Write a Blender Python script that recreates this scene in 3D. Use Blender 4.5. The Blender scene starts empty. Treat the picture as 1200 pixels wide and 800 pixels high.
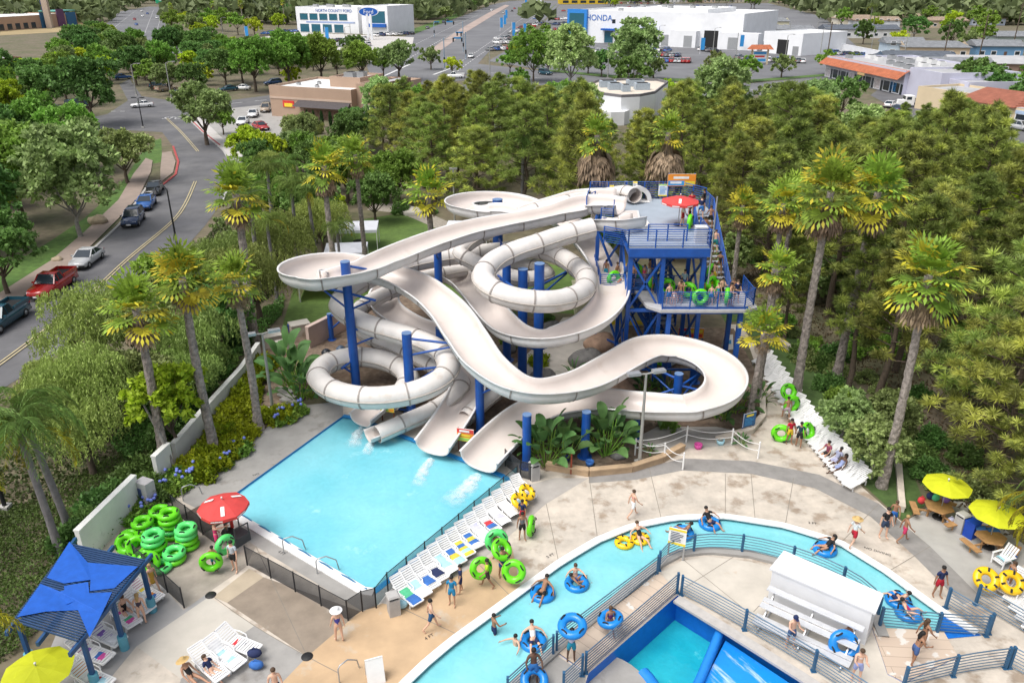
import bpy,math,random
import numpy as np
from mathutils import Vector,Matrix,geometry
R=math.radians
rnd=random.Random(7)
scene=bpy.context.scene
COL=scene.collection
CAM_H,PITCH,FPX=26.0,R(24.5),933.3
CT,ST=math.cos(PITCH),math.sin(PITCH)
def ray(u,v):
 x= (u -600)/FPX;y= (v -400)/FPX
 return Vector((x,CT -y*ST,-ST -y*CT))
def P(u,v,z=0.0):
 d=ray(u,v);t= (z -CAM_H)/d.z
 return Vector((d.x*t,d.y*t,z))
def zat(v,Y,u=600):
 d=ray(u,v);return CAM_H+d.z*Y/d.y
def pix(p):
 q=Vector(p) -Vector((0,0,CAM_H))
 zc=q.y*CT -q.z*ST;yc= -(q.y*ST+q.z*CT)
 return (600+FPX*q.x/zc,400+FPX*yc/zc)
def PX(pts,z=0.0):return [P(u,v,z) for u,v in pts]
MATS= {}
def nodes_of(m):
 m.use_nodes=True
 nt=m.node_tree;nt.nodes.clear()
 return nt,nt.nodes,nt.links
def add(nt,kind,**kw):
 n=nt.nodes.new(kind)
 for k,val in kw.items():setattr(n,k,val)
 return n
def mat(name,col,rough=.6,var=.12,scale=3.0,metal=0.0,bump=0.0,bscale=None,objcol=False,rand=0.0,
  col2=None,scale2=.35,mix2=.5,detail=4.0,spec=.4,island=0.0,alpha=None,trans=0.0,coat=0.0,stain=None):
 if name in MATS:return MATS[name]
 m=bpy.data.materials.new(name);MATS[name]=m
 nt,N,L=nodes_of(m)
 out=add(nt,'ShaderNodeOutputMaterial');b=add(nt,'ShaderNodeBsdfPrincipled')
 b.inputs['Roughness'].default_value=rough;b.inputs['Metallic'].default_value=metal
 b.inputs['Specular IOR Level'].default_value=spec
 b.inputs['Coat Weight'].default_value=coat
 tc=add(nt,'ShaderNodeTexCoord');src=tc.outputs['Object']
 def noise(sc,det=detail):
  n=add(nt,'ShaderNodeTexNoise');n.inputs['Scale'].default_value=sc;n.inputs['Detail'].default_value=det
  n.inputs['Roughness'].default_value=.6
  L.new(src,n.inputs['Vector']);return n.outputs['Fac']
 if objcol:
  oi=add(nt,'ShaderNodeObjectInfo');base=oi.outputs['Color']
 else:
  rgb=add(nt,'ShaderNodeRGB');rgb.outputs[0].default_value= (*col,1);base=rgb.outputs[0]
 def mixc(fac,a,bb,mode='MIX'):
  x=add(nt,'ShaderNodeMix',data_type='RGBA',blend_type=mode)
  if isinstance(fac,float):x.inputs[0].default_value=fac
  else:L.new(fac,x.inputs[0])
  for k,s in ((6,a),(7,bb)):
   if isinstance(s,tuple):x.inputs[k].default_value= (*s,1)
   else:L.new(s,x.inputs[k])
  return x.outputs[2]
 def ramp(s,lo,hi):
  r=add(nt,'ShaderNodeMapRange');r.inputs[1].default_value=lo;r.inputs[2].default_value=hi;L.new(s,r.inputs[0]);return r.outputs[0]
 if col2 is not None:
  base=mixc(ramp(noise(scale2,5.0),.5 -.2* (1.2 -mix2),.5+.25* (1.2 -mix2)),base,col2)
 if stain is not None:
  base=mixc(ramp(noise(stain[1],6.0),stain[2],stain[2]+.12),base,stain[0])
 def valmul(s,amt,fac):
  r=add(nt,'ShaderNodeMapRange');r.inputs[3].default_value=1 -amt;r.inputs[4].default_value=1+amt;L.new(fac,r.inputs[0])
  h=add(nt,'ShaderNodeHueSaturation');L.new(s,h.inputs['Color']);L.new(r.outputs[0],h.inputs['Value']);return h.outputs[0]
 if var:
  base=valmul(base,var,ramp(noise(scale),.3,.7))
 if rand:
  oi2=add(nt,'ShaderNodeObjectInfo');base=valmul(base,rand,oi2.outputs['Random'])
  h=add(nt,'ShaderNodeHueSaturation');r=add(nt,'ShaderNodeMapRange');r.inputs[3].default_value=.5 -rand*.10;r.inputs[4].default_value=.5+rand*.07
  w=add(nt,'ShaderNodeMath',operation='FRACT');mm=add(nt,'ShaderNodeMath',operation='MULTIPLY');mm.inputs[1].default_value=7.31
  L.new(oi2.outputs['Random'],mm.inputs[0]);L.new(mm.outputs[0],w.inputs[0]);L.new(w.outputs[0],r.inputs[0]);L.new(r.outputs[0],h.inputs['Hue']);L.new(base,h.inputs['Color']);base=h.outputs[0]
 if island:
  g=add(nt,'ShaderNodeNewGeometry');base=valmul(base,island,g.outputs['Random Per Island'])
 L.new(base,b.inputs['Base Color'])
 if bump:
  bp=add(nt,'ShaderNodeBump');bp.inputs['Strength'].default_value=bump;bp.inputs['Distance'].default_value=.05
  L.new(noise(bscale or scale*4),bp.inputs['Height']);L.new(bp.outputs[0],b.inputs['Normal'])
 sh=b.outputs[0]
 if trans:
  t=add(nt,'ShaderNodeBsdfTranslucent');L.new(base,t.inputs['Color'])
  ms=add(nt,'ShaderNodeMixShader');ms.inputs[0].default_value=trans;L.new(sh,ms.inputs[1]);L.new(t.outputs[0],ms.inputs[2]);sh=ms.outputs[0]
 if alpha is not None:
  t=add(nt,'ShaderNodeBsdfTransparent');ms=add(nt,'ShaderNodeMixShader');ms.inputs[0].default_value=alpha
  L.new(t.outputs[0],ms.inputs[1]);L.new(sh,ms.inputs[2]);sh=ms.outputs[0]
 L.new(sh,out.inputs['Surface'])
 return m
def leafmat(name,col,**kw):
 d=dict(rough=.55,var=.28,scale=.55,island=.35,rand=.22,trans=.3,spec=.25);d.update(kw)
 return mat(name,col,**d)
WHITE=mat('white_plastic',(.78,.78,.77),.45,.04)
def paint(name,rough=.35,coat=0.,var=.04):return mat(name,(1,1,1),rough,var,2.,objcol=True,coat=coat)
PAINT=paint('coloured_paint',.3,.4)
CLOTH=paint('coloured_cloth',.85,0.,.15)
SKIN=paint('skin',.6,0.,.05)
RUBBER=paint('coloured_vinyl',.3,.15,.05)
HAIR=paint('hair',.7)
WALLP=paint('wall_paint',.8,0.,.07)
DARK=mat('dark_rubber',(.015,.015,.016),.6)
GLASS=mat('dark_glass',(.02,.03,.04),.12,.05,spec=.6)
BLUEGLASS=mat('blue_glass',(.03,.12,.17),.12,.1,spec=.6)
METAL=mat('grey_metal',(.42,.43,.44),.4,.08,metal=.6)
GALV=mat('galvanised_metal',(.33,.33,.31),.5,.12,metal=.2)
BLUE=mat('blue_steel_paint',(.010,.075,.33),.42,.14,1.5,coat=.1)
LAMPW=mat('lamp_lens',(.8,.82,.85),.2)
REDL=mat('red_lens',(.35,.01,.01),.25)
SLIDE_IN=mat('slide_inside',(.625,.56,.52),.32,.04,.8,spec=.45,stain=((.565,.49,.44),.6,.60))
SLIDE_OUT=mat('slide_outside',(.64,.63,.625),.45,.07,1.2,stain=((.54,.51,.48),.8,.58))
TUBE_M=mat('tube_fibreglass',(.62,.59,.565),.45,.09,1.0,stain=((.55,.49,.44),.9,.57))
SEAM=mat('flange_grey',(.30,.27,.25),.6)
class MB:
 def __init__(s):s.v= [];s.f= [];s.m= [];s.sm= []
 def add(s,vs,fs,mi=0,smooth=False,M=None):
  o=len(s.v)
  s.v+= [tuple(M @ Vector(p)) for p in vs] if M is not None else [tuple(p) for p in vs]
  for f in fs:s.f.append(tuple(i+o for i in f));s.m.append(mi);s.sm.append(smooth)
  return s
 def box(s,c,d,rz=0,mi=0,M=None,taper=1.0):
  x,y,z= (k/2 for k in d);t=taper
  vs= [(-x,-y,-z),(x,-y,-z),(x,y,-z),(-x,y,-z),(-x*t,-y*t,z),(x*t,-y*t,z),(x*t,y*t,z),(-x*t,y*t,z)]
  MM=Matrix.Translation(c) @ Matrix.Rotation(rz,4,'Z')
  if M is not None:MM=M @ MM
  return s.add(vs,[(0,3,2,1),(4,5,6,7),(0,1,5,4),(1,2,6,5),(2,3,7,6),(3,0,4,7)],mi,False,MM)
 def bar(s,a,b,w,h=None,mi=0):
  a=Vector(a);b=Vector(b);d=b -a;h=h or w
  q=d.to_track_quat('Z','Y' if abs(d.normalized().z)< .95 else 'X').to_matrix().to_4x4()
  return s.box((0,0,d.length/2),(w,h,d.length),0,mi,Matrix.Translation(a) @ q)
 def tube(s,pts,r,n=8,mi=0,caps=True,smooth=True,closed=False):
  pts= [Vector(p) for p in pts];k=len(pts);rr=r if isinstance(r,(list,tuple)) else [r]*k
  vs= [];prev=None
  for i,p in enumerate(pts):
   if closed:t=pts[(i+1) % k] -pts[i -1]
   else:t= (pts[min(i+1,k -1)] -pts[max(i -1,0)])
   t=t.normalized() if t.length> 1e-9 else Vector((0,0,1))
   if prev is None:
    ref=Vector((0,0,1)) if abs(t.z)< .9 else Vector((1,0,0))
    a=t.cross(ref).normalized()
   else:
    a= (prev -t*prev.dot(t)).normalized()
   prev=a;b=t.cross(a)
   for j in range(n):
    an=2*math.pi*j/n
    vs.append(p+ (a*math.cos(an)+b*math.sin(an))*rr[i])
  fs= []
  for i in range(k if closed else k -1):
   for j in range(n):
    i2= (i+1) % k
    fs.append((i*n+j,i*n+ (j+1) % n,i2*n+ (j+1) % n,i2*n+j))
  s.add(vs,fs,mi,smooth)
  if caps and not closed:
   s.add([vs[j] for j in range(n)],[tuple(reversed(range(n)))],mi)
   s.add([vs[(k -1)*n+j] for j in range(n)],[tuple(range(n))],mi)
  return s
 def lathe(s,prof,n=16,c=(0,0,0),mi=0,smooth=True,M=None):
  vs= [];fs= [];k=len(prof)
  for (r,z) in prof:
   for j in range(n):
    a=2*math.pi*j/n;vs.append((c[0]+r*math.cos(a),c[1]+r*math.sin(a),c[2]+z))
  for i in range(k -1):
   for j in range(n):fs.append((i*n+j,i*n+ (j+1) % n,(i+1)*n+ (j+1) % n,(i+1)*n+j))
  return s.add(vs,fs,mi,smooth,M)
 def prism(s,poly,z0,z1,mi=0,mi_side=None,M=None):
  n=len(poly);vs= [(p[0],p[1],z0) for p in poly]+ [(p[0],p[1],z1) for p in poly]
  a=sum(poly[i][0]*poly[(i+1) % n][1] -poly[(i+1) % n][0]*poly[i][1] for i in range(n))
  tri=geometry.tessellate_polygon([[Vector((p[0],p[1],0)) for p in poly]])
  fs= []
  for t in tri:
   (x0,y0),(x1,y1),(x2,y2)= [(poly[i][0],poly[i][1]) for i in t]
   if (x1 -x0)* (y2 -y0) - (x2 -x0)* (y1 -y0)< 0:t=tuple(reversed(t))
   fs.append(tuple(i+n for i in t));fs.append(tuple(reversed(t)))
  s.add(vs,fs,mi,False,M)
  side= [(i,(i+1) % n,(i+1) % n+n,i+n) for i in range(n)]
  if a< 0:side= [tuple(reversed(f)) for f in side]
  return s.add(vs,side,mi if mi_side is None else mi_side,False,M)
 def quad(s,a,b,c,d,mi=0):return s.add([a,b,c,d],[(0,1,2,3)],mi)
 def torus(s,Rr,r,c=(0,0,0),n=28,k=12,mi=0,M=None,sq=1.0):
  vs= [];fs= []
  for i in range(n):
   a=2*math.pi*i/n
   for j in range(k):
    b=2*math.pi*j/k;q=Rr+r*math.cos(b)
    vs.append((c[0]+q*math.cos(a),c[1]+q*math.sin(a),c[2]+r*sq*math.sin(b)))
  for i in range(n):
   for j in range(k):
    fs.append((i*k+j,((i+1) % n)*k+j,((i+1) % n)*k+ (j+1) % k,i*k+ (j+1) % k))
  return s.add(vs,fs,mi,True,M)
 def ball(s,c,r,n=10,k=7,mi=0,M=None):
  r=r if isinstance(r,(tuple,list)) else (r,r,r)
  prof= [(math.sin(math.pi*i/k),-math.cos(math.pi*i/k)) for i in range(k+1)]
  MM=Matrix.Translation(c) @ Matrix.Diagonal((*r,1))
  if M is not None:MM=M @ MM
  return s.lathe(prof,n,mi=mi,M=MM)
 def mesh(s,name,mats):
  me=bpy.data.meshes.new(name);me.from_pydata(s.v,[],s.f)
  for m in (mats if isinstance(mats,(list,tuple)) else [mats]):me.materials.append(m)
  if s.f:
   me.polygons.foreach_set('material_index',s.m);me.polygons.foreach_set('use_smooth',s.sm)
  me.update();return me
 def build(s,name,mats,parent=None,loc=None,**kw):return link(name,s.mesh(name,mats),parent,loc,**kw)
def link(name,me,parent=None,loc=None,color=None,rz=None):
 o=bpy.data.objects.new(name,me);COL.objects.link(o)
 if parent is not None:o.parent=parent
 if loc is not None:o.location=loc
 if color is not None:o.color= (*color,1)
 if rz is not None:o.rotation_euler= (0,0,rz)
 return o
PEND= []
def tag(o,label,cat,group=None,where=None):
 o['category']=cat
 if group:o['group']=group
 PEND.append((o,label,where))
 return o
def thing(name,label,cat,loc=(0,0,0),rz=0,group=None,where=None):
 o=bpy.data.objects.new(name,None);COL.objects.link(o)
 o.location=loc;o.rotation_euler= (0,0,rz);o.empty_display_size=.2
 return tag(o,label,cat,group,where)
def struct(name,mb,mats,kind='structure'):
 o=mb.build(name,mats);o['kind']=kind;return o
KIDS= {}
def kids(o):return o.children
def dup(root,loc,rz=0,sc=1.0,label=None,cat=None,group=None,where=None,color=None):
 def cp(o,par):
  c=o.copy();COL.objects.link(c)
  if par is not None:c.parent=par
  if color is not None and c.type== 'MESH' and c.get('tint'):c.color= (*color,1)
  for ch in o.children:cp(ch,c)
  return c
 r=cp(root,None);r.location=loc;r.rotation_euler= (0,0,rz)
 r.scale= (sc,sc,sc) if not isinstance(sc,tuple) else sc
 if color is not None and r.type== 'MESH':r.color= (*color,1)
 if label:tag(r,label,cat or r.get('category','thing'),group,where)
 return r
def kill(root):
 for ch in list(root.children):kill(ch)
 PEND[:]= [p for p in PEND if p[0] != root]
 bpy.data.objects.remove(root)
ORD= ['','first','second','third','fourth','fifth','sixth','seventh','eighth','ninth','tenth','eleventh','twelfth']
def ordinal(n):
 if n< len(ORD):return ORD[n]
 return '%d%s' % (n,'th' if 10 <= n % 100 <= 20 else {1:'st',2:'nd',3:'rd'}.get(n % 10,'th'))
def finish_labels():
 from collections import defaultdict
 g=defaultdict(list)
 for o,label,where in PEND:g[(label,where or '')].append(o)
 for (label,where),L in g.items():
  base= (label+' '+where).strip()
  if len(L)== 1:L[0]['label']=base;continue
  def where_is(o):
   if o.type== 'MESH' and o.location.length< 1e-6:return sum((Vector(v.co) for v in o.data.vertices),Vector())/max(1,len(o.data.vertices))
   return o.location
  L.sort(key=lambda o:pix(where_is(o))[0])
  n=len(L)
  for i,o in enumerate(L):
   if i== 0:t='leftmost of %s' % ('two' if n== 2 else 'its row' if False else 'these')
   k=i+1
   if n== 2:t= ('the left one','the right one')[i]
   elif i== 0:t='leftmost of them'
   elif i== n -1:t='rightmost of them'
   elif k <= (n+1) // 2:t=ordinal(k)+' from the left'
   else:t=ordinal(n -i)+' from the right'
   o['label']=base+', '+t
def catmull(pts,per=8,closed=False):
 pts= [Vector(p) for p in pts];n=len(pts);out= []
 for i in range(n if closed else n -1):
  g=lambda k:pts[k % n] if closed else pts[max(0,min(n -1,k))]
  p0,p1,p2,p3=g(i -1),g(i),g(i+1),g(i+2)
  for j in range(per):
   t=j/per
   out.append(.5* ((2*p1)+ (p2 -p0)*t+ (2*p0 -5*p1+4*p2 -p3)*t*t+ (3*p1 -p0 -3*p2+p3)*t ** 3))
 if not closed:out.append(pts[-1])
 return out
def resample(pts,step):
 pts= [Vector(p) for p in pts];out= [pts[0]];acc=0
 for a,b in zip(pts,pts[1:]):
  d= (b -a).length
  while acc+d >= step:
   a=a+ (b -a)* ((step -acc)/d);d= (b -a).length;acc=0;out.append(a.copy())
  acc+= d
 if (out[-1] -pts[-1]).length> step*.3:out.append(pts[-1])
 return out
def inpoly(p,poly):
 x,y=p[0],p[1];c=False;n=len(poly)
 for i in range(n):
  x1,y1=poly[i][0],poly[i][1];x2,y2=poly[(i+1) % n][0],poly[(i+1) % n][1]
  if (y1> y) != (y2> y) and x< (x2 -x1)* (y -y1)/ (y2 -y1)+x1:c=not c
 return c
def text_mesh(txt,size,mb,M,mi=0):
 cu=bpy.data.curves.new('lettering','FONT');cu.body=txt;cu.size=size;cu.align_x='CENTER';cu.align_y='CENTER';cu.extrude=.01
 o=bpy.data.objects.new('lettering',cu);COL.objects.link(o)
 dg=bpy.context.evaluated_depsgraph_get();me=o.evaluated_get(dg).to_mesh()
 mb.add([v.co.copy() for v in me.vertices],[tuple(p.vertices) for p in me.polygons],mi,False,M)
 o.evaluated_get(dg).to_mesh_clear();bpy.data.objects.remove(o);bpy.data.curves.remove(cu)
cam=bpy.data.cameras.new('camera');cam.lens=28;cam.sensor_width=36;cam.clip_end=6000;cam.clip_start=.5
co=bpy.data.objects.new('camera',cam);COL.objects.link(co);co.location= (0,0,CAM_H);co.rotation_euler= (R(90) -PITCH,0,0)
scene.camera=co
SUN_EL,SUN_AZ=R(62),R(-125)
world=bpy.data.worlds.new('World');scene.world=world;world.use_nodes=True
nt=world.node_tree;bg=nt.nodes['Background']
sky=nt.nodes.new('ShaderNodeTexSky');sky.sky_type='NISHITA';sky.sun_disc=False;sky.sun_elevation=SUN_EL;sky.sun_rotation=SUN_AZ
sky.dust_density=4.0;sky.air_density=1.0
hs=nt.nodes.new('ShaderNodeHueSaturation');hs.inputs['Saturation'].default_value=.36;hs.inputs['Value'].default_value=1.35
nt.links.new(sky.outputs[0],hs.inputs['Color']);nt.links.new(hs.outputs[0],bg.inputs['Color']);bg.inputs['Strength'].default_value=.15
sl=bpy.data.lights.new('sun','SUN');sl.energy=2.7;sl.angle=R(38);sl.color= (1,.96,.9)
so=bpy.data.objects.new('sun',sl);COL.objects.link(so)
sd=Vector((math.sin(SUN_AZ)*math.cos(SUN_EL),math.cos(SUN_AZ)*math.cos(SUN_EL),math.sin(SUN_EL)))
so.rotation_euler=sd.to_track_quat('Z','Y').to_euler()
scene.view_settings.view_transform='Standard';scene.view_settings.look='None';scene.view_settings.exposure=0
scene.cycles.max_bounces=6;scene.cycles.transparent_max_bounces=12
EARTH=mat('earth',(.15,.12,.085),.95,.3,.8,bump=.4,col2=(.09,.095,.045),scale2=.12)
MULCH=mat('mulch',(.13,.088,.062),.95,.4,2.5,bump=.6,bscale=9,col2=(.20,.155,.115),scale2=.5)
LAWN=mat('lawn_grass',(.055,.115,.022),.9,.3,1.2,bump=.5,bscale=14,col2=(.085,.15,.03),scale2=.25)
TURF=mat('play_turf',(.10,.165,.035),.9,.2,2.0,bump=.4,bscale=14,col2=(.075,.125,.03),scale2=.3)
ASPH=mat('asphalt',(.098,.098,.106),.85,.18,.35,bump=.15,bscale=20,col2=(.135,.133,.136),scale2=.12,stain=((.07,.07,.074),.45,.66))
ASPH2=mat('arterial_asphalt',(.15,.152,.16),.85,.15,.1,col2=(.12,.12,.13),scale2=.03)
CONC=mat('plaza_concrete',(.53,.47,.40),.8,.14,1.6,bump=.12,bscale=12,col2=(.42,.38,.33),scale2=.35,stain=((.29,.23,.175),.7,.53))
CONC_G=mat('grey_concrete',(.30,.29,.275),.8,.12,1.0,bump=.12,bscale=12,stain=((.20,.185,.17),.6,.6))
CONC_P=mat('pale_concrete',(.47,.44,.39),.8,.08,.8,bump=.1,bscale=12,stain=((.24,.235,.23),.9,.68))
CONC_W=mat('wet_concrete',(.25,.205,.16),.5,.16,1.1,bump=.1,bscale=12,stain=((.36,.33,.29),.7,.62))
CONC_O=mat('ochre_concrete',(.47,.33,.20),.75,.12,.7,bump=.1,bscale=12,stain=((.44,.40,.34),.5,.6))
CONC_R=mat('island_concrete',(.50,.46,.40),.8,.1,.9,bump=.1,bscale=12,stain=((.42,.24,.11),.35,.63))
BAND=mat('path_band',(.235,.225,.215),.8,.15,1.5,bump=.1,bscale=12)
WALK=mat('brown_sidewalk',(.27,.215,.18),.85,.1,.8)
WALKL=mat('light_sidewalk',(.45,.43,.41),.85,.1,.4)
COPING=mat('white_coping',(.72,.72,.71),.5,.06)
BASIN=mat('pool_wall_paint',(.005,.13,.50),.45,.1)
YELLOWP=mat('yellow_line',(.42,.36,.22),.8,.2);WHITEP=mat('white_line',(.55,.55,.55),.8,.2);REDP=mat('red_kerb_paint',(.35,.06,.06),.8,.2)
def water_mat(name,c1,c2,scale,foam=None,fth=.62,bump=.12,fscale=.8,stretch=None):
 m=bpy.data.materials.new(name);nt,N,L=nodes_of(m)
 out=add(nt,'ShaderNodeOutputMaterial');b=add(nt,'ShaderNodeBsdfPrincipled');L.new(b.outputs[0],out.inputs[0])
 b.inputs['Roughness'].default_value=.10;b.inputs['Specular IOR Level'].default_value=.35
 tc=add(nt,'ShaderNodeTexCoord');src=tc.outputs['Object']
 if stretch:
  mp=add(nt,'ShaderNodeMapping');mp.inputs['Rotation'].default_value= (0,0,stretch[0]);mq=add(nt,'ShaderNodeMapping');mq.inputs['Scale'].default_value= (stretch[1],stretch[2],1)
  L.new(src,mp.inputs[0]);L.new(mp.outputs[0],mq.inputs[0]);src2=mq.outputs[0]
 else:src2=src
 n=add(nt,'ShaderNodeTexNoise');n.inputs['Scale'].default_value=scale;n.inputs['Detail'].default_value=4;L.new(src,n.inputs['Vector'])
 mr=add(nt,'ShaderNodeMapRange');mr.inputs[1].default_value=.35;mr.inputs[2].default_value=.68;L.new(n.outputs[0],mr.inputs[0])
 mx=add(nt,'ShaderNodeMix',data_type='RGBA');L.new(mr.outputs[0],mx.inputs[0]);mx.inputs[6].default_value= (*c1,1);mx.inputs[7].default_value= (*c2,1)
 col=mx.outputs[2]
 w=add(nt,'ShaderNodeTexNoise');w.inputs['Scale'].default_value=2.6;w.inputs['Detail'].default_value=3;w.inputs['Distortion'].default_value=1.2;L.new(src,w.inputs['Vector'])
 r2=add(nt,'ShaderNodeMapRange');r2.inputs[1].default_value=.3;r2.inputs[2].default_value=.7;r2.inputs[3].default_value=.955;r2.inputs[4].default_value=1.045;L.new(w.outputs[0],r2.inputs[0])
 h=add(nt,'ShaderNodeHueSaturation');L.new(col,h.inputs['Color']);L.new(r2.outputs[0],h.inputs['Value']);col=h.outputs[0]
 if foam:
  f=add(nt,'ShaderNodeTexNoise');f.inputs['Scale'].default_value=fscale;f.inputs['Detail'].default_value=7;f.inputs['Roughness'].default_value=.65;L.new(src2,f.inputs['Vector'])
  r3=add(nt,'ShaderNodeMapRange');r3.inputs[1].default_value=fth;r3.inputs[2].default_value=fth+.14;L.new(f.outputs[0],r3.inputs[0])
  m2=add(nt,'ShaderNodeMix',data_type='RGBA');L.new(r3.outputs[0],m2.inputs[0]);L.new(col,m2.inputs[6]);m2.inputs[7].default_value= (*foam,1);col=m2.outputs[2]
 L.new(col,b.inputs['Base Color'])
 bp=add(nt,'ShaderNodeBump');bp.inputs['Strength'].default_value=bump;bp.inputs['Distance'].default_value=.08
 n3=add(nt,'ShaderNodeTexNoise');n3.inputs['Scale'].default_value=2.2;n3.inputs['Detail'].default_value=3;L.new(src,n3.inputs['Vector'])
 L.new(n3.outputs[0],bp.inputs['Height']);L.new(bp.outputs[0],b.inputs['Normal'])
 return m
POOLW=water_mat('pool_water',(.14,.47,.56),(.225,.565,.64),.16,foam=(.40,.70,.76),fth=.62,fscale=.55)
RIVERW=water_mat('river_water',(.16,.49,.54),(.24,.57,.61),.3,foam=(.55,.82,.84),fth=.72)
WAVEW=water_mat('wave_water',(.01,.32,.43),(.02,.41,.50),.4,foam=(.15,.60,.62),fth=.62,bump=.3)
RAMPW=water_mat('ramp_water',(.01,.20,.66),(.015,.26,.74),.3,foam=(.62,.74,.86),fth=.55,bump=.1,fscale=1.0,stretch=(R(57),.22,1.5))
POOL= [(402,487),(420,490),(596,560),(598,566),(436,694),(428,694),(272,602),(262,588)]
R_OUT= [(430,850),(475,800),(500,776),(530,751),(570,722),(615,689),(655,660),(700,633),(740,617),(790,607),(850,605),(920,616),(985,636),(1040,670),(1080,700),(1110,721),(1145,742)]
R_IN= [(1035,748),(1025,722),(1010,702),(975,681),(930,664),(880,651),(830,646),(795,650),(772,662),(755,676),(700,722),(652,762),(600,808),(560,850)]
WAVE= [(794,697),(850,731),(940,787),(1010,832),(1010,900),(690,900),(686,800),(690,788)]
PLAZA= [(-150,1000),(-60,870),(60,775),(98,648),(165,580),(215,577),(345,476),(402,470),(460,478),(600,541),(640,548),(690,556),(740,552),(800,522),(880,507),(893,498),(900,470),(876,400),(850,380),(868,380),(908,438),(958,505),(1012,572),(1058,612),(1076,602),(1100,584),(1140,590),(1230,670),(1400,760),(1400,1000)]
def sheet(name,px,m,z,kind='structure',holes=()):
 polys= [[Vector((p.x,p.y,0)) for p in PX(px)]]+ [[Vector((p.x,p.y,0)) for p in PX(h)] for h in holes]
 tris=geometry.tessellate_polygon(polys);flat= [v for pl in polys for v in pl]
 mb=MB();fs= []
 for t in tris:
  a,b,c= (flat[i] for i in t)
  fs.append(tuple(t) if (b -a).cross(c -a).z> 0 else tuple(reversed(t)))
 mb.add([(v.x,v.y,z) for v in flat],fs)
 return struct(name,mb,m)
def strip(name,px,width,m,z,dash=None,mb=None):
 pts=resample(catmull(PX(px),6),1.0 if dash is None else dash[0]);own=mb is None;mb=mb or MB()
 L= []
 for i,p in enumerate(pts):
  t= (pts[min(i+1,len(pts) -1)] -pts[max(0,i -1)]).normalized();n=Vector((-t.y,t.x,0))*width/2
  L.append((p+n,p -n))
 for i in range(len(pts) -1):
  if dash and i % 2:continue
  a,b=L[i],L[i+1]
  mb.quad((*a[1].xy,z),(*b[1].xy,z),(*b[0].xy,z),(*a[0].xy,z))
 return struct(name,mb,m) if own else mb
def ground():
 W=5000;outer= [Vector((-W,-200,0)),Vector((W,-200,0)),Vector((W,5500,0)),Vector((-W,5500,0))]
 river=R_OUT+R_IN
 polys= [outer]+ [[Vector((p.x,p.y,0)) for p in PX(h)] for h in (POOL,river,WAVE)]
 flat= [v for pl in polys for v in pl];mb=MB();fs= []
 for t in geometry.tessellate_polygon(polys):
  a,b,c= (flat[i] for i in t)
  fs.append(tuple(t) if (b -a).cross(c -a).z> 0 else tuple(reversed(t)))
 mb.add(flat,fs);struct('ground',mb,EARTH)
ground()
def basin(name,px,depth,mwall):
 mb=MB();pts=PX(px);n=len(pts)
 for i in range(n):
  a,b=pts[i],pts[(i+1) % n]
  mb.quad((a.x,a.y,-depth),(b.x,b.y,-depth),(b.x,b.y,.0),(a.x,a.y,.0))
 struct(name,mb,mwall)
LBLUE=mat('light_blue_pool_paint',(.10,.42,.60),.4,.06)
basin('pool_wall',POOL,.5,mat('pool_edge_paint',(.02,.22,.55),.4,.08));sheet('pool_water',POOL,POOLW,-.14)
basin('river_wall',R_OUT+R_IN,.6,LBLUE);sheet('river_water',R_OUT+R_IN,RIVERW,-.16)
basin('wave_pool_wall',WAVE,2.2,BASIN);
sheet('plaza_pavement',PLAZA,CONC,.004,holes=(POOL,R_OUT+R_IN,WAVE))
sheet('pool_deck_pavement',[(262,588),(272,602),(428,694),(436,694),(600,568),(606,572),(446,706),(425,716),(300,640),(255,607),(215,588),(215,577),(345,476),(402,470),(402,487)],CONC_G,.010)
sheet('wet_tube_pavement',[(160,650),(215,600),(255,607),(300,640),(288,664),(247,692),(215,715)],mat('tube_yard_concrete',(.31,.275,.235),.6,.2,1.2,stain=((.42,.40,.37),.45,.58)),.010)
sheet('pale_slab_pavement',[(160,757),(245,699),(298,733),(212,795)],CONC_P,.010)
sheet('brown_slab_pavement',[(266,706),(309,676),(422,716),(360,769)],CONC_W,.010)
sheet('narrow_slab_pavement',[(250,699),(292,666),(309,676),(266,706)],mat('tan_concrete',(.40,.335,.25),.8,.1,1.0),.010)
sheet('grey_slab_pavement',[(298,733),(360,769),(330,800),(300,840),(200,840),(212,795)],CONC_G,.010)
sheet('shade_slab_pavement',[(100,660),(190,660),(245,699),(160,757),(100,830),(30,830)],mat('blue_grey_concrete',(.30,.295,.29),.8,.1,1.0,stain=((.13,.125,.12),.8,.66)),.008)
sheet('ochre_pavement',[(360,769),(422,716),(450,706),(560,660),(600,640),(610,690),(570,718),(500,770),(430,845),(330,845),(330,800)],CONC_O,.008)
sheet('lounger_row_pavement',[(446,706),(606,572),(650,560),(690,560),(640,590),(560,660),(470,712)],mat('lounger_concrete',(.36,.335,.31),.8,.12,1.0),.012)
sheet('grey_band_path',[(690,556),(740,552),(800,537),(880,540),(960,556),(1030,590),(1090,640),(1150,700),(1128,708),(1070,650),(1020,605),(955,572),(880,555),(800,551),(745,562),(690,566)],BAND,.012)
sheet('island_pavement',[(1020,745),(1005,712),(970,690),(925,672),(880,658),(830,652),(798,657),(775,670),(790,690),(850,722),(945,782),(1020,832),(1060,820),(1030,752)],CONC_R,.012)
sheet('corner_pavement',[(585,850),(650,766),(686,790),(690,850)],CONC_G,.014)
sheet('picnic_pavement',[(1076,602),(1100,584),(1140,590),(1215,650),(1150,700),(1090,640),(1058,612)],mat('picnic_concrete',(.36,.35,.33),.8,.1,.8),.008)
jm=mat('joint_line',(.22,.20,.17),.9,.1);mb=MB()
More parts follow.
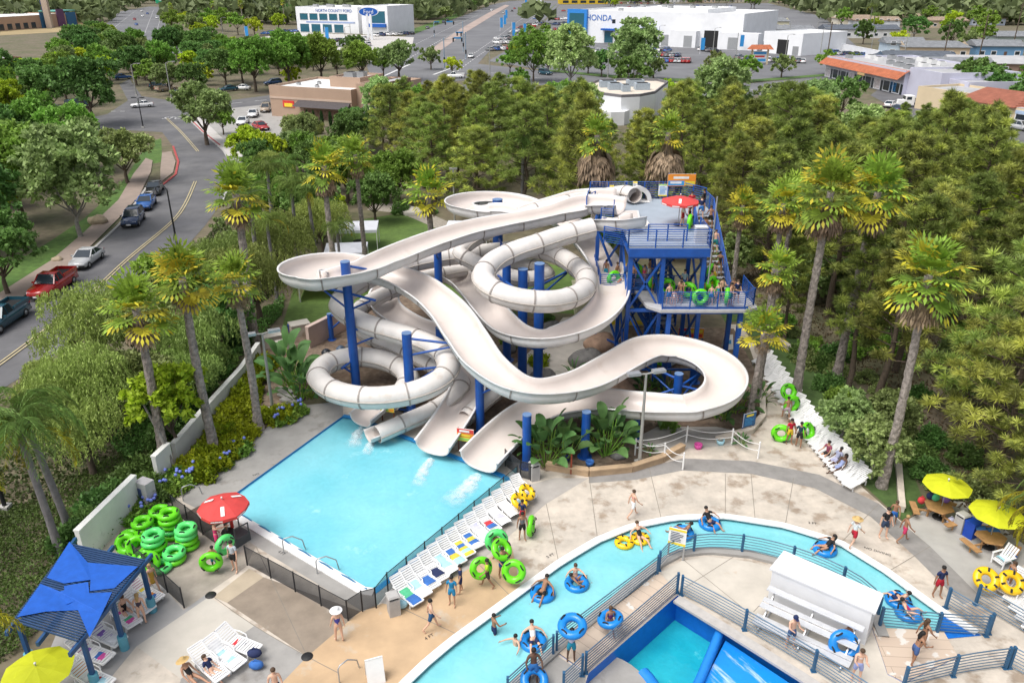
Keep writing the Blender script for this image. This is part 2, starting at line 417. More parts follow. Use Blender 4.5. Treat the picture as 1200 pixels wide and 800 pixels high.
for pp in ([(250,699),(298,733),(360,769),(400,790)],[(700,630),(690,556)],[(930,560),(920,616)],[(1030,590),(985,636)],[(640,590),(655,660)],[(760,545),(775,608)],[(850,555),(850,604)],
  [(470,712),(540,745)],[(560,660),(600,700)],[(300,640),(360,769)],[(1090,640),(1040,670)],[(880,555),(885,610)],[(800,655),(880,720)],[(860,652),(800,690)],[(930,666),(880,720)]):
 strip('',pp,.03,jm,.018,mb=mb)
struct('pavement_joint_lines',mb,jm)
def coping(name,px,w,h,m,off,closed=True):
 pts=PX(px);
 if closed:pts=pts+ [pts[0]]
 pts=resample(pts,.6);mb=MB();n=len(pts);prof= []
 for i,p in enumerate(pts):
  if closed:t= (pts[(i+1) % (n -1)] -pts[i -1 if i else n -2])
  else:t=pts[min(i+1,n -1)] -pts[max(0,i -1)]
  t.normalize();nn=Vector((t.y,-t.x,0))
  a=p+nn* (off -w/2);b=p+nn* (off+w/2);prof.append((a,b))
 for i in range(n -1):
  (a,b),(c,d)=prof[i],prof[i+1]
  z=h
  mb.quad((a.x,a.y,z),(b.x,b.y,z),(d.x,d.y,z),(c.x,c.y,z))
  mb.quad((a.x,a.y,0),(a.x,a.y,z),(c.x,c.y,z),(c.x,c.y,0));mb.quad((b.x,b.y,z),(b.x,b.y,0),(d.x,d.y,0),(d.x,d.y,z))
 for f in range(len(mb.f)):pass
 return struct(name,mb,m)
coping('pool_coping_kerb',[(262,586),(272,602),(428,694),(438,694)],.5,.06,COPING,0,False)
coping('pool_blue_tile_kerb',[(402,487),(420,490),(596,560),(598,566),(438,694)],.3,.03,mat('blue_tile',(.02,.22,.52),.3,.1),0,False)
coping('river_coping_kerb',R_OUT,.42,.07,COPING,0,False)
coping('island_kerb',list(reversed(R_IN)),.45,.16,CONC_G,0,False)
coping('wave_pool_kerb',[(797,699),(850,731),(940,787),(1010,832)],.5,.12,mat('kerb_concrete',(.42,.40,.38),.8,.1),.3,False)
sheet('slide_garden_ground',[(300,410),(330,380),(420,330),(520,360),(700,380),(860,385),(893,450),(890,497),(800,512),(740,545),(640,552),(604,538),(470,470),(410,462),(345,470)],MULCH,.006)
sheet('planting_bed_ground',[(188,562),(250,480),(300,412),(332,382),(345,474),(215,576)],MULCH,.007)
sheet('splash_pad_pavement',[(600,430),(640,395),(660,372),(740,368),(725,400),(700,430),(690,455),(660,450),(640,470),(610,455)],mat('pale_stone_floor',(.44,.41,.37),.8,.15,.8,stain=((.32,.27,.23),.5,.58)),.012)
sheet('enclosure_pavement',[(745,513),(770,500),(840,500),(880,508),(880,520),(800,526),(770,530)],mat('enclosure_concrete',(.36,.34,.31),.8,.15,.8,stain=((.25,.22,.19),.5,.58)),.010)
sheet('lawn',[(330,385),(345,335),(420,258),(470,250),(500,262),(540,285),(600,300),(740,330),(745,372),(640,366),(540,350),(470,345),(420,360),(370,380)],TURF,.010)
sheet('gravel_path',[(430,246),(440,238),(480,240),(530,262),(545,282),(512,268),(470,250)],mat('gravel_paving',(.30,.27,.23),.9,.3,4.0),.014)
sheet('side_lawn',[(850,378),(868,376),(910,436),(960,503),(1014,570),(1058,610),(1084,592),(1072,560),(1066,520),(1010,460),(950,410),(900,370),(865,348),(835,350)],mat('side_lawn_grass',(.06,.105,.028),.9,.35,1.0,bump=.5,bscale=14),.010)
sheet('street_lawn',[(-90,420),(-90,350),(0,318),(60,282),(100,255),(130,228),(150,205),(165,180),(180,165),(189,162),(190,190),(178,192),(172,200),(160,232),(135,262),(105,290),(60,322),(0,358)],LAWN,.010)
EXPX= []
EXPX+= [PLAZA,POOL,[(300,410),(420,330),(520,345),(745,330),(880,345),(900,380),(900,470),(345,478)],[(335,380),(420,256),(500,250),(745,320),(745,372),(640,366)]]
ST_L= [(-90,425),(-30,390),(25,357),(84,318),(111,291),(140,264),(158,240),(175,216),(191,216),(206,204),(209,190),(203,172),(190,155)]
ST_R= [(262,176),(269,188),(269,212),(262,235),(240,265),(205,304),(150,352),(85,402),(20,445),(-90,515)]
JUNC= [(190,155),(150,153),(60,162),(60,148),(126,134),(150,118),(140,99),(152,93),(166,113),(200,118),(268,118),(330,110),(395,103),(470,86),(500,92),(470,112),(400,124),(335,121),(262,128),(226,134),(222,140),(240,157),(262,176)]
LOTL= [(-90,160),(60,148),(60,162),(40,172),(-90,195)]
LOTR= [(262,178),(226,140),(262,128),(330,121),(350,150),(330,172),(300,205),(269,230),(269,190)]
ART1= [(430,78),(440,62),(480,40),(540,20),(575,6),(600,1),(660,1),(640,22),(600,45),(572,62),(560,75),(640,84),(760,96),(880,98),(1015,86),(1015,97),(880,113),(760,113),(640,101),(560,92),(520,98),(480,120),(440,108)]
FWY= [(108,44),(140,14),(175,8),(202,9),(196,42),(215,51),(245,53),(260,60),(200,64),(150,62),(140,42),(126,40)]
FORDLOT= [(270,50),(345,38),(485,44),(482,60),(436,66),(400,72),(330,66),(290,60)]
HONLOT= [(572,72),(626,40),(656,6),(900,4),(965,20),(1010,60),(1045,80),(1010,87),(880,97),(760,95),(640,83)]
LOTE= [(1020,112),(1036,100),(1075,118),(1130,130),(1260,152),(1260,196),(1160,172),(1090,150)]
LOTM= [(480,122),(560,94),(640,103),(700,108),(690,130),(600,150),(500,150)]
zz=.02
for nm,px,m in (('street_road',ST_L+ST_R,ASPH),('junction_road',JUNC,ASPH),('park_parking_pavement',LOTL,ASPH),('restaurant_parking_pavement',LOTR,CONC_G),('arterial_road',ART1,ASPH2),
    ('freeway_road',FWY,ASPH2),('dealer_parking_pavement',FORDLOT,WALKL),('showroom_parking_pavement',HONLOT,ASPH2),('shop_parking_pavement',LOTE,ASPH),('rear_parking_pavement',LOTM,ASPH2)):
 sheet(nm,px,m,zz);zz+= .004;EXPX.append(px)
SIDEW= [(172,187),(180,190),(178,203),(164,232),(140,258),(112,286),(84,313),(25,352),(-90,420),(-90,408),(0,346),(60,308),(100,274),(140,236),(158,205)]
sheet('street_sidewalk',[(x -1,y -1) for x,y in SIDEW],WALK,.12);EXPX.append(SIDEW)
sheet('corner_sidewalk',[(188,215),(203,203),(206,190),(201,178),(190,180),(188,200)],WALK,.124)
sheet('street_bend_sidewalk',[(222,140),(240,157),(262,176),(269,188),(269,214),(285,214),(292,200),(282,180),(258,160),(236,138)],WALKL,.11)
def kerb(name,px,m,w=.3,h=.13):
 coping(name,px,w,h,m,0,False)
KERB=mat('kerb_stone',(.36,.35,.34),.8,.1)
kerb('street_kerb',ST_L[:9],KERB);kerb('red_street_kerb',[(176,217),(191,217),(206,205),(209,190),(203,172)],REDP);kerb('bend_kerb',[(222,141),(240,158),(262,177),(269,189),(269,214),(262,236)],KERB)
kerb('red_bend_kerb',[(221,138),(238,155),(258,171)],REDP,.25,.15)
mb=MB()
for off in (-.12,.12):
 for seg in ([(195,139),(212,155),(232,178)],[(229,213),(217,240),(200,262),(150,304),(103,348),(63,380),(0,427),(-90,490)]):
  pts=resample(catmull(PX(seg),6),1.0)
  for i in range(len(pts) -1):
   t= (pts[i+1] -pts[i]).normalized();n=Vector((-t.y,t.x,0));a=pts[i]+n* (off*1.3);b=pts[i+1]+n* (off*1.3)
   mb.quad((*(a -n*.06).xy,.085),(*(b -n*.07).xy,.085),(*(b+n*.07).xy,.085),(*(a+n*.07).xy,.085))
struct('yellow_road_markings',mb,YELLOWP)
mb=MB();
for q,t in (((206,139),'STOP'),):
 p=P(*q);text_mesh(t,2.4,mb,Matrix.Translation((p.x,p.y,.085)) @ Matrix.Rotation(R(3),4,'Z') @ Matrix.Diagonal((.9,1.6,.05,1)))
for seg,d in (([(452,72),(500,46),(560,18)],3),([(468,76),(512,50),(568,20)],3),([(520,82),(560,60),(615,20)],3),([(536,84),(572,58),(630,18)],3),([(560,84),(640,93),(760,104)],3),([(760,104),(880,106),(1010,92)],3),
   ([(130,36),(160,12)],4),([(165,52),(180,12)],4),([(180,52),(190,14)],4),([(130,131),(150,131)],1),([(270,122),(330,116),(400,112)],3)):
 strip('',seg,.3,WHITEP,.085,dash=(d,),mb=mb)
strip('',[(508,88),(530,80)],.8,WHITEP,.085,mb=mb);strip('',[(436,96),(480,76)],.8,WHITEP,.085,mb=mb)
struct('white_road_markings',mb,WHITEP)
sheet('median_pavement',[(502,60),(540,34),(575,14),(592,6),(597,7),(582,16),(548,37),(512,63),(504,64)],mat('brick_median',(.33,.26,.23),.85,.15,.1),.1)
sheet('verge_lawn',[(480,36),(535,16),(545,17),(484,41)],LAWN,.1)
sheet('far_verge_lawn',[(640,82),(760,92),(880,94),(1010,84),(1010,86),(880,97),(760,95.5),(640,84)],LAWN,.12)
sheet('dry_field',[(0,34),(60,34),(92,24),(100,30),(70,38),(0,42)],mat('dry_grass',(.30,.23,.12),.9,.15,.05),.05)
sheet('dry_slope_field',[(1130,100),(1200,96),(1260,100),(1260,120),(1170,112)],mat('dry_slope',(.26,.18,.10),.95,.3,.3),.05)
EXPX+= [[(0,30),(92,22),(100,32),(0,44)]]
mb=MB()
for (u,v,ang,t) in ((610,692,36,'NO DIVING'),(645,651,36,'5 FT'),(785,607,0,'4 FT'),(952,613,-14,'3 FT'),(1028,646,-30,'NO DIVING'),(503,746,40,'4 FT'),(330,648,-35,'4 FT'),(300,556,33,'NO')):
 p=P(u,v);text_mesh(t,.24,mb,Matrix.Translation((p.x,p.y,.024)) @ Matrix.Rotation(R(ang),4,'Z') @ Matrix.Diagonal((1,1,.05,1)))
struct('depth_markings',mb,mat('stencil_paint',(.03,.03,.035),.8,.1))
def frames(pts,bankk):
 n=len(pts);out= []
 T= [(pts[min(i+1,n -1)] -pts[max(i -1,0)]).normalized() for i in range(n)]
 bk= []
 for i in range(n):
  a,b=T[max(0,i -3)],T[min(n -1,i+3)]
  ds=sum((pts[j+1] -pts[j]).length for j in range(max(0,i -3),min(n -1,i+3))) or 1
  side=T[i].cross(Vector((0,0,1))).normalized()
  k= (b -a).dot(side)/ds
  bk.append(max(-R(14),min(R(14),bankk*k)))
 for i in range(n):
  lo,hi=max(0,i -5),min(n,i+6);bank=sum(bk[lo:hi])/ (hi -lo)
  side=T[i].cross(Vector((0,0,1))).normalized();up=side.cross(T[i]).normalized()
  c,s=math.cos(bank),math.sin(bank)
  S=side*c -up*s;U=up*c+side*s
  out.append((pts[i],S,U,T[i]))
 return out
def flume_profile(hw,wh,grow=0.0,rnd_=2.6):
 def arc(hw,wh,z0,n=12):
  L= []
  for i in range(n+1):
   a=math.pi+math.pi*i/n;c,s=math.cos(a),math.sin(a)
   L.append((hw*math.copysign(abs(c) ** (2/rnd_),c),z0+wh -wh*abs(s) ** (2/rnd_)))
  return L
 inner=arc(hw -.05,wh -.04,.05 )
 inner= [(x,z) for x,z in inner]
 outer=arc(hw+grow,wh+grow,-grow)
 lip=.09
 ring= [(x,z,0) for x,z in inner[:-1]]+ [(inner[-1][0],inner[-1][1],1),(hw+lip,wh+.03,1),(hw+lip,wh -.04,1)]+ [(x,z,1) for x,z in reversed(outer)]+ [(-hw -lip,wh -.04,1),(-hw -lip,wh+.03,1)]
 return ring
def sweep(mb,fr,prof,closed=True,caps=True):
 k=len(prof);vs= [];o=len(mb.v)
 for p,S,U,T in fr:
  for q in prof:vs.append(p+S*q[0]+U*q[1])
 mb.v+= [tuple(v) for v in vs]
 for i in range(len(fr) -1):
  for j in range(k):
   j2= (j+1) % k
   mb.f.append((o+i*k+j,o+ (i+1)*k+j,o+ (i+1)*k+j2,o+i*k+j2));mb.m.append(prof[j][2]);mb.sm.append(True)
 if caps:
  h=k // 2
  for i,rev in ((0,False),(len(fr) -1,True)):
   b=o+i*k
   tri=geometry.tessellate_polygon([[Vector((q[0],q[1],0)) for q in prof]])
   for t in tri:
    mb.f.append(tuple(b+x for x in (reversed(t) if rev else t)));mb.m.append(1);mb.sm.append(False)
def flange_meshes(root,fr,prof_fn,step,skip=1):
 d=0;nxt=step*.5
 for i in range(1,len(fr) -2):
  d+= (fr[i][0] -fr[i -1][0]).length
  if d >= nxt:
   nxt+= step
   p,S,U,T=fr[i]
   mb=MB();f2= [(p -T*.05,S,U,T),(p+T*.05,S,U,T)]
   prof_fn(mb,f2);mb.build('flange',SEAM,root)
def open_slide(name,label,paths,hw=1.25,wh=.95,bankk=.42,tray=None,step=3.2):
 root=thing(name,label,'water slide',(0,0,0))
 for pts in paths:
  fr=frames([Vector(p) for p in resample(catmull(pts,10),.28)],bankk)
  mb=MB();sweep(mb,fr,flume_profile(hw,wh));mb.build('flume',[SLIDE_IN,SLIDE_OUT],root)
  def pf(m2,f2):
   L=flume_profile(hw,wh,.025);outer= [(q[0],q[1],0) for q in L[14:29]]
   k=len(outer);o=len(m2.v)
   for p,S,U,T in f2:
    for q in outer:m2.v.append(tuple(p+S*q[0]*1.012+U* (q[1] -.006)))
   for j in range(k -1):
    m2.f.append((o+j,o+k+j,o+k+j+1,o+j+1));m2.m.append(0);m2.sm.append(True)
  flange_meshes(root,fr,pf,step)
 if tray:
  for px in tray:
   poly= [P(u,v,10.05) for u,v in px];mb=MB();mb.prism([(p.x,p.y) for p in poly],10.0,10.22)
   c=sum(poly,Vector())/len(poly)
   mb.prism([((p.x -c.x)*.86+c.x,(p.y -c.y)*.86+c.y) for p in poly],10.215,10.235,1)
   mb.build('start_tray',[SLIDE_OUT,SLIDE_IN],root)
 return root
def tube_part(root,pts,r=.70,name='tube',step=2.6,lipcut=True):
 pts= [Vector(p) for p in resample(catmull(pts,10),.3)]
 fr=frames(pts,0.0);n=20
 mb=MB()
 prof= [(r*math.cos(2*math.pi*j/n),r*math.sin(2*math.pi*j/n),0) for j in range(n)]
 sweep(mb,fr,prof,caps=False)
 inner= [(q[0]*.93,q[1]*.93,1) for q in reversed(prof)]
 sweep(mb,fr,inner,caps=False)
 for i in (0,len(fr) -1):
  p,S,U,T=fr[i];o=len(mb.v)
  for q in prof:mb.v.append(tuple(p+S*q[0]+U*q[1]));mb.v.append(tuple(p+ (S*q[0]+U*q[1])*.93))
  for j in range(n):
   a,b=2*j,2* ((j+1) % n);mb.f.append((o+a,o+b,o+b+1,o+a+1));mb.m.append(0);mb.sm.append(False)
 mb.build(name,[TUBE_M,SLIDE_IN],root)
 for sgn in (-1,1):
  m2=MB();k= [(sgn* (r -.01),.05,0),(sgn* (r+.055),.05,0),(sgn* (r+.055),-.03,0),(sgn* (r -.01),-.03,0)]
  sweep(m2,fr,k if sgn> 0 else k[::-1],caps=False);m2.build('side_seam',mat('seam_beige',(.42,.38,.34),.5),root)
 def pf(m2,f2):
  q= [(x* (r+.045)/r,z* (r+.045)/r,0) for x,z,_ in prof]
  sweep(m2,f2,q,caps=False)
  for (p,S,U,T) in f2:
   o=len(m2.v)
   for a in q:m2.v.append(tuple(p+S*a[0]+U*a[1]));m2.v.append(tuple(p+ (S*a[0]+U*a[1])*.9))
   for j in range(n):
    x,y=2*j,2* ((j+1) % n);m2.f.append((o+x,o+y,o+y+1,o+x+1));m2.m.append(0);m2.sm.append(False)
 flange_meshes(root,fr,pf,step)
def px3(L):return [P(u,v,z) for u,v,z in L]
def ringpts(c,r,a0,a1,n,z0,z1):
 return [Vector((c.x+r*math.cos(R(a0+ (a1 -a0)*i/n)),c.y+r*math.sin(R(a0+ (a1 -a0)*i/n)),z0+ (z1 -z0)*i/n)) for i in range(n+1)]
cA=P(397,333,7.4);cH=P(794,451,2.5)
s1=px3([(728,251,10.2),(705,249,10.15),(686,250,9.95),(655,259,9.6),(620,267,9.3),(585,273,9.1),(552,280,8.95),(520,290,8.75),(485,303,8.55),(450,318,8.35),(427,328,8.2)])
s1+= ringpts(cA,2.65,-100,-310,12,8.0,7.0)
s1+= px3([(478,341,6.6),(505,358,6.3),(528,380,5.9),(546,408,5.4),(566,438,4.6),(600,463,3.85),(640,470,3.5),(685,460,3.2),(725,438,3.15),(755,421,3.1)])
s1+= ringpts(cH,3.05,95,-95,12,3.0,1.85)
s1+= px3([(745,486,1.65),(700,482,1.4),(655,486,1.1),(622,497,.85),(592,520,.5),(562,551,.18)])
open_slide('water_slide','wide open white flume that rings two columns and ends nearest the lounger row',[s1],tray=[[(722,249),(748,249),(750,258),(720,258)]])
cB=P(584,248,8.6)
s2=px3([(722,238,10.2),(700,238,10.15),(680,240,9.95),(655,247,9.6),(630,254,9.3),(608,260,9.1)])
s2+= ringpts(cB,3.3,-88,-330,12,9.0,7.9)
s2+= px3([(652,262,7.65),(678,282,7.3),(702,310,6.8),(716,338,6.3),(714,364,5.9),(688,390,5.4),(640,406,4.9),(600,399,4.5),(573,372,4.2),(552,346,3.9),(532,331,3.65),(505,327,3.4),(472,337,3.1),(452,352,2.9),(452,369,2.7),(478,388,2.5),(520,405,2.2),(550,428,1.8),(553,455,1.4),(535,494,.8),(508,533,.25)])
open_slide('water_slide','open pinkish flume with a far ring, sweeping behind and under the diagonal flume',[s2],hw=1.12,wh=.85,tray=[[(692,234),(726,234),(729,243),(694,243)]])
t3=open_slide('tube_slide','white enclosed tube that coils high round the middle columns and low on the left',[px3([(750,266,10.2),(728,270,10.1),(712,271,9.9),(694,270,9.6)])],hw=.95,wh=.85,tray=[[(722,262),(756,258),(762,266),(735,274)]])
tube_part(t3,px3([(694,267,10.25),(660,276,9.95),(630,286,9.65),(600,296,9.3),(577,308,9.0),(566,324,8.7),(578,340,8.35),(610,351,8.0),(650,353,7.7),(681,343,7.4),(687,326,7.2),(670,309,7.0),(648,297,6.85),(620,292,6.7),(590,294,6.55),(550,298,6.4),(510,303,6.2),(470,312,6.0),(430,328,5.8),(403,347,5.4),(400,363,5.1),
    (430,380,4.75),(480,395,4.4),(514,410,4.1),(526,429,3.8),(512,448,3.5),(476,462,3.2),(430,466,3.0),(391,458,2.8),(373,442,2.6),(384,426,2.4),(420,418,2.2),(458,425,1.9),(478,440,1.6),(474,456,1.4),(458,470,1.15)]))
sc_=MB();fr=frames([Vector(p) for p in resample(px3([(462,468,.75),(446,480,.45),(424,499,.2)]),.2)],0);sweep(sc_,fr,flume_profile(.85,.7));sc_.build('end_scoop',[SLIDE_IN,SLIDE_OUT],t3)
t4=thing('tube_slide','grey enclosed tube starting at the hooded mouth on the deck, thin end in the pool','water slide')
tube_part(t4,px3([(744,229,10.75),(730,226,10.5),(705,230,10.3),(680,234,10.1),(655,240,9.9),(632,246,9.6),(600,258,9.1),(570,272,8.5),(545,288,7.6),(540,298,7.1),(555,307,6.7),(580,318,6.3),(612,327,5.9),(640,322,5.6),(628,313,5.3),(595,312,5.0),(560,313,4.7),(520,320,4.4),(480,333,4.1),(440,350,3.7),(416,370,3.3),(430,392,2.9),(462,406,2.6),(500,424,2.3),(530,439,2.0)]),.6)
tube_part(t4,px3([(530,437,2.0),(541,448,1.75),(532,463,1.4),(508,480,1.05),(472,496,.8),(442,509,.62)]),.56)
sc_=MB();fr=frames([Vector(p) for p in resample(px3([(445,512,.2),(432,517,.12)]),.2)],0);sweep(sc_,fr,flume_profile(.58,.5));sc_.build('end_scoop',[SLIDE_IN,SLIDE_OUT],t4)
mb=MB();m0=P(748,236,10.0)
prof= []
for j in range(13):
 a=math.pi*j/12;prof.append((math.cos(a),math.sin(a)))
def hood(sc,y,z0,dz):return [(m0.x+c*sc,m0.y+y,z0+s*sc*1.15+dz) for c,s in prof]
A=hood(.85,.9,10.0,.1);B=hood(1.05,0,10.0,0);Ci=hood(.72,0,10.0,0);D=hood(.62,.9,10.0,.1)
for X,Y in ((A,B),(B,Ci),(Ci,D)):
 mb.add(X+Y,[(j,j+1,13+j+1,13+j) for j in range(12)],0 if X is not Ci else 1,True)
mb.quad(*[(m0.x+a,m0.y+b,10.03) for a,b in ((-.9,-.45),(.9,-.45),(.75,.8),(-.75,.8))])
mb.build('hooded_mouth',[SLIDE_OUT,SEAM],t4)
t5=thing('tube_slide','short grey tube resting beside the open pool end under the diagonal flume','water slide')
tube_part(t5,px3([(600,443,2.0),(590,452,1.6),(568,470,1.1),(545,490,.8)]),.55)
FOAM=bpy.data.materials.new('splash_foam');nt,N,L=nodes_of(FOAM)
o_=add(nt,'ShaderNodeOutputMaterial');b_=add(nt,'ShaderNodeBsdfPrincipled');b_.inputs['Base Color'].default_value= (.70,.86,.9,1);b_.inputs['Roughness'].default_value=.6
t_=add(nt,'ShaderNodeBsdfTransparent');ms=add(nt,'ShaderNodeMixShader');tc=add(nt,'ShaderNodeTexCoord');nz=add(nt,'ShaderNodeTexNoise');nz.inputs['Scale'].default_value=3.0;nz.inputs['Detail'].default_value=4;nz.inputs['Roughness'].default_value=.55
L.new(tc.outputs['Object'],nz.inputs['Vector']);mr=add(nt,'ShaderNodeMapRange');mr.inputs[1].default_value=.30;mr.inputs[2].default_value=.60;L.new(nz.outputs[0],mr.inputs[0])
fa=add(nt,'ShaderNodeAttribute');fa.attribute_name='fade';mu=add(nt,'ShaderNodeMath',operation='MULTIPLY');L.new(mr.outputs[0],mu.inputs[0]);L.new(fa.outputs['Fac'],mu.inputs[1]);L.new(mu.outputs[0],ms.inputs[0]);L.new(t_.outputs[0],ms.inputs[1]);L.new(b_.outputs[0],ms.inputs[2]);L.new(ms.outputs[0],o_.inputs[0])
FADE= []
def splash(pxl,w0,w1):
 pts=resample(catmull(PX(pxl,-.12),6),.2);mb=MB();n=len(pts)
 for lay in range(3):
  vs= [];fs= []
  for i,p in enumerate(pts):
   t=i/max(1,n -1);w=w0+ (w1 -w0)*t;d= (pts[min(i+1,n -1)] -pts[max(0,i -1)]).normalized();q=Vector((-d.y,d.x,0))
   for s in range(5):
    FADE.append((0,.75,1,.75,0)[s]*min(1,1.5 -1.5*t)*.8)
    x= (s -2)/2*w* (1 -lay*.17)* (.8+.4*rnd.random());vs.append(p+q*x+Vector((0,0,.012+lay*.05* (1 -t)* (1 -abs(s -2)/2.2)+.012*lay)))
  for i in range(n -1):
   for s in range(4):fs.append((i*5+s,i*5+s+1,(i+1)*5+s+1,(i+1)*5+s))
  mb.add(vs,fs,0,True)
 return mb
mb=MB()
for a in (([(424,500),(419,508),(414,526)],.3,.75),([(438,514),(432,524),(428,534)],.25,.5),([(505,538),(496,552),(488,572)],.3,.6),([(560,556),(548,570),(535,582),(520,592)],.4,1.0)):
 b=splash(*a);mb.add(b.v,b.f,0,True)
o=mb.build('splash_foam',FOAM);o['kind']='stuff';o.data.attributes.new('fade','FLOAT','POINT').data.foreach_set('value',FADE)
ncol=0
def column(base,top_z,r,label,braces=(),z0=0):
 global ncol
 b=P(*base);root=thing('support_column',label,'column',(b.x,b.y,0),0,'blue slide columns')
 mb=MB();mb.tube([(0,0,0),(0,0,top_z)],r,18);mb.build('pole',BLUE,root)
 mb=MB();mb.tube([(0,0,top_z),(0,0,top_z+.04)],r*1.03,18);mb.build('cap_plate',mat('faded_blue',(.12,.2,.36),.6),root)
 mb=MB();mb.tube([(0,0,0),(0,0,.05)],r*1.7,18);mb.build('base_plate',BLUE,root)
 for (h0,tgt) in braces:
  q=Vector(tgt) -b
  mb=MB();mb.tube([(0,0,h0),tuple(q)],.085,8);mb.build('brace',BLUE,root)
  mb=MB();mb.tube([(0,0,max(.2,h0 -1.2)),tuple(q*.8+Vector((0,0,h0*.18)))],.07,8);mb.build('brace',BLUE,root)
 return root
column((418,457),9.35,.31,'tall blue column rising through the left open ring',[(7.2,P(372,336,7.0)),(7.2,P(440,352,7.0)),(4.6,P(470,385,4.2)),(9.1,P(432,316,8.4)),(2.4,P(400,432,2.0))])
column((482,484),5.75,.31,'short blue column through the low tube ring',[(5.4,P(550,405,5.2)),(3.2,P(520,430,3.3)),(.9,P(440,478,.6))])
column((630,460),9.35,.33,'tall blue column through the middle of the high tube ring',[(7.6,P(600,350,7.4)),(7.6,P(668,345,7.0)),(4.6,P(692,384,5.0)),(4.4,P(604,404,4.2)),(4.4,P(655,404,4.4))])
column((612,445),8.3,.33,'blue column just behind the one in the high tube ring',[(6.5,P(676,312,6.4)),(6.5,P(580,320,6.2))])
column((584,362),9.6,.42,'blue column through the far ring behind the slides',[(8.7,P(568,253,8.4)),(9.3,P(606,252,9.0)),(8.7,P(603,255,8.3))])
column((617,547),3.5,.26,'blue column beside the grey bin, holding up the lowest curve',[])
column((685,535),3.05,.26,'blue column between the broad-leaved plants under the lowest curve',[])
column((563,508),4.6,.27,'blue column between the two middle pool ends',[(4.0,P(590,452,4.0))])
column((791,486),3.0,.28,'blue column in the middle of the low right ring',[(2.6,P(738,418,2.9)),(2.2,P(832,460,1.9)),(2.0,P(748,470,1.2)),(2.0,P(828,432,2.3))])
column((813,448),2.6,.26,'stubby blue column behind the low right ring',[])
column((518,448),4.2,.30,'blue column behind the low tube ring, inside the small open ring',[(2.6,P(470,375,2.4)),(3.4,P(508,395,2.2))])
column((594,422),8.6,.31,'blue column under the high flume, left of the high tube ring',[(8.2,P(585,280,8.6)),(6.0,P(560,300,6.0))])
column((517,400),8.4,.30,'blue column standing on the turf beside a palm trunk',[(8.0,P(510,295,8.2))])
column((389,398),2.2,.2,'low blue post at the back of the pump yard',[(2.1,P(408,372,2.1))])
column((745,512),1.3,.2,'low blue post under the right ring beside the lamp',[])
column((700,300),6.8,.3,'blue column under the flume start beside the tower',[(6.0,P(690,296,6.9))])
DZ,MZ=10.0,6.0
xl,xr=P(738,290,DZ).x,P(832,290,DZ).x;yf,yb=P(780,290,DZ).y,P(780,233,DZ).y
tower=thing('slide_tower','blue steel tower with a grey top deck, a lower deck and stairs','tower')
DECK=mat('deck_surface',(.30,.345,.40),.6,.08,1.0)
bl=P(694,233,DZ)
mb=MB();mb.prism([(xl,yf),(xr,yf),(xr,yb),(bl.x,yb),(bl.x+1.5,yb -6)],DZ -.12,DZ,0);mb.build('top_deck',DECK,tower)
mb=MB();mb.box(((xl+xr)/2,yf -.04,DZ -.35),(xr -xl+.1,.12,.55));mb.build('fascia',BLUE,tower)
mb=MB();mb.box((xr+.04,(yf+yb)/2,DZ -.35),(.12,yb -yf,.55));mb.build('fascia',BLUE,tower)
def railing(pts,h=1.12,n=8,parent=None,M=BLUE,postd=1.6,pr=.05,rr=.024,mesh=False,name='railing',rail_mat=None):
 """one run of railing along the points: rails with posts"""
 root=MB();posts= [];pts= [Vector(p) for p in pts]
 for k in range(n):
  z=h -k* (h -.12)/ (n -1)
  root.tube([p+Vector((0,0,z)) for p in pts],rr* (1.5 if k== 0 else 1),5,smooth=False)
 for p in resample_keep(pts,postd):posts.append(MB().tube([p,p+Vector((0,0,h+.03))],pr,6))
 return root,posts
def resample_keep(pts,d):
 out= [pts[0]]
 for a,b in zip(pts,pts[1:]):
  n=max(1,round((b -a).length/d))
  out+= [a+ (b -a)* (i/n) for i in range(1,n+1)]
 return out
def tower_rail(pts,**kw):
 r,p=railing(pts,**kw);ro=r.build('railing',BLUE,tower);[q.build('railing_post',BLUE,ro) for q in p]
tower_rail([(xl -.1,yf,DZ),(xr,yf,DZ)],h=1.2);tower_rail([(xl -.1,yf,DZ),(xl -1.6,yf+1.0,DZ)],n=8)
tower_rail([(xr,yf,DZ),(xr,yf+3.2,DZ)]);tower_rail([(bl.x -.2,yb,DZ),(P(797,233,DZ).x,yb,DZ)],h=1.35);tower_rail([(P(797,233,DZ).x,yb,DZ),(xr+2.0,yb -2,DZ)],h=1.35);tower_rail([(xr+2.0,yb -2,DZ),(xr+2.1,yf+8.2,DZ)])
tower_rail([P(687,247,DZ),P(690,238,DZ)],n=7);tower_rail([P(704,262,DZ+.0),P(718,263,DZ)],n=7);tower_rail([P(718,263,DZ),P(719,252,DZ)],n=7);tower_rail([P(693,243,DZ),P(697,241,DZ)],n=7)
tower_rail([(xl+1.4,yf+1.5,DZ),(xl+4.0,yf+1.5,DZ)],n=7)
legs= [(xl+.15,yf+.2),(xl+2.3,yf+.2),(xr -.25,yf+.2),(xl+.15,yf+4.6),(xl+2.3,yf+4.6),(xr -.25,yf+4.6),(xl -1.4,yf+6.5),(xl+2.0,yb -.5),(xr -.3,yb -.5)]
for x,y in legs:
 mb=MB();mb.box((x,y,(DZ -.1)/2),(.27,.27,DZ -.1));mb.build('leg',BLUE,tower)
def brace(a,b,w=.13):
 mb=MB();mb.bar(a,b,w);mb.build('brace',BLUE,tower)
Lg=legs
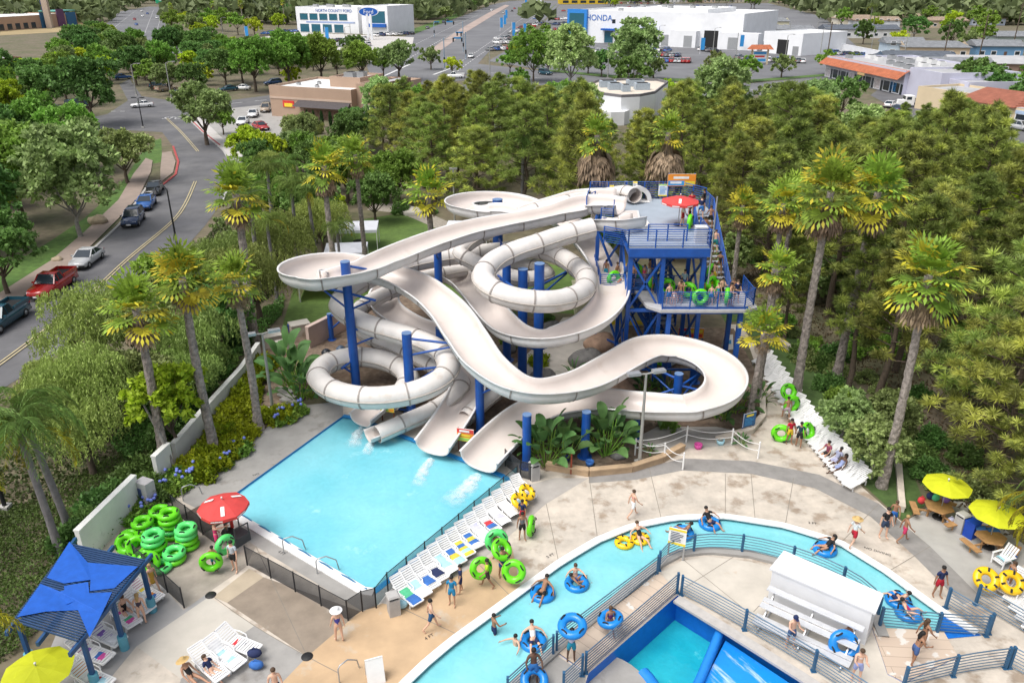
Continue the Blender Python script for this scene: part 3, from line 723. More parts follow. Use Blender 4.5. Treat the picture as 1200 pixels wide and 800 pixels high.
for i,j in ((0,1),(1,2),(3,4),(4,5),(0,3),(1,4),(2,5),(6,3)):
 a,b=Lg[i],Lg[j]
 brace((*a,9.3),(*b,9.3),.2)
 if (i,j) not in ((1,2),):brace((*a,5.6),(*b,9.2));brace((*a,5.4),(*b,1.2));brace((*b,5.4),(*a,1.2));brace((*b,5.6),(*a,9.2))
 brace((*a,5.5),(*b,5.5),.2);brace((*a,1.0),(*b,1.0),.12)
mx0,mx1=P(771,357,MZ).x,P(880,349,MZ).x;my0,my1=yf -1.0,yf+2.6
mb=MB();mb.prism([(mx0,my0),(mx1 -1.0,my0),(mx1,my0+.5),(mx1,my1),(mx0 -1.2,my1),(mx0 -.8,my0+.8)],MZ -.2,MZ,0);mb.build('lower_deck',mat('grey_white_deck',(.42,.42,.43),.7,.1),tower)
mb=MB();mb.box(((mx0+mx1)/2 -.3,my0+.2,MZ -.1),(mx1 -mx0 -.9,.08,.5));mb.build('fascia',BLUE,tower)
tower_rail([(mx0+.15,my1 -.5,MZ),(mx0+.15,my0+.15,MZ),(mx1 -1.0,my0+.15,MZ),(mx1 -.2,my0+.9,MZ)],h=1.2);tower_rail([(mx1 -.2,my0+.9,MZ),(mx1 -.25,my1,MZ)]);tower_rail([(xl+2.4,my1,MZ),(xr -.4,my1,MZ)])
for x,y in ((mx1 -1.1,my0+.5),(mx0+.7,my0+.5),(mx1 -1.0,my1 -.3)):
 mb=MB();mb.box((x,y,(MZ -.2)/2),(.3,.3,MZ -.2));mb.build('leg',BLUE,tower)
mb=MB();mb.prism([(xl -1.5,yf+2.6),(xl+2.6,yf+2.6),(xl+2.6,yf+8),(xl -1.5,yf+8)],MZ -.2,MZ,0);mb.build('inner_landing',BLUE,tower)
tower_rail([(xl -1.5,yf+7,MZ),(xl -1.5,yf+2.6,MZ),(xl+2.4,yf+2.6,MZ)],h=1.2)
def stair(a,b,w,n,name='stair_flight'):
 a=Vector(a);b=Vector(b);d=b -a;side=Vector((-d.y,d.x,0)).normalized()*w/2
 root=MB()
 for s in (-1,1):root.bar(a+side*s,b+side*s,.08,.35)
 o=root.build(name,BLUE,tower)
 for i in range(n):
  p=a+d* ((i+.5)/n);mb=MB();mb.box(tuple(p),(w,.32,.05),math.atan2(side.y,side.x));mb.build('tread',mat('stair_tread',(.45,.47,.5),.6,.1),o)
 for s in (-1,1):
  r,p=railing([a+side*s,b+side*s],n=7);ro=r.build('railing',BLUE,tower);[q.build('railing_post',BLUE,ro) for q in p]
sxa=P(847,338,MZ).x
stair((xr+1.3,yf+1.4,MZ),(xr+1.3,yf+8.2,DZ),1.5,16)
mb=MB();mb.prism([(xr -.1,yf+8.2),(xr+2.1,yf+8.2),(xr+2.0,yb -2),(xr -.1,yb -1.2)],DZ -.12,DZ -.004,0);mb.build('stair_landing',DECK,tower)
stair((xr -.9,yf+2.8,.1),(xl+.6,yf+6.6,MZ),1.3,22)
stair((xl+3.6,yf+3.4,3.0),(xl+3.6,yf+7.4,MZ),1.2,12)
def board(parent,c,w,h,rz,cols,name='sign_board',posts=None,tilt=0.0,cat=None):
 """flat coloured board standing upright at c; cols: list of (x0, z0, x1, z1, material) in fractions"""
 M=Matrix.Translation(c) @ Matrix.Rotation(rz,4,'Z') @ Matrix.Rotation(tilt,4,'X')
 mb=MB();mats= [mat('sign_white',(.75,.75,.74),.5)];mb.box((0,0,h/2),(w,.05,h),0,0,M)
 for k,(x0,z0,x1,z1,m) in enumerate(cols):
  if m not in mats:mats.append(m)
  e=.03+.002*k
  mb.add([M @ Vector((w* (x -.5),-e,h*z)) for x,z in ((x0,z0),(x1,z0),(x1,z1),(x0,z1))],[(0,1,2,3)],mats.index(m))
 return mb.build(name,mats,parent)
ORG=mat('sign_orange',(.75,.26,.03),.5);YEL=mat('sign_yellow',(.80,.62,.05),.5);REDS=mat('sign_red',(.62,.05,.04),.5);SKYB=mat('sign_blue',(.06,.30,.62),.5);INK=mat('sign_ink',(.03,.04,.08),.6);LIME=mat('sign_green',(.35,.62,.12),.5);SWH=mat('sign_white',(.75,.75,.74),.5)
def lines(x0,x1,z0,z1,n,m=INK,seed=1):
 r=random.Random(seed);out= []
 for i in range(n):
  z=z1 - (z1 -z0)* (i+.2)/n;out.append((x0,z - (z1 -z0)/n*.45,x0+ (x1 -x0)* (.6+.4*r.random()),z,m))
 return out
board(tower,(xr+.4,yb -.3,DZ+1.1),2.2,.95,0,[(0,0,1,1,ORG),(.02,.05,.6,.45,SKYB),(.62,.05,.98,.4,YEL),(.2,.6,.75,.8,SWH),(.1,.2,.5,.38,SWH)])
for x in (xr -.6,xr+1.4):
 mb=MB();mb.tube([(x,yb -.25,DZ -.1),(x,yb -.25,DZ+2.1)],.05,6);mb.build('sign_post',BLUE,tower)
board(tower,(P(776,233,DZ).x,yb -.12,DZ+.25),.75,.95,0,[(0,.9,1,1,LIME),(0,0,1,.1,YEL)]+lines(.12,.9,.18,.82,6,SKYB))
board(tower,(P(716,233,DZ).x,yb -.12,DZ+.7),.34,.42,0,[(0,.7,1,1,YEL)]+lines(.1,.9,.1,.6,3));board(tower,(P(743,233,DZ).x,yb -.12,DZ+1.0),.34,.42,0,[(0,.7,1,1,YEL)]+lines(.1,.9,.1,.6,3))
mb=MB();mb.box((xr -.45,yf+1.0,DZ+.55),(.75,.6,1.1));mb.box((xr -.45,yf+1.0,DZ+1.12),(.8,.65,.05));mb.build('control_cabinet',mat('cabinet_grey',(.55,.56,.57),.5),tower)
for px_ in ((690,240),(708,258),(733,228)):
 mb=MB();p=P(px_[0],px_[1],DZ);mb.box((p.x,p.y,DZ+.9),(.28,.22,.36));mb.box((p.x,p.y -.12,DZ+.95),(.16,.03,.16),0,1);mb.tube([(p.x,p.y,DZ),(p.x,p.y,DZ+.75)],.05,6);mb.build('signal_box',[METAL,DARK],tower)
p=P(836,300,DZ);mb=MB();mb.tube([(xr+.1,yf -.1,DZ -2.5),(xr+.1,yf -.1,DZ+3.4)],.05,6);mb.build('flag_pole',METAL,tower)
LEAF_G=leafmat('leaf_mid_green',(0.201,0.348,0.055));LEAF_D=leafmat('leaf_dark_green',(0.128,0.244,0.059));LEAF_P=leafmat('leaf_pale_green',(0.305,0.439,0.159))
LEAF_Y=leafmat('leaf_bright_green',(0.377,0.500,0.032));LEAF_O=leafmat('leaf_olive',(0.244,0.323,0.110));LEAF_PEP=leafmat('leaf_pepper',(0.262,0.348,0.091),island=.3)
PINE_M=leafmat('pine_needles',(0.250,0.311,0.071),island=.4,var=.4,scale=.45,rand=.3);PINE_D=leafmat('pine_needles_dark',(0.159,0.195,0.051),island=.4,rand=.25);PINE_L=leafmat('pine_needles_light',(0.427,0.488,0.104),island=.35,rand=.2)
PALM_G=leafmat('palm_green',(0.230,0.350,0.045),scale=1.2,island=.3,rand=.15);PALM_Y=leafmat('palm_yellow',(0.520,0.460,0.040),scale=1.2,island=.35,rand=.1)
SKIRT=leafmat('dead_fronds',(0.287,0.213,0.138),scale=1.5,island=.5,trans=.15);FEATHER=leafmat('feather_palm_green',(0.171,0.259,0.061),scale=1.0,island=.35)
FEATHER_Y=leafmat('feather_palm_yellow',(0.345,0.310,0.023),scale=1.0,island=.35)
BARK=mat('bark',(.10,.075,.055),.9,.3,4.0,bump=.6);BARK_P=mat('pale_bark',(.26,.24,.22),.9,.3,3.0,bump=.4)
PALMBARK=mat('palm_bark',(.27,.235,.21),.95,.5,5.0,bump=1.0,bscale=11,rand=.1);PALMBARK2=mat('smooth_palm_bark',(.17,.16,.16),.9,.25,3.0,bump=.4)
PADDLE=leafmat('paddle_leaf',(0.080,0.174,0.051),scale=1.5,island=.3);BLUEF=mat('blue_flower',(.17,.22,.62),.7,.3,8.0);SHRUBY=leafmat('yellow_green_shrub',(0.230,0.299,0.014),scale=1.5)
CYP=leafmat('cypress_green',(0.043,0.087,0.026))
nr=np.random.RandomState(3)
def cards_mesh(name,C,U,V,mats,mi=None,sm=False):
 n=len(C);vs=np.empty((n,4,3));vs[:,0]=C -U;vs[:,1]=C+V -U*.1;vs[:,2]=C+U;vs[:,3]=C -V -U*.1
 me=bpy.data.meshes.new(name);me.vertices.add(n*4);me.vertices.foreach_set('co',vs.astype(np.float32).ravel())
 me.loops.add(n*4);me.loops.foreach_set('vertex_index',np.arange(n*4,dtype=np.int32));me.polygons.add(n)
 me.polygons.foreach_set('loop_start',np.arange(0,n*4,4,dtype=np.int32));me.polygons.foreach_set('loop_total',np.full(n,4,dtype=np.int32))
 for m in (mats if isinstance(mats,(list,tuple)) else [mats]):me.materials.append(m)
 if mi is not None:me.polygons.foreach_set('material_index',np.asarray(mi,dtype=np.int32))
 me.update(calc_edges=True);return me
def unit(a):return a/np.maximum(np.linalg.norm(a,axis=-1,keepdims=True),1e-9)
def rand_dirs(n):return unit(nr.normal(size=(n,3)))
def leaf_axes(n,D,length,width,droop=.0):
 """leaf long axis roughly along D with scatter, width axis across"""
 a=unit(D+nr.normal(size=(n,3))*.7+np.array([0,0,-droop]));b=unit(np.cross(a,rand_dirs(n)))
 s= (.7+.6*nr.rand(n,1));return a*length*s,b*width*s
def lobes_crown(r,h0,h,nl,seed):
 q=np.random.RandomState(seed);L= []
 for i in range(nl):
  a=2.399*i+q.rand()*.6;t= (i+.5)/nl;zz=h0+ (h -h0)* (.22+.62*t)+q.normal()*.05* (h -h0)
  rad=r* (.60*math.sin(math.pi* (.18+.72*t)) ** .7)* (.75+.5*q.rand())
  s=r* (.36+.20*q.rand())* (1 -.25*t)
  L.append((rad*math.cos(a),rad*math.sin(a),min(zz,h -s*.7),s))
 L.append((0,0,h -r*.45,r*.42));return L
def broadleaf(r,h0,h,leaves,size,seed,nl=9,flat=.8):
 L=lobes_crown(r,h0,h,nl,seed);Cs= [];Ds= []
 tot=sum(l[3] ** 2 for l in L)
 for (x,y,z,s) in L:
  n=int(leaves*s*s/tot);nc=max(6,int(n/26));cd=rand_dirs(nc);cd[:,2]=np.where(cd[:,2]< -.5,-cd[:,2],cd[:,2]);cr=s* (.72+.38*nr.rand(nc,1))
  cc=cd*cr*np.array([1,1,flat]);k=nr.randint(0,nc,n);d=rand_dirs(n)* (s*.26)*nr.rand(n,1) ** .5
  Cs.append(np.array([x,y,z])+cc[k]+d);Ds.append(unit(cd[k]+d/ (s*.26)*.8))
 C=np.concatenate(Cs);D=np.concatenate(Ds);U,V=leaf_axes(len(C),D,size,size*.55,.3);return C,U,V,L
def trunk_mesh(name,L,h0,h,r0,m,limbs=7,lean=0.0):
 mb=MB();top=Vector((lean,0,h0+ (h -h0)*.55));mid=Vector((lean*.3+.1,.05,h0*.6))
 pts=catmull([(0,0,-.2),mid,(lean*.6,0,h0),top],3);n=len(pts)
 mb.tube(pts,[r0* (1.25 -.95*i/ (n -1)) for i in range(n)],8)
 for (x,y,z,s) in L[:limbs]:
  a=Vector((lean*.5,0,h0* (.75+.3*rnd.random())));b=Vector((x,y,z));m_= (a+b)/2+Vector((0,0,-.05* (b -a).length))
  p=catmull([a,m_,b],3);k=len(p);mb.tube(p,[r0* (.5 -.4*i/ (k -1)) for i in range(k)],5)
 return mb.mesh(name,m)
PROTO= {}
def proto(key,name,parts):
 """parts: [(part name, mesh, material list)] kept as meshes; instances link them"""
 PROTO[key]= (name,parts)
def plant(key,loc,rz=None,sc=1.0,desc='',cat='tree',group=None,where=None,z=0.0):
 name,parts=PROTO[key]
 o=thing(name,desc,cat,(loc[0],loc[1],z),rnd.random()*6.28 if rz is None else rz,group,where)
 o.scale= (sc,sc,sc) if not isinstance(sc,tuple) else sc
 for pn,me in parts:link(pn,me,o)
 return o
def mk_broad(key,r,h0,h,leaves,size,seed,m,nl=9,bark=BARK,r0=.25,name='broadleaf_tree',lean=0.):
 C,U,V,L=broadleaf(r,h0,h,leaves,size,seed,nl)
 proto(key,name,[('trunk',trunk_mesh('trunk',L,h0,h,r0,bark,lean=lean)),('crown',cards_mesh('crown',C,U,V,m))])
mk_broad('broad_mid',4.5,2.8,9,9000,.24,11,LEAF_G,name='shade_tree');mk_broad('broad_dark',4.8,2.6,9.5,9000,.25,12,LEAF_D,nl=11,name='dark_leaf_tree')  # dark, grey-green and bright broadleaf trees told apart by leaf tone, species unknown
mk_broad('sycamore',5.2,2.6,12.5,9500,.30,13,LEAF_P,nl=14,bark=BARK_P,name='sycamore_tree');mk_broad('olive',4.2,2.2,8,8500,.22,14,LEAF_O,nl=10,name='grey_green_tree')
mk_broad('bright',3.4,2.0,7.5,7000,.24,15,LEAF_Y,nl=9,name='bright_leaf_tree');mk_broad('young',2.2,1.6,5.0,5000,.15,16,LEAF_Y,nl=6,r0=.1,name='young_tree')
mk_broad('small_olive',2.6,1.5,4.8,5000,.17,17,LEAF_O,nl=8,bark=BARK_P,r0=.16,name='grey_green_tree')
mk_broad('oak_big',6.4,3,14,9000,.30,25,LEAF_G,nl=12,name='shade_tree');mk_broad('far_mid',4.5,2.5,8.5,2200,.50,21,LEAF_G,name='shade_tree');mk_broad('far_dark',5.0,2.2,9.5,2200,.55,22,LEAF_D,nl=10,name='dark_leaf_tree');mk_broad('far_olive',4.2,2.2,7.5,2000,.48,23,LEAF_O,name='grey_green_tree');mk_broad('far_bright',3.6,2.0,6.5,1700,.45,24,LEAF_Y,name='bright_leaf_tree')
def mk_bush(key,r,h,leaves,size,m,seed,name='shrub',flowers=None):
 q=np.random.RandomState(seed);n=leaves;nc=40;cd=rand_dirs(nc);cd[:,2]=abs(cd[:,2]);cc=cd*np.array([r,r,h])* (.6+.35*nr.rand(nc,1))
 k=nr.randint(0,nc,n);C=cc[k]+rand_dirs(n)*r*.28*nr.rand(n,1);C[:,2]=np.maximum(C[:,2],.05);U,V=leaf_axes(n,unit(C+1e-6),size,size*.5);parts= [('foliage',cards_mesh('foliage',C,U,V,m))]
 if flowers:
  for i in range(flowers):
   a=q.rand()*6.28;rr=r*.85*q.rand() ** .5;z=h* (1.0+.25*q.rand());mb=MB();mb.tube([(rr*math.cos(a)*.7,rr*math.sin(a)*.7,.1),(rr*math.cos(a),rr*math.sin(a),z)],.012,4,1);mb.ball((rr*math.cos(a),rr*math.sin(a),z+.06),.09,8,6,0);parts.append(('flower',mb.mesh('flower',[BLUEF,LEAF_G])))
 proto(key,name,parts)
mk_bush('bush_dark',1.5,1.5,2600,.13,LEAF_D,31);mk_bush('bush_mid',1.3,1.2,2200,.12,LEAF_G,32);mk_bush('bush_yellow',1.0,.75,1800,.11,SHRUBY,33);mk_bush('bush_olive',1.4,1.4,2400,.12,LEAF_O,34)
def mk_pine(key,h,r,h0,tufts,seed,name='pine_tree',blades=58,ln=.27,wd=.023,m=(PINE_M,PINE_L,PINE_D)):
 q=np.random.RandomState(seed);tr=MB();pts= [Vector((q.normal()*.12* (i> 0),q.normal()*.12* (i> 0),h*i/8 -.2* (i== 0))) for i in range(9)]
 tr.tube(pts,[.26* (1 -i/8.6) for i in range(9)],7);T= []
 nb=max(18,tufts // 7)
 for b in range(nb):
  t= (b+.5)/nb;z=h0+ (h -h0)*t;a=b*2.399+q.rand()*.5
  reach=r* (1.0 -t) ** .62* (.55+.55*q.rand())+.35;tip=Vector((reach*math.cos(a),reach*math.sin(a),min(z+reach* (.22+.25*q.rand()),h)))
  base=Vector((0,0,z -.2));midp= (base+tip)/2+Vector((0,0,-.1));tr.tube([base,midp,tip],[.06,.045,.02],4,smooth=False)
  for j in range(7):
   s=.42+.58* (j+1)/7;p=base.lerp(tip,s) if s> .5 else base.lerp(midp,s*2);o_=q.normal(size=3)* (.10+.12*reach*.5);T.append((p.x+o_[0],p.y+o_[1],p.z+o_[2]*.6+.08,a))
 T.append((0,0,h,0));T=np.array(T);n=len(T)*blades;k=np.repeat(np.arange(len(T)),blades);D=rand_dirs(n);D[:,2]=D[:,2]*.8+.35
 D[:,0]+= .35*np.cos(T[k,3]);D[:,1]+= .35*np.sin(T[k,3]);D=unit(D);l=ln* (.75+.5*nr.rand(n,1))
 C=T[k,:3]+D*l;U=D*l;V=unit(np.cross(D,rand_dirs(n)))*wd;mi=np.where(nr.rand(len(T))< .3,1,np.where(nr.rand(len(T))< .3,2,0))[k]
 proto(key,name,[('trunk',tr.mesh('trunk',BARK)),('crown',cards_mesh('crown',C,U,V,list(m),mi))])
mk_pine('pine_tall',15,3.6,3.6,300,41);mk_pine('pine_round',12.5,4.2,3.0,300,42);mk_pine('pine_thin',13.5,2.6,4.2,220,43);mk_pine('pine_dark',14,4.2,4.4,300,44,m=(PINE_M,PINE_M,PINE_D));mk_pine('far_pine',13,3.6,3,170,45,blades=14,ln=.55,wd=.09)
def mk_pepper(key,r,h,strands,seed):
 q=np.random.RandomState(seed);L=lobes_crown(r,h*.35,h,10,seed);Cs= [];Us= [];Vs= []
 for i in range(strands):
  x,y,z,s=L[q.randint(len(L))];d=rand_dirs(1)[0];d[2]=abs(d[2])*.8;p=np.array([x,y,z])+d*s*np.array([1.05,1.05,.9])* (.75+.3*q.rand());out=np.array([d[0],d[1],0])*.25;n=q.randint(5,13);dr=.12
  for j in range(n):
   c=p+out* (1 -math.exp(-j*.3))+np.array([0,0,.12*math.sin(min(j,3)*.8) -dr*j]);
   if c[2]< .4:break
   Cs.append(c+q.normal(size=3)*.05);a=unit(np.array([q.normal()*.5,q.normal()*.5,-.8]));Us.append(a*.13* (.8+.4*q.rand()));Vs.append(unit(np.cross(a,rand_dirs(1)[0]))*.042)
 proto(key,'pepper_tree',[('trunk',trunk_mesh('trunk',L,h*.3,h,.24,BARK)),('crown',cards_mesh('crown',np.array(Cs),np.array(Us),np.array(Vs),LEAF_PEP))])
mk_pepper('pepper_a',3.6,7.0,1500,51);mk_pepper('pepper_b',3.0,6.0,1200,52)
def frond_fan(C,U,V,MI,base,d,pet,bl,droop,mi,q,blades=15,spread=112,wd=.068,yt=0):
 d=d/np.linalg.norm(d);hub=base+d*pet+np.array([0,0,-droop*pet*.25]);side=np.cross(d,np.array([0,0,1.]));side=side/max(np.linalg.norm(side),1e-6);
 C.append((base+hub)/2);U.append((hub -base)/2);V.append(side*.03);MI.append(mi)
 nrm=np.cross(side,d)
 for k in range(blades):
  a=R(spread)* (2*k/ (blades -1) -1);e=d*math.cos(a)+side*math.sin(a)+nrm* (.18*abs(math.sin(a))) ;e=e/np.linalg.norm(e);l=bl* (1 -.25*abs(a)/R(spread))* (.9+.2*q.rand())
  m=hub+e*l*.62;tip=m+unit(e+np.array([0,0,-droop -.5*q.rand() ** 2]))*l*.42
  w=np.cross(e,nrm);w=w/max(np.linalg.norm(w),1e-6)
  C.append((hub+m)/2);U.append((m -hub)/2*1.05);V.append(w*wd*1.6*bl);MI.append(mi)
  C.append((m+tip)/2);U.append((tip -m)/2*1.08);V.append(w*wd*1.1*bl);MI.append(1 if mi== 0 and yt and q.rand()< yt else mi)
def palm_trunk(h,r0,r1,seed,m,lean=(0,0),rough=.12,n=14):
 q=np.random.RandomState(seed);mb=MB();pts= [];rr= [];k=max(16,int(h/.22));vs= [];fs= []
 for i in range(k+1):
  t=i/k;x=lean[0]*t*t+.08*math.sin(t*4+seed);y=lean[1]*t*t;r= (r0* (1+.45*math.exp(-t*14))* (1 -t)+r1*t)
  for j in range(n):
   a=2*math.pi*j/n;rj=r* (1+rough* (q.rand() -.5)*2);vs.append((x+rj*math.cos(a),y+rj*math.sin(a),h*t -.15* (i== 0)))
 for i in range(k):
  for j in range(n):fs.append((i*n+j,i*n+ (j+1) % n,(i+1)*n+ (j+1) % n,(i+1)*n+j))
 mb.add(vs,fs);return mb.mesh('trunk',m),np.array([lean[0]+.08*math.sin(4+seed),lean[1],h])
def mk_fan(key,h,seed,green=30,yellow=14,skirt=70,sk_len=1.6,fl=1.0,r0=.24,lean=(0,0),yel_up=False,up=1.0):
 q=np.random.RandomState(seed);tm,top=palm_trunk(h,r0,r0*.72,seed,PALMBARK,lean);C,U,V,MI= [],[],[],[]
 N=green+yellow
 for i in range(N):
  t=i/N;el=R(84 -122*t ** .9*up+q.normal()*10);az=i*2.399+q.rand()*.3;d=np.array([math.cos(el)*math.cos(az),math.cos(el)*math.sin(az),math.sin(el)])
  isy=q.rand()< yellow/N* ((.25+1.5*t) if not yel_up else (.6+.8*t));base=top+np.array([0,0,.25 -.6*t])
  frond_fan(C,U,V,MI,base,d,fl* (.75+.4*q.rand()),fl*1.15,(.12+.38*t)* (.6+.8*q.rand()),1 if isy else 0,q,yt=.35*t)
 crown=cards_mesh('crown',np.array(C),np.array(U),np.array(V),[PALM_G,PALM_Y],MI);parts= [('trunk',tm),('crown',crown)]
 if skirt:
  C,U,V,MI= [],[],[],[]
  for i in range(skirt):
   az=i*2.399;el=R(-48 -38*q.rand());d=np.array([math.cos(el)*math.cos(az),math.cos(el)*math.sin(az),math.sin(el)]);b=top+np.array([math.cos(az)*r0*.7,math.sin(az)*r0*.7,-.25 -sk_len*.45*q.rand()])
   frond_fan(C,U,V,MI,b,d,sk_len*.35,sk_len*.55* (.7+.5*q.rand()),.9,0,q,blades=7,spread=40,wd=.05)
  parts.append(('skirt',cards_mesh('skirt',np.array(C),np.array(U),np.array(V),SKIRT)))
 proto(key,'fan_palm',parts)
def mk_feather(key,h,seed,fronds=22,ln=3.0,r0=.19,yellow=0,lean=(0,0),name='queen_palm',droop=1.0):
 q=np.random.RandomState(seed);tm,top=palm_trunk(h,r0,r0*.8,seed,PALMBARK2,lean,.04);C,U,V,MI= [],[],[],[]
 for i in range(fronds):
  t=i/fronds;el=R(78 -75*t+q.normal()*6);az=i*2.399+q.rand()*.4;hd=np.array([math.cos(az),math.sin(az),0]);l=ln* (.85+.3*q.rand());p=top.copy();e=el;n=15;mi=1 if i >= fronds -yellow else 0;sd=np.array([-math.sin(az),math.cos(az),0])
  for j in range(n):
   st=l/n;d=hd*math.cos(e)+np.array([0,0,math.sin(e)]);p2=p+d*st
   C.append((p+p2)/2);U.append((p2 -p)/2*1.1);V.append(sd*.02);MI.append(mi)
   if j> 1:
    lf=.62*math.sin(math.pi* (.16+.8*j/n)) ** .6*ln/3
    for s in (-1,1):
     for rep in (0,.33,.66):
      a=unit(sd*s* (.75+.2*q.rand())+d*.5+np.array([0,0,-.55*droop+.25*q.normal()]));m_=p+d*st*rep;a2=unit(a+np.array([0,0,-.75*droop]))
      C.append(m_+a*lf*.3);U.append(a*lf*.32);V.append(unit(np.cross(a,d))*.028);MI.append(mi);C.append(m_+a*lf*.6+a2*lf*.22);U.append(a2*lf*.26);V.append(unit(np.cross(a2,d))*.022);MI.append(mi)
   p=p2;e -= R(9.5)*droop* (.6+.9*j/n)* (1.1 -.3*t)
 proto(key,name,[('trunk',tm),('crown',cards_mesh('crown',np.array(C),np.array(U),np.array(V),[FEATHER,FEATHER_Y],MI))])
def mk_paddle(key,h,n,seed,lw=.32,ll=1.2,name='bird_of_paradise_plant',spread=1.0):
 q=np.random.RandomState(seed);parts= [];stems=MB()
 lf=MB()
 for i in range(n):
  az=i*2.399+q.rand()*.4;t= (i+.5)/n;bx=.35*spread*q.rand();el=R(86 -50*t*spread);l=h* (.55+.45* (1 -t))* (.85+.3*q.rand())*.62
  b=Vector((bx*math.cos(az),bx*math.sin(az),0));d=Vector((math.cos(el)*math.cos(az),math.cos(el)*math.sin(az),math.sin(el)));tip=b+d*l;stems.tube([b,tip],[.035,.02],5)
  side=Vector((-math.sin(az),math.cos(az),0));roll=q.normal()*.5;nrm=side.cross(d);side= (side*math.cos(roll)+nrm*math.sin(roll));p=tip;e=el;vs= [];L_=ll* (.8+.4*q.rand());W=lw* (.8+.4*q.rand())
  for j in range(7):
   s=j/6;w=W*math.sin(math.pi* (.06+.90*s)) ** .65;up=Vector((0,0,1))*w*.35
   vs+= [p -side*w+up,p,p+side*w+up];d=Vector((math.cos(e)*math.cos(az),math.cos(e)*math.sin(az),math.sin(e)));p=p+d* (L_/6);e -= R(11)
  lf.add(vs,[f for j in range(6) for f in ((j*3,j*3+1,j*3+4,j*3+3),(j*3+1,j*3+2,j*3+5,j*3+4))],0,True)
 proto(key,name,[('stems',stems.mesh('stems',LEAF_G)),('foliage',lf.mesh('foliage',PADDLE))])
mk_fan('fan_a',9.0,61,17,7,45,1.3,fl=.92,r0=.26);mk_fan('fan_b',10.2,62,13,10,40,1.2,fl=.9,r0=.25,yel_up=True);mk_fan('fan_c',10.0,63,15,8,36,1.2,fl=.9,r0=.25,yel_up=True);mk_fan('fan_tall',11.8,64,19,4,45,1.4,fl=.95,r0=.24);mk_fan('fan_skirt',11.2,65,16,2,150,3.0,fl=.9,r0=.30)
mk_fan('fan_big',13.2,66,21,6,80,1.9,fl=1.12,r0=.27);mk_fan('fan_yellow',6.0,67,10,10,10,1.0,fl=.85,r0=.22,yel_up=True,up=.9);mk_fan('fan_orange',8.4,68,9,11,50,1.4,fl=.8,r0=.22,yel_up=True)
mk_fan('fan_big2',12.4,69,19,8,60,1.7,fl=1.05,r0=.27,lean=(.5,.2),yel_up=True)
mk_feather('queen_a',7.2,71,24,3.3,yellow=4,lean=(-.5,.2));mk_feather('queen_b',7.0,72,22,3.0,yellow=2,lean=(-.6,.1));mk_feather('queen_c',8.6,73,20,2.7,yellow=1);mk_feather('queen_gold',6.0,74,26,3.2,yellow=18)
mk_paddle('paddle_big',3.4,20,81);mk_paddle('paddle_mid',2.6,15,82,.27,1.0);mk_paddle('paddle_low',1.3,16,83,.14,.8,'leafy_plant',1.3);mk_paddle('spiky',.9,20,84,.05,.8,'agave_plant',1.4)
mk_bush('agapanthus',.75,.55,900,.12,LEAF_G,85,'agapanthus_plant',flowers=4)
def mk_cyp():
 n=1800;t=nr.rand(n);a=nr.rand(n)*6.28;r=.75*np.sin(np.pi* (.08+.9*t)) ** .7* (.75+.3*nr.rand(n));C=np.stack([r*np.cos(a),r*np.sin(a),.3+7*t],1);U,V=leaf_axes(n,np.tile([0,0,1.],(n,1)),.35,.12)
 mb=MB();mb.tube([(0,0,0),(0,0,5)],[.15,.05],6);proto('cypress','cypress_tree',[('trunk',mb.mesh('trunk',BARK)),('crown',cards_mesh('crown',C,U,V,CYP))])
mk_cyp()
def pl(key,u,v,desc,where='',sc=1.0,group=None,cat='tree',rz=None,z=0.0):return plant(key,P(u,v),rz,sc,desc,cat,group,where,z)
G1='fan palms along the left planting bed'
pl('fan_a',197,547,'shaggy fan palm with green and yellow fronds','nearest the white wall corner',1.1,G1,'palm');pl('fan_b',251,532,'yellow-fronded fan palm with spotted trunk','between two others in the left bed',1.1,G1,'palm');pl('fan_c',303,503,'yellow-green fan palm','closest to the twin lamp by the pool',1.0,G1,'palm')
pl('fan_a',300,400,'squat shaggy fan palm with a long grey skirt','beside the street lamp and road bend',1.3,'fan palms by the street','palm')
pl('fan_orange',394,338,'tall orange-brown fan palm','in front of the white canopies',1.34,'fan palms on the turf','palm');pl('fan_tall',429,326,'tall green fan palm with grey trunk','between the white canopies and turf',.99,'fan palms on the turf','palm')
pl('fan_yellow',508,335,'bright yellow palm','standing before the far white canopy',1.45,'fan palms on the turf','palm')
pl('fan_skirt',693,312,'fan palm with a huge skirt of dead fronds','behind the deck railing',1.14,'shaggy palms behind the tower','palm');pl('fan_skirt',771,312,'fan palm with a huge skirt of dead fronds','behind the deck railing',1.16,'shaggy palms behind the tower','palm')
pl('fan_orange',857,352,'orange-tipped fan palm','just behind the tower stairs',1.02,'palms beside the tower','palm')
pl('fan_big',932,468,'big shaggy fan palm','directly behind the lounger path',1.08,'big palms right of the tower','palm');pl('fan_big2',980,445,'big shaggy fan palm with drooping dead skirt','one trunk farther from the tower',1.1,'big palms right of the tower','palm');pl('fan_tall',893,420,'green fan palm, half hidden','next to the tower deck corner',1.0,'big palms right of the tower','palm');pl('fan_tall',905,400,'green fan palm with thin trunk','behind the half-hidden one',.98,'big palms right of the tower','palm')
pl('fan_yellow',880,487,'low yellow fan palm','at the right slide ring',1.0,'palms beside the tower','palm');pl('fan_tall',888,470,'small green fan palm','behind the low yellow one',.8,'palms beside the tower','palm')
pl('fan_big',1033,570,'leaning fan palm with full green head','rooted in the side lawn',.95,None,'palm')
pl('queen_a',70,650,'large feather palm with golden lower fronds','above the dirt slope',1.0,'feather palms on the slope','palm');pl('queen_b',82,624,'feather palm with pale green fronds','just behind the golden one',1.0,'feather palms on the slope','palm')
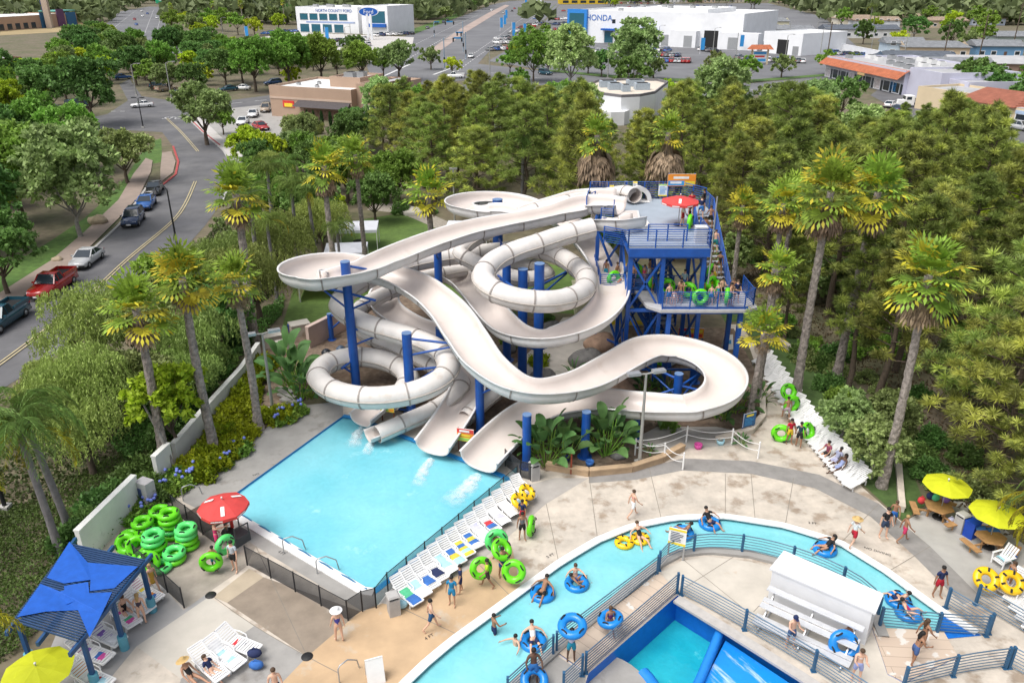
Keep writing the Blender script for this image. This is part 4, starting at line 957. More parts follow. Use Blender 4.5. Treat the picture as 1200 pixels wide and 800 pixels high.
pl('queen_c',352,318,'slender feather palm with drooping fronds','by the cream tent',1.0,'feather palms behind the left ring','palm');pl('queen_c',307,345,'slender feather palm','behind the shaggy street-side palm',1.05,'feather palms behind the left ring','palm');pl('queen_c',325,352,'dark feather palm','low between two taller ones',.85,'feather palms behind the left ring','palm');pl('queen_c',402,345,'small feather palm','beside the front white canopy',.72,'feather palms behind the left ring','palm');pl('queen_c',612,262,'feather palm','in the pines behind the far ring',1.1,None,'palm')
pl('queen_c',325,300,'bright feather palm','among the pepper trees by the road bend',1.05,'feather palms behind the left ring','palm');pl('queen_c',372,322,'bright feather palm','behind the cream tent',.95,'feather palms behind the left ring','palm');pl('queen_c',290,285,'bright feather palm','beside the light parking lot',.95,'feather palms behind the left ring','palm')
pl('queen_c',345,280,'loose feather palm','near the restaurant lot',.95,None,'palm')
pl('queen_gold',-30,905,'golden feather palm','beside the yellow umbrella and shade canopy',1.0,None,'palm');pl('queen_gold',1212,735,'golden feather palm','hanging over the picnic tables',1.0,None,'palm')
GP='pepper trees on the left slope'
for u,v,k,s in ((112,520,'pepper_a',.9),(75,500,'pepper_b',.8),(165,492,'olive',.62),(120,450,'pepper_a',1.05),(175,430,'olive',.8),(232,452,'pepper_b',1.0),(262,415,'broad_dark',.55),(215,390,'broad_mid',.75),(305,380,'pepper_a',1.0),(270,350,'pepper_b',1.0),(335,330,'pepper_a',.95),(290,310,'olive',.7),(380,300,'pepper_a',.9),(330,275,'broad_mid',.75),(110,555,'pepper_b',.75),(225,480,'pepper_b',.75),(360,262,'pepper_b',1.0),(300,255,'pepper_b',.9)):
 pl(k,u,v,'weeping pepper tree with hanging foliage' if 'pep' in k else 'rounded leafy tree among the pepper trees','between street and pool wall',s,GP)
pl('young',208,535,'young bright green tree with bare pale trunk','inside the white wall',1.25)
pl('bright',388,268,'yellow-green tree','behind the front canopies',.62,'trees by the canopies');pl('broad_dark',370,285,'dark leafy tree','left of the canopies',.7,'trees by the canopies')
for u,v,k,s,d in ((440,262,'broad_dark',.62,'small dark tree beside the concrete path'),(468,240,'broad_mid',.75,'leafy tree at the path end'),(408,238,'broad_mid',.85,'leafy tree behind the canopies')):pl(k,u,v,d,'',s)
for u,v,k,s,d in ((95,278,'sycamore',1.0,'big pale green sycamore on the street lawn'),(10,345,'broad_dark',.8,'dark tree above the two pickups'),(150,215,'olive',.95,'olive-green tree hanging over the sidewalk'),(95,205,'olive',1.05,'olive-green tree behind the pale sycamore'),(30,262,'broad_mid',1.25,'wide green tree left of the pale sycamore'),(-25,300,'broad_dark',1.1,'dark park tree at the picture edge'),(-15,215,'bright',1.3,'yellow-green park tree above the two pickups'),
      (50,190,'broad_mid',1.1,'green park tree near the hidden car lot'),(110,148,'broad_dark',1.35,'dark spreading tree at the junction'),(60,140,'broad_dark',1.1,'dark spreading tree above the car lot'),(10,150,'bright',1.2,'yellow-green tree above the car lot'),(-40,175,'broad_mid',1.2,'green tree at the lot edge'),
      (243,170,'olive',1.3,'grey-green street tree on the bend'),(262,158,'broad_mid',.55,'small street tree beyond the bend'),(293,198,'bright',.85,'round bright green tree in the light parking lot'),(322,210,'young',1.3,'small bright tree by the restaurant wall'),(352,205,'olive',.8,'grey-green tree below the restaurant'),(200,112,'olive',.95,'street tree on the lot island'),(178,106,'far_mid',.85,'street tree behind the lot island'),(163,92,'far_olive',.8,'thin street tree along the lot drive'),(228,112,'broad_dark',.8,'dark street tree by the low hedge'),
      (300,108,'broad_mid',1.4,'big leafy tree across from the restaurant'),(340,104,'broad_mid',1.5,'big leafy tree behind the restaurant roof'),(378,100,'broad_mid',1.4,'big darker tree behind the restaurant roof'),(265,102,'broad_dark',1.0,'dark tree on the lot corner'),(425,97,'broad_mid',1.15,'green tree at the junction of the main road'),(468,95,'olive',1.35,'brownish tree beside the main road crossing'),(450,92,'broad_mid',.85,'green tree behind the brownish one'),
      (530,88,'far_bright',.75,'yellowish tree on the corner of the crossing'),(505,82,'far_olive',.9,'thin tree at the crossing'),(625,96,'oak_big',1.0,'full dark tree before the car lot'),(668,106,'sycamore',1.3,'tall grey-green tree before the showroom'),(742,97,'sycamore',1.35,'tall thin-topped tree before the showroom'),(610,104,'far_mid',.6,'small tree near the passing blue car'),(735,112,'far_dark',1.0,'round dark tree behind the white round roof'),(780,122,'far_bright',.8,'bright cone-shaped tree beside the white round roof'),(705,90,'far_dark',.8,'dark street tree by the showroom'),
      (843,158,'sycamore',1.1,'full green tree in front of the showroom'),(905,155,'olive',1.1,'olive-green tree behind the pines'),(950,165,'sycamore',.85,'pale tree before the orange-roofed shops'),(985,140,'far_dark',.9,'dark tree at the orange roof'),(932,205,'bright',.95,'bright lime tree among the pines'),(1000,195,'sycamore',.75,'pale bushy tree among the pines'),(1165,330,'bright',1.25,'rounded lime-green tree in the pine wood'),(1110,230,'sycamore',.7,'pale tree next to the shop lot'),(1020,560,'small_olive',.75,'small grey-green tree with forked pale trunk on the side lawn'),(985,522,'small_olive',.7,'small grey-green tree by the lounger row'),(1160,265,'broad_mid',.7,'leafy tree at the shop lot corner')):
 pl(k,u,v,d,'',s)
TREEPTS= []
def scatter(region,n,gap,keys,desc,where,group,smin,smax,tries=4000,excl=True,cat='tree',top=None):
 made=0;us= [p[0] for p in region];vs= [p[1] for p in region]
 WP=PX(region);xs= [p.x for p in WP];ys= [p.y for p in WP]
 for _ in range(tries):
  if made >= n:break
  x=rnd.uniform(min(xs),max(xs));y=rnd.uniform(min(ys),max(ys))
  if not inpoly((x,y),WP):continue
  q=pix((x,y,0))
  if excl and any(inpoly(q,e) for e in EXPX):continue
  if any((x -a) ** 2+ (y -b) ** 2< gap*gap for a,b in TREEPTS):continue
  if any(inpoly((x,y),e) for e in EXW):continue
  k=rnd.choice(keys);s=rnd.uniform(smin,smax)
  if top:
   s=min(s,zat(top(q)+rnd.uniform(-4,12),y)/PH.get(k,10)/1.05)
   if s< .3:continue
  TREEPTS.append((x,y));w=where(q) if callable(where) else where
  d=desc[k] if isinstance(desc,dict) else desc
  w_=s* (1.2 if 'pine' in k else 1);plant(k,(x,y),None,(w_*rnd.uniform(.9,1.1),w_*rnd.uniform(.9,1.1),s*rnd.uniform(.9,1.15)),d,cat,group,w);made+= 1
 return made
EXW= []
PH= {'pine_tall':15,'pine_round':12.5,'pine_thin':13.5,'pine_dark':14,'broad_mid':9,'broad_dark':9.5,'sycamore':12.5,'olive':8,'bright':7.5}
def wallm(name,c,**k):return mat('wall_'+name,c,k.pop('rough',.8),k.pop('var',.06),k.pop('scale',.3),**k)
ROOFG=mat('roof_grey',(.36,.36,.37),.85,.12,.4);ROOFW=mat('roof_white',(.66,.66,.65),.7,.06,.3)
def tile_mat(name,c):
 m=mat(name,c,.8,.2,.8);nt=m.node_tree;b=next(n for n in nt.nodes if n.type== 'BSDF_PRINCIPLED')
 w=nt.nodes.new('ShaderNodeTexWave');w.inputs['Scale'].default_value=1.6;tc=nt.nodes.new('ShaderNodeTexCoord');nt.links.new(tc.outputs['Object'],w.inputs['Vector'])
 bp=nt.nodes.new('ShaderNodeBump');bp.inputs['Strength'].default_value=.6;bp.inputs['Distance'].default_value=.15;nt.links.new(w.outputs['Fac'],bp.inputs['Height']);nt.links.new(bp.outputs[0],b.inputs['Normal']);return m
TILE_O=tile_mat('orange_tiles',(.42,.13,.06));TILE_R=tile_mat('red_brown_tiles',(.30,.105,.065));SHING=tile_mat('grey_shingles',(.21,.22,.235));SHINGB=tile_mat('slate_shingles',(.10,.115,.14));SHINGT=tile_mat('tan_shingles',(.30,.225,.165))
class Bld:
 def __init__(s,name,label,u0,v0,u1,v1,depth,h,cat='building',group=None,margin=2.0,wallmat=None,roofmat=ROOFW,parapet=.5,block=True):
  a,b=P(u0,v0),P(u1,v1);d=b -a;s.w=d.length;s.d=depth;s.h=h;s.rz=math.atan2(d.y,d.x)
  s.root=thing(name,label,cat,(a.x,a.y,0),s.rz,group)
  c,n=Vector((d.x,d.y,0)).normalized(),Vector((-d.y,d.x,0)).normalized();s.a,s.c,s.n=a,c,n
  EXW.append([tuple((a+c*x+n*y).xy) for x,y in ((-margin,-margin),(s.w+margin,-margin),(s.w+margin,depth+margin),(-margin,depth+margin))])
  s.wm=wallmat
  if block:s.block(0,0,s.w,depth,h,wallmat,roofmat,parapet)
 def block(s,x0,y0,x1,y1,h,wm,rm,parapet=.5,z0=0):
  mb=MB();mb.box(((x0+x1)/2,(y0+y1)/2,(h+z0)/2),(x1 -x0,y1 -y0,h -z0));mb.build('wall',wm,s.root)
  r=MB();t=.3
  r.box(((x0+x1)/2,(y0+y1)/2,h+.03),(x1 -x0 -.02,y1 -y0 -.02,.06));ro=r.build('roof',rm,s.root)
  if parapet:
   p=MB()
   for cx,cy,dx,dy in (((x0+x1)/2,y0+t/2,x1 -x0+.06,t),((x0+x1)/2,y1 -t/2,x1 -x0+.06,t),(x0+t/2,(y0+y1)/2,t,y1 -y0 -2*t),(x1 -t/2,(y0+y1)/2,t,y1 -y0 -2*t)):
    p.box((cx,cy,h+parapet/2+.004),(dx,dy,parapet))
   p.build('parapet',wm,ro)
 def rect(s,name,x0,z0,x1,z1,m,y=0.0,proud=.06,frame=None):
  mb=MB();mb.box(((x0+x1)/2,y -proud/2,(z0+z1)/2),(x1 -x0,proud,z1 -z0));o=mb.build(name,m,s.root)
  if frame:
   f=MB();e=.18
   for cx,cz,dx,dz in (((x0+x1)/2,z1+e/2,x1 -x0+2*e,e),((x0+x1)/2,z0 -e/2,x1 -x0+2*e,e),(x0 -e/2,(z0+z1)/2,e,z1 -z0),(x1+e/2,(z0+z1)/2,e,z1 -z0)):f.box((cx,y -proud*.8,cz),(dx,proud*1.6,dz))
   f.build('frame',frame,o)
  return o
 def unit(s,x,y,z,w,d,h,m=None,name='roof_unit'):
  mb=MB();mb.box((x,y,z+h/2+.06),(w,d,h));mb.box((x,y,z+h+.1),(w*.6,d*.6,.12),0,1);mb.build(name,[m or METAL,DARK],s.root)
 def text(s,t,size,x,z,m,y=0.0,name='lettering'):
  mb=MB();text_mesh(t,size,mb,Matrix.Translation((x,y -.12,z)) @ Matrix.Rotation(R(90),4,'X'));mb.build(name,m,s.root)
 def hip(s,x0,y0,x1,y1,z,h,m,over=.5,hip=.0,name='roof'):
  x0 -= over;x1+= over;y0 -= over;y1+= over;ym= (y0+y1)/2;mb=MB()
  v= [(x0,y0,z),(x1,y0,z),(x1,y1,z),(x0,y1,z),(x0+hip,ym,z+h),(x1 -hip,ym,z+h),(x0,y0,z -.18),(x1,y0,z -.18),(x1,y1,z -.18),(x0,y1,z -.18)]
  mb.add(v,[(0,1,5,4),(2,3,4,5),(1,2,5),(3,0,4),(6,7,1,0),(7,8,2,1),(8,9,3,2),(9,6,0,3),(9,8,7,6)]);return mb.build(name,m,s.root)
WH=wallm('white',(.74,.75,.77));FBLUE=mat('brand_blue',(.01,.10,.42),.4);LETB=mat('letter_blue',(.02,.10,.36),.5)
b=Bld('car_showroom','white dealership with blue lettering and two storeys of dark windows',349,38,421,40,30,12,wallmat=WH)
b.block(b.w+4,-3,b.w+19,24,13,WH,ROOFW);b.block(b.w,6,b.w+4,26,8.5,WH,ROOFW)
for x in (4,10,16,22,28):
 if x< b.w -4:b.rect('window',x -1.5,6.3,x+3.2,9.2,BLUEGLASS,frame=METAL)
for x in (2,9,16,23):b.rect('window',x,.3,x+5.5,4.2,BLUEGLASS)
b.rect('window',b.w+9,5.5,b.w+17.5,11,BLUEGLASS,-3.0);b.rect('entrance_canopy',b.w+8.5,3.6,b.w+18,5.2,FBLUE,-3.0,1.2)
b.rect('sign_band',6,4.8,b.w -2,5.6,mat('band_blue',(.3,.38,.6),.5));b.text('NORTH COUNTY FORD',2.0,b.w*.62,10.7,LETB)
for i in range(5):b.unit(6+i*5,10+ (i % 2)*5,12,2.4,2.2,1.4)
o=thing('pylon_sign','blue oval dealership sign on two white posts','sign',P(434,47));s_=9.6
mb=MB();mb.box((-.8,0,5.5),(.9,.9,11));mb.build('post',WH,o);mb=MB();mb.box((.8,0,5.5),(.9,.9,11));mb.build('post',WH,o)
mb=MB();M_=Matrix.Translation((0,0,12)) @ Matrix.Rotation(R(90),4,'X') @ Matrix.Diagonal((4.6,1.9,1,1));mb.lathe([(0,-.35),(1,-.35),(1,.35),(0,.35)],28,M=M_,smooth=False)
mb.add([M_ @ Vector((.93*math.cos(a*.2244),.93*math.sin(a*.2244),.36)) for a in range(28)],[tuple(range(28))],1);mb.build('oval_board',[WH,FBLUE],o)
mb=MB();text_mesh('Ford',2.4,mb,Matrix.Translation((0,-.42,12)) @ Matrix.Rotation(R(90),4,'X'));mb.build('lettering',WH,o)
b=Bld('car_showroom','long white showroom with a blue glass corner and service bays',666,49,868,58,48,12.5,wallmat=WH,parapet=.7)
b.block(b.w*.30,6,b.w*.78,42,14.0,WH,ROOFW,.4,z0=12.4)
b.rect('corner_frame',-.2,0,9.5,13.6,mat('frame_blue',(.03,.22,.62),.4),0,1.2);b.rect('window',.9,.3,8.2,12,BLUEGLASS,-1.2)
b.text('HONDA',3.4,15,10.2,mat('letter_mid_blue',(.02,.14,.5),.5))
for x0,x1,z in ((18,22,5),(25,29,5),(32,37,4)):b.rect('window',x0,.3,x1,z,BLUEGLASS,frame=METAL)
b.rect('canopy',17,5.4,b.w*.55,6.1,FBLUE,0,2.2);b.rect('roller_door',b.w*.565,.2,b.w*.605,4.4,METAL);b.rect('window',b.w*.27,8.2,b.w*.29,9.8,GLASS)
b.block(b.w*.635,-4,b.w*.775,0,6.2,WH,ROOFW,.3);b.block(b.w*.90,-5,b.w+8,0,6.0,WH,ROOFW,.3)
b.rect('roller_door',b.w*.71,.2,b.w*.755,4.6,METAL,-4);b.rect('open_service_bay',b.w*.80,.1,b.w*.875,6.6,DARK);b.rect('roller_door',b.w*.95,.2,b.w*1.0,4.6,METAL,-5)
for i in range(6):b.unit(b.w* (.2+.1*i),20+6* (i % 3),14.0 if .3< (.2+.1*i)< .78 else 12.5,2,2,1)
b=Bld('service_building','small white service building with an open dark bay',893,62,938,66,26,7.2,wallmat=WH)
b.rect('open_service_bay',b.w*.38,.1,b.w*.66,5.2,DARK);b.rect('roller_door',b.w*.78,.2,b.w*.93,3.2,METAL);b.rect('window',-.01,3,.2,4,GLASS)
TAN=wallm('tan',(.40,.28,.205));TAN2=wallm('beige',(.50,.38,.30));STONE=mat('stone_veneer',(.20,.125,.095),.9,.5,2.5,bump=.8)
b=Bld('restaurant','tan stucco restaurant with white roof, dark awning and stone base',319,136,414,143,17,5.6,wallmat=TAN)
b.rect('upper_band',0,3.6,b.w,4.0,TAN2,0,.1);b.rect('stone_base',b.w*.42,0,b.w -.2,1.9,STONE,0,.12)
mb=MB();mb.add([(b.w*.36,0,3.6),(b.w*.98,0,3.6),(b.w*1.0,-2.0,2.5),(b.w*.34,-2.0,2.5),(b.w*.36,0,2.2),(b.w*.98,0,2.2)],[(0,3,2,1),(0,4,3),(1,2,5),(3,4,5,2)]);mb.build('awning',mat('bronze_awning',(.06,.052,.055),.5,.2,3),b.root)
o=b.rect('round_sign',b.w*.16,2.0,b.w*.30,3.3,mat('sign_red',(.62,.05,.04),.5),0,.12);o2=b.rect('sign_panel',b.w*.18,2.1,b.w*.28,2.8,YEL,-.12,.04)
b.block(b.w*.55,6,b.w*.92,15,7.2,TAN,ROOFG,.5,z0=5.4);b.block(b.w+.02,2,b.w+7.5,15,6.6,TAN,ROOFW);b.block(b.w+6,-1,b.w+9,8,7.8,STONE,ROOFG,.2)
for x,y in ((3,6),(6,9),(9,4)):b.unit(x,y,5.6,.7,.7,.5)
b.unit(b.w*.68,10,7.2,2.2,2,1);b.unit(b.w*.82,10,7.2,1.6,1.6,1.2)
b.rect('dark_window',b.w+1.5,.8,b.w+4,3,GLASS,2,frame=METAL)
for i,u in enumerate((361,368.5,378,388)):
 pl('cypress',u,148+i*.7,'slim dark cypress against the restaurant stone base','',.42,'cypresses along the restaurant wall')
o=thing('round_roof_building','low white building with a rounded front and flat cream roof','building',(0,0,0))
def outline(px,z):return [(p.x,p.y) for p in PX(px,z)]
L1=outline([(688,101),(694,107),(708,112),(728,114.5),(750,113.5),(768,110),(783,98),(772,95),(730,94.5),(700,96)],5.0)
L2=outline([(681,117),(686,123),(700,129),(716,131.5),(732,131),(746,126),(770,112),(730,100),(690,108)],2.6)
mb=MB();mb.prism(L2,0,2.6);mb.build('lower_wall',WH,o);mb=MB();mb.prism(L1,0,5.0);mb.build('wall',WH,o)
def inset(L,f):
 cx=sum(p[0] for p in L)/len(L);cy=sum(p[1] for p in L)/len(L);return [(cx+ (x -cx)*f,cy+ (y -cy)*f) for x,y in L]
mb=MB();mb.prism(inset(L1,.96),4.99,5.03);mb.build('roof',mat('cream_roof',(.56,.50,.42),.8,.1,.3),o)
mb=MB();n_=len(L1);I1=inset(L1,.965)
for i in range(n_):
 j= (i+1) % n_;mb.add([(*L1[i],5),(*L1[j],5),(*L1[j],5.5),(*L1[i],5.5),(*I1[i],5.5),(*I1[j],5.5),(*I1[j],5),(*I1[i],5)],[(0,1,2,3),(3,2,5,4),(4,5,6,7)])
mb.build('parapet',mat('dark_trim',(.16,.15,.16),.7),o)
for u,v,w in ((712,102,3.4),(720,105,2.6),(744,101,3.6),(752,105,3.0),(733,107,1.6)):
 p=P(u,v,5.05);mb=MB();mb.box((p.x,p.y,5.7),(w,2.0,1.3),.1);mb.box((p.x,p.y,6.4),(w*.7,1.4,.1),.1,1);mb.build('roof_unit',[mat('unit_blue_grey',(.32,.37,.42),.5),DARK],o)
EXW.append(L2);EXW.append(L1)
LAV=wallm('lavender',(.50,.50,.60))
b=Bld('shop_row','shop row with orange tiled front roof and lavender walls',966,90,1056,112,26,5.2,wallmat=LAV,roofmat=ROOFG)
mb=MB();mb.add([(-.5,0,5.3),(b.w+.6,0,5.3),(b.w+.6,-2.2,3.7),(-.5,-2.2,3.7),(-.5,.8,5.75),(b.w+.6,.8,5.75)],[(3,2,1,0),(0,1,5,4)]);mb.build('roof_tiles',TILE_O,b.root)
n=9
for i in range(n):
 x=b.w* (i+.5)/n
 b.rect('shop_window',x -1.9,.3,x+1.0,2.6,GLASS if i % 3 else mat('posters',(.55,.5,.52),.6,.5,2.),frame=WH);b.rect('shop_door',x+1.3,.1,x+2.3,2.5,GLASS)
b.rect('wall_mural',b.w*.86,.5,b.w*.93,2.6,mat('mural_blue',(.05,.25,.55),.5,.6,1.5));b.rect('shop_sign',b.w*.55,3.0,b.w*.64,3.6,mat('tan_sign',(.5,.33,.15),.6),-2.2,.1)
for i in range(14):b.unit(3+ (i*7.3) % (b.w -6),5+ (i*4.7) % 18,5.2,1.5+ (i % 3)*.8,1.6,1.0,ROOFW if i % 2 else METAL)
b.block(b.w+.02,1,b.w+13,20,6.0,LAV,ROOFG);b.block(b.w+13.03,3,b.w+20,20,4.8,LAV,ROOFG)
CRM=wallm('cream',(.60,.49,.33))
b=Bld('shop_row','shop row with long red-brown tiled roof and cream walls',1122,138,1248,160,11,3.6,wallmat=CRM,roofmat=ROOFG,parapet=0)
b.hip(0,0,b.w*.5,11,3.7,2.2,TILE_R,.8,1.5);b.hip(b.w*.5,1,b.w,11,3.3,2.0,TILE_R,.8,.5)
for i in range(6):b.rect('shop_window',1.5+i*b.w/6.2,.3,4.0+i*b.w/6.2,2.5,GLASS,frame=WH)
b.rect('shop_sign',b.w*.54,2.6,b.w*.66,3.2,mat('pale_blue_sign',(.35,.45,.6),.5),0,.2);b.block(-13,2,-.02,14,4.2,CRM,ROOFG);
def house(u,v,w,d,h,rz,wc,roof,label,hip=0,rh=1.8):
 p=P(u,v);b=Bld.__new__(Bld);b.root=thing('house',label,'house',(p.x,p.y,0),R(rz),'houses beyond the shops');b.w,b.d,b.h=w,d,h
 c,s=math.cos(R(rz)),math.sin(R(rz));EXW.append([(p.x+c*x -s*y,p.y+s*x+c*y) for x,y in ((-1 -w/2,-3),(w/2+1,-3),(w/2+1,d+1),(-1 -w/2,d+1))])
 m=mat('wall_'+wc[0],wc[1],.8,.06,.3);mb=MB();mb.box((0,d/2,h/2),(w,d,h));mb.add([(-w/2,0,h),(-w/2,d,h),(-w/2,d/2,h+rh*.9)],[(0,2,1)]);mb.add([(w/2,0,h),(w/2,d,h),(w/2,d/2,h+rh*.9)],[(0,1,2)]);mb.build('wall',m,b.root)
 b.hip(-w/2,0,w/2,d,h,rh,roof,.6,hip)
 k=max(2,int(w/4))
 for i in range(k):
  x= -w/2+ (i+.5)*w/k
  for z in ([1.0] if h< 4.5 else [1.0,3.8]):
   if i== k // 2 and z== 1.0:b.rect('door',x -.5,.05,x+.5,2.1,mat('door_brown',(.12,.07,.05),.6))
   else:b.rect('window',x -.8,z,x+.8,z+1.2,GLASS,frame=WH)
 for x in (-w*.5 -.0,):
  o=MB();o.box((w/2+.03,d*.35,1.6),(.06,1.4,1.1));o.build('window',GLASS,b.root)
 return b
hs= [(1010,45,34,12,4,-2,('white2',(.6,.6,.6)),SHINGB,'long white house with dark slate roof',0),(1004,33,22,14,5,-6,('cream2',(.6,.55,.45)),SHINGT,'cream house with tan hip roof, farthest from the shops',3),(1053,22,36,14,7,-4,('cream3',(.62,.55,.38)),SHINGT,'two-storey cream house with tan roof',4),(1026,34,26,12,4.5,-3,('white3',(.6,.62,.66)),SHINGT,'white house with tan roof below the two-storey one',0),
 (1059,66,13,10,4.5,-8,('pale_blue',(.48,.58,.68)),SHING,'pale blue house behind the white wall',0),(1097,68,22,12,3.6,-6,('beige2',(.58,.46,.32)),SHING,'beige house with grey roof',3),(1122,96,17,11,4.2,-10,('teal',(.035,.12,.16)),SHING,'dark teal house with pale grey roof',0),(1078,82,22,12,3.4,-8,('slate',(.08,.12,.18)),SHINGB,'house with dark slate roof behind the orange-roofed shops',2),(1149,30,28,12,4,-5,('blue_white',(.45,.5,.6)),SHINGT,'brown-roofed pale house high on the slope',3),
 (1170,68,16,11,4,-6,('blue2',(.14,.28,.45)),SHING,'blue house with grey roof',0),(1196,54,20,11,3.8,-4,('green_grey',(.32,.38,.36)),SHING,'grey-green house at the picture edge',0),(1185,88,34,10,3.2,-12,('brown2',(.26,.18,.14)),ROOFG,'long low brown house with flat grey roof',0),(1112,33,20,12,4,-5,('tan2',(.5,.4,.3)),SHINGT,'tan house among tall cypresses',2),(1063,26,18,10,3.4,-5,('tan3',(.5,.42,.32)),SHINGT,'low tan house in front of the two-storey one',2),(901,34,22,12,4,-3,('yellow2',(.6,.56,.40)),SHING,'pale yellow house behind the service building',3),(930,43,20,10,3.2,-3,('grey2',(.4,.4,.42)),SHING,'low grey house with grey roof',2),(1140,14,26,12,4,0,('cream4',(.55,.5,.4)),SHINGT,'cream house near the top of the slope',3),(1085,8,30,14,5,0,('pale3',(.5,.48,.45)),SHINGT,'pale house farthest up the slope',3),(992,12,30,14,5,0,('pink2',(.45,.34,.30)),TILE_R,'red-roofed house at the top of the trees',3),(950,9,30,12,4,0,('tan5',(.5,.45,.36)),SHINGT,'tan-roofed house beyond the car lots',3),(1180,18,26,12,4,-4,('grey5',(.42,.42,.45)),SHING,'grey house high at the picture edge',3)]
for a in hs:house(*a[:9],hip=a[9])
for i in range(26):
 u,v=rnd.choice(((rnd.uniform(2,110),rnd.uniform(5,14)),(rnd.uniform(205,345),rnd.uniform(4,12)),(rnd.uniform(700,990),rnd.uniform(1.5,4)),(rnd.uniform(1000,1198),rnd.uniform(4,14))))
 house(u,v,rnd.uniform(18,34),14,rnd.uniform(4,6),rnd.uniform(-8,8),rnd.choice((('far_cream',(.55,.5,.42)),('far_white',(.62,.62,.62)),('far_blue',(.35,.42,.5)),('far_tan',(.42,.33,.25)))),rnd.choice((SHINGT,SHING,TILE_R,SHINGB)),'small house in the distant trees',hip=rnd.choice((0,3)))
b=Bld('store_row','long tan store row with blue and purple fronts',-40,40,92,30,40,6.5,wallmat=wallm('adobe',(.42,.28,.20)),roofmat=ROOFW)
b.rect('blue_front',b.w*.64,0,b.w*.73,8.2,mat('teal_blue',(.03,.12,.24),.6),0,.5);b.rect('purple_front',b.w*.80,0,b.w*.87,9.5,mat('plum',(.12,.05,.12),.6),0,.5);b.rect('blue_front',b.w*.89,0,b.w*.985,7.6,mat('teal_blue',(.03,.12,.24),.6),0,.5)
for i in range(6):b.rect('shop_window',b.w* (.2+.07*i),.4,b.w* (.24+.07*i),3.4,GLASS)
mb=MB();mb.box((b.w*.93,8,8.4),(16,12,.5));mb.build('green_roof',mat('verdigris',(.12,.35,.30),.6),b.root)
o=thing('pylon_sign','tall beige sign tower above the store row','sign',P(59,33));hh=zat(-8,P(59,33).y);mb=MB();mb.box((0,0,hh/2),(3.2,2.2,hh));mb.build('tower',mat('sign_beige',(.42,.33,.26),.7),o)
for i in range(4):mb=MB();mb.box((-2.1,-.2,hh*.55+i*3.4),(1.0,.5,2.6));mb.build('sign_letter',mat('dark_navy',(.03,.04,.10),.5),o)
b=Bld('shed','low brown shed with pale roof behind the park trees',-60,96,30,88,14,4.5,wallmat=wallm('maroon',(.13,.045,.035)),roofmat=ROOFG)
b=Bld('fuel_canopy','small tan kiosk with dark canopy and round red sign',118,59,142,56,8,5.0,wallmat=CRM,roofmat=ROOFG);b.rect('dark_canopy',-.5,3.4,b.w*.9,4.8,DARK,0,1.6);b.rect('red_sign',b.w*.62,.8,b.w*.78,2.4,REDS)
o=thing('overpass','grey concrete freeway overpass','bridge',P(200,16));pe=P(278,13);d_= (pe -P(200,16));o.rotation_euler= (0,0,math.atan2(d_.y,d_.x));w_=d_.length
mb=MB();mb.box((w_/2,5,7),(w_,12,1.6));mb.build('deck',mat('overpass_grey',(.33,.34,.37),.8,.1,.1),o);mb=MB();mb.box((w_/2,-.9,8.3),(w_,.4,1.0));mb.build('barrier',mat('overpass_grey',(.33,.34,.37),.8),o)
for t in (.2,.5,.8):mb=MB();mb.box((w_*t,5,3.1),(2,6,6.2));mb.build('pier',mat('overpass_grey',(.33,.34,.37),.8),o)
BRK=wallm('brick',(.30,.13,.10))
for u0,v0,u1,v1,d_,h_,m,lb in ((484,13,512,12,20,7,BRK,'low brick-red block beside the main road'),(392,9,462,8,25,9,BRK,'long brick-red block behind the dealership'),(655,5,712,5,25,7,wallm('yellow',(.62,.42,.03)),'bright yellow store at the far end of the car lot'),(1,9,38,8,20,6,WH,'white house row at the far left hillside'),(250,4,300,4,25,7,wallm('tan6',(.42,.30,.2)),'tan block beyond the overpass'),(740,3,800,3,20,6,WH,'white block beyond the car lots')):
 b=Bld('commercial_block',lb,u0,v0,u1,v1,d_,h_,wallmat=m)
 for i in range(5):b.rect('window',b.w* (.08+.18*i),1,b.w* (.2+.18*i),3.6,GLASS)
o=thing('pagoda_sign','shop sign board under a small red tiled roof','sign',P(889,76));mb=MB()
for x in (-2.6,2.6):m2=MB();m2.box((x,0,2.4),(.5,.5,4.8));m2.build('post',CRM,o)
board(o,(0,-.2,.8),4.6,3.4,0,[(.05,.72,.95,.95,SKYB),(.05,.38,.95,.66,SWH),(.15,.44,.85,.6,REDS),(.05,.05,.95,.32,SKYB)])
mb=MB();mb.add([(-4,-1.6,4.8),(4,-1.6,4.8),(4,1.6,4.8),(-4,1.6,4.8),(-3,0,6.2),(3,0,6.2)],[(0,1,5,4),(2,3,4,5),(1,2,5),(3,0,4),(3,2,1,0)]);mb.build('tile_roof',TILE_O,o)
def wall_run(name,label,px,h,w,m,cat='wall',z0=0,group=None):
 pts=PX(px);o=thing(name,label,cat,(pts[0].x,pts[0].y,0),0,group);mb=MB()
 for a,b in zip(pts,pts[1:]):
  d=b -a;mb.box(tuple((a+b)/2 -pts[0]+Vector((0,0,(h+z0)/2))),(d.length+.002,w,h -z0),math.atan2(d.y,d.x))
 mb.build('wall_panel',m,o);c=MB()
 for a,b in zip(pts,pts[1:]):
  d=b -a;c.box(tuple((a+b)/2 -pts[0]+Vector((0,0,h+.05))),(d.length+.01,w+.08,.1),math.atan2(d.y,d.x))
 c.build('coping',m,o);return o
wall_run('boundary_wall','long white wall behind the car lot, below the houses',[(940,55),(985,62),(1045,75)],3.2,.4,WH)
wall_run('timber_fence','blue-grey timber fence above the dry slope',[(1160,100),(1205,106),(1260,112)],2.4,.15,mat('fence_blue',(.16,.28,.36),.8,.15,1))
CARP=paint('car_paint',.22,.6,.02)
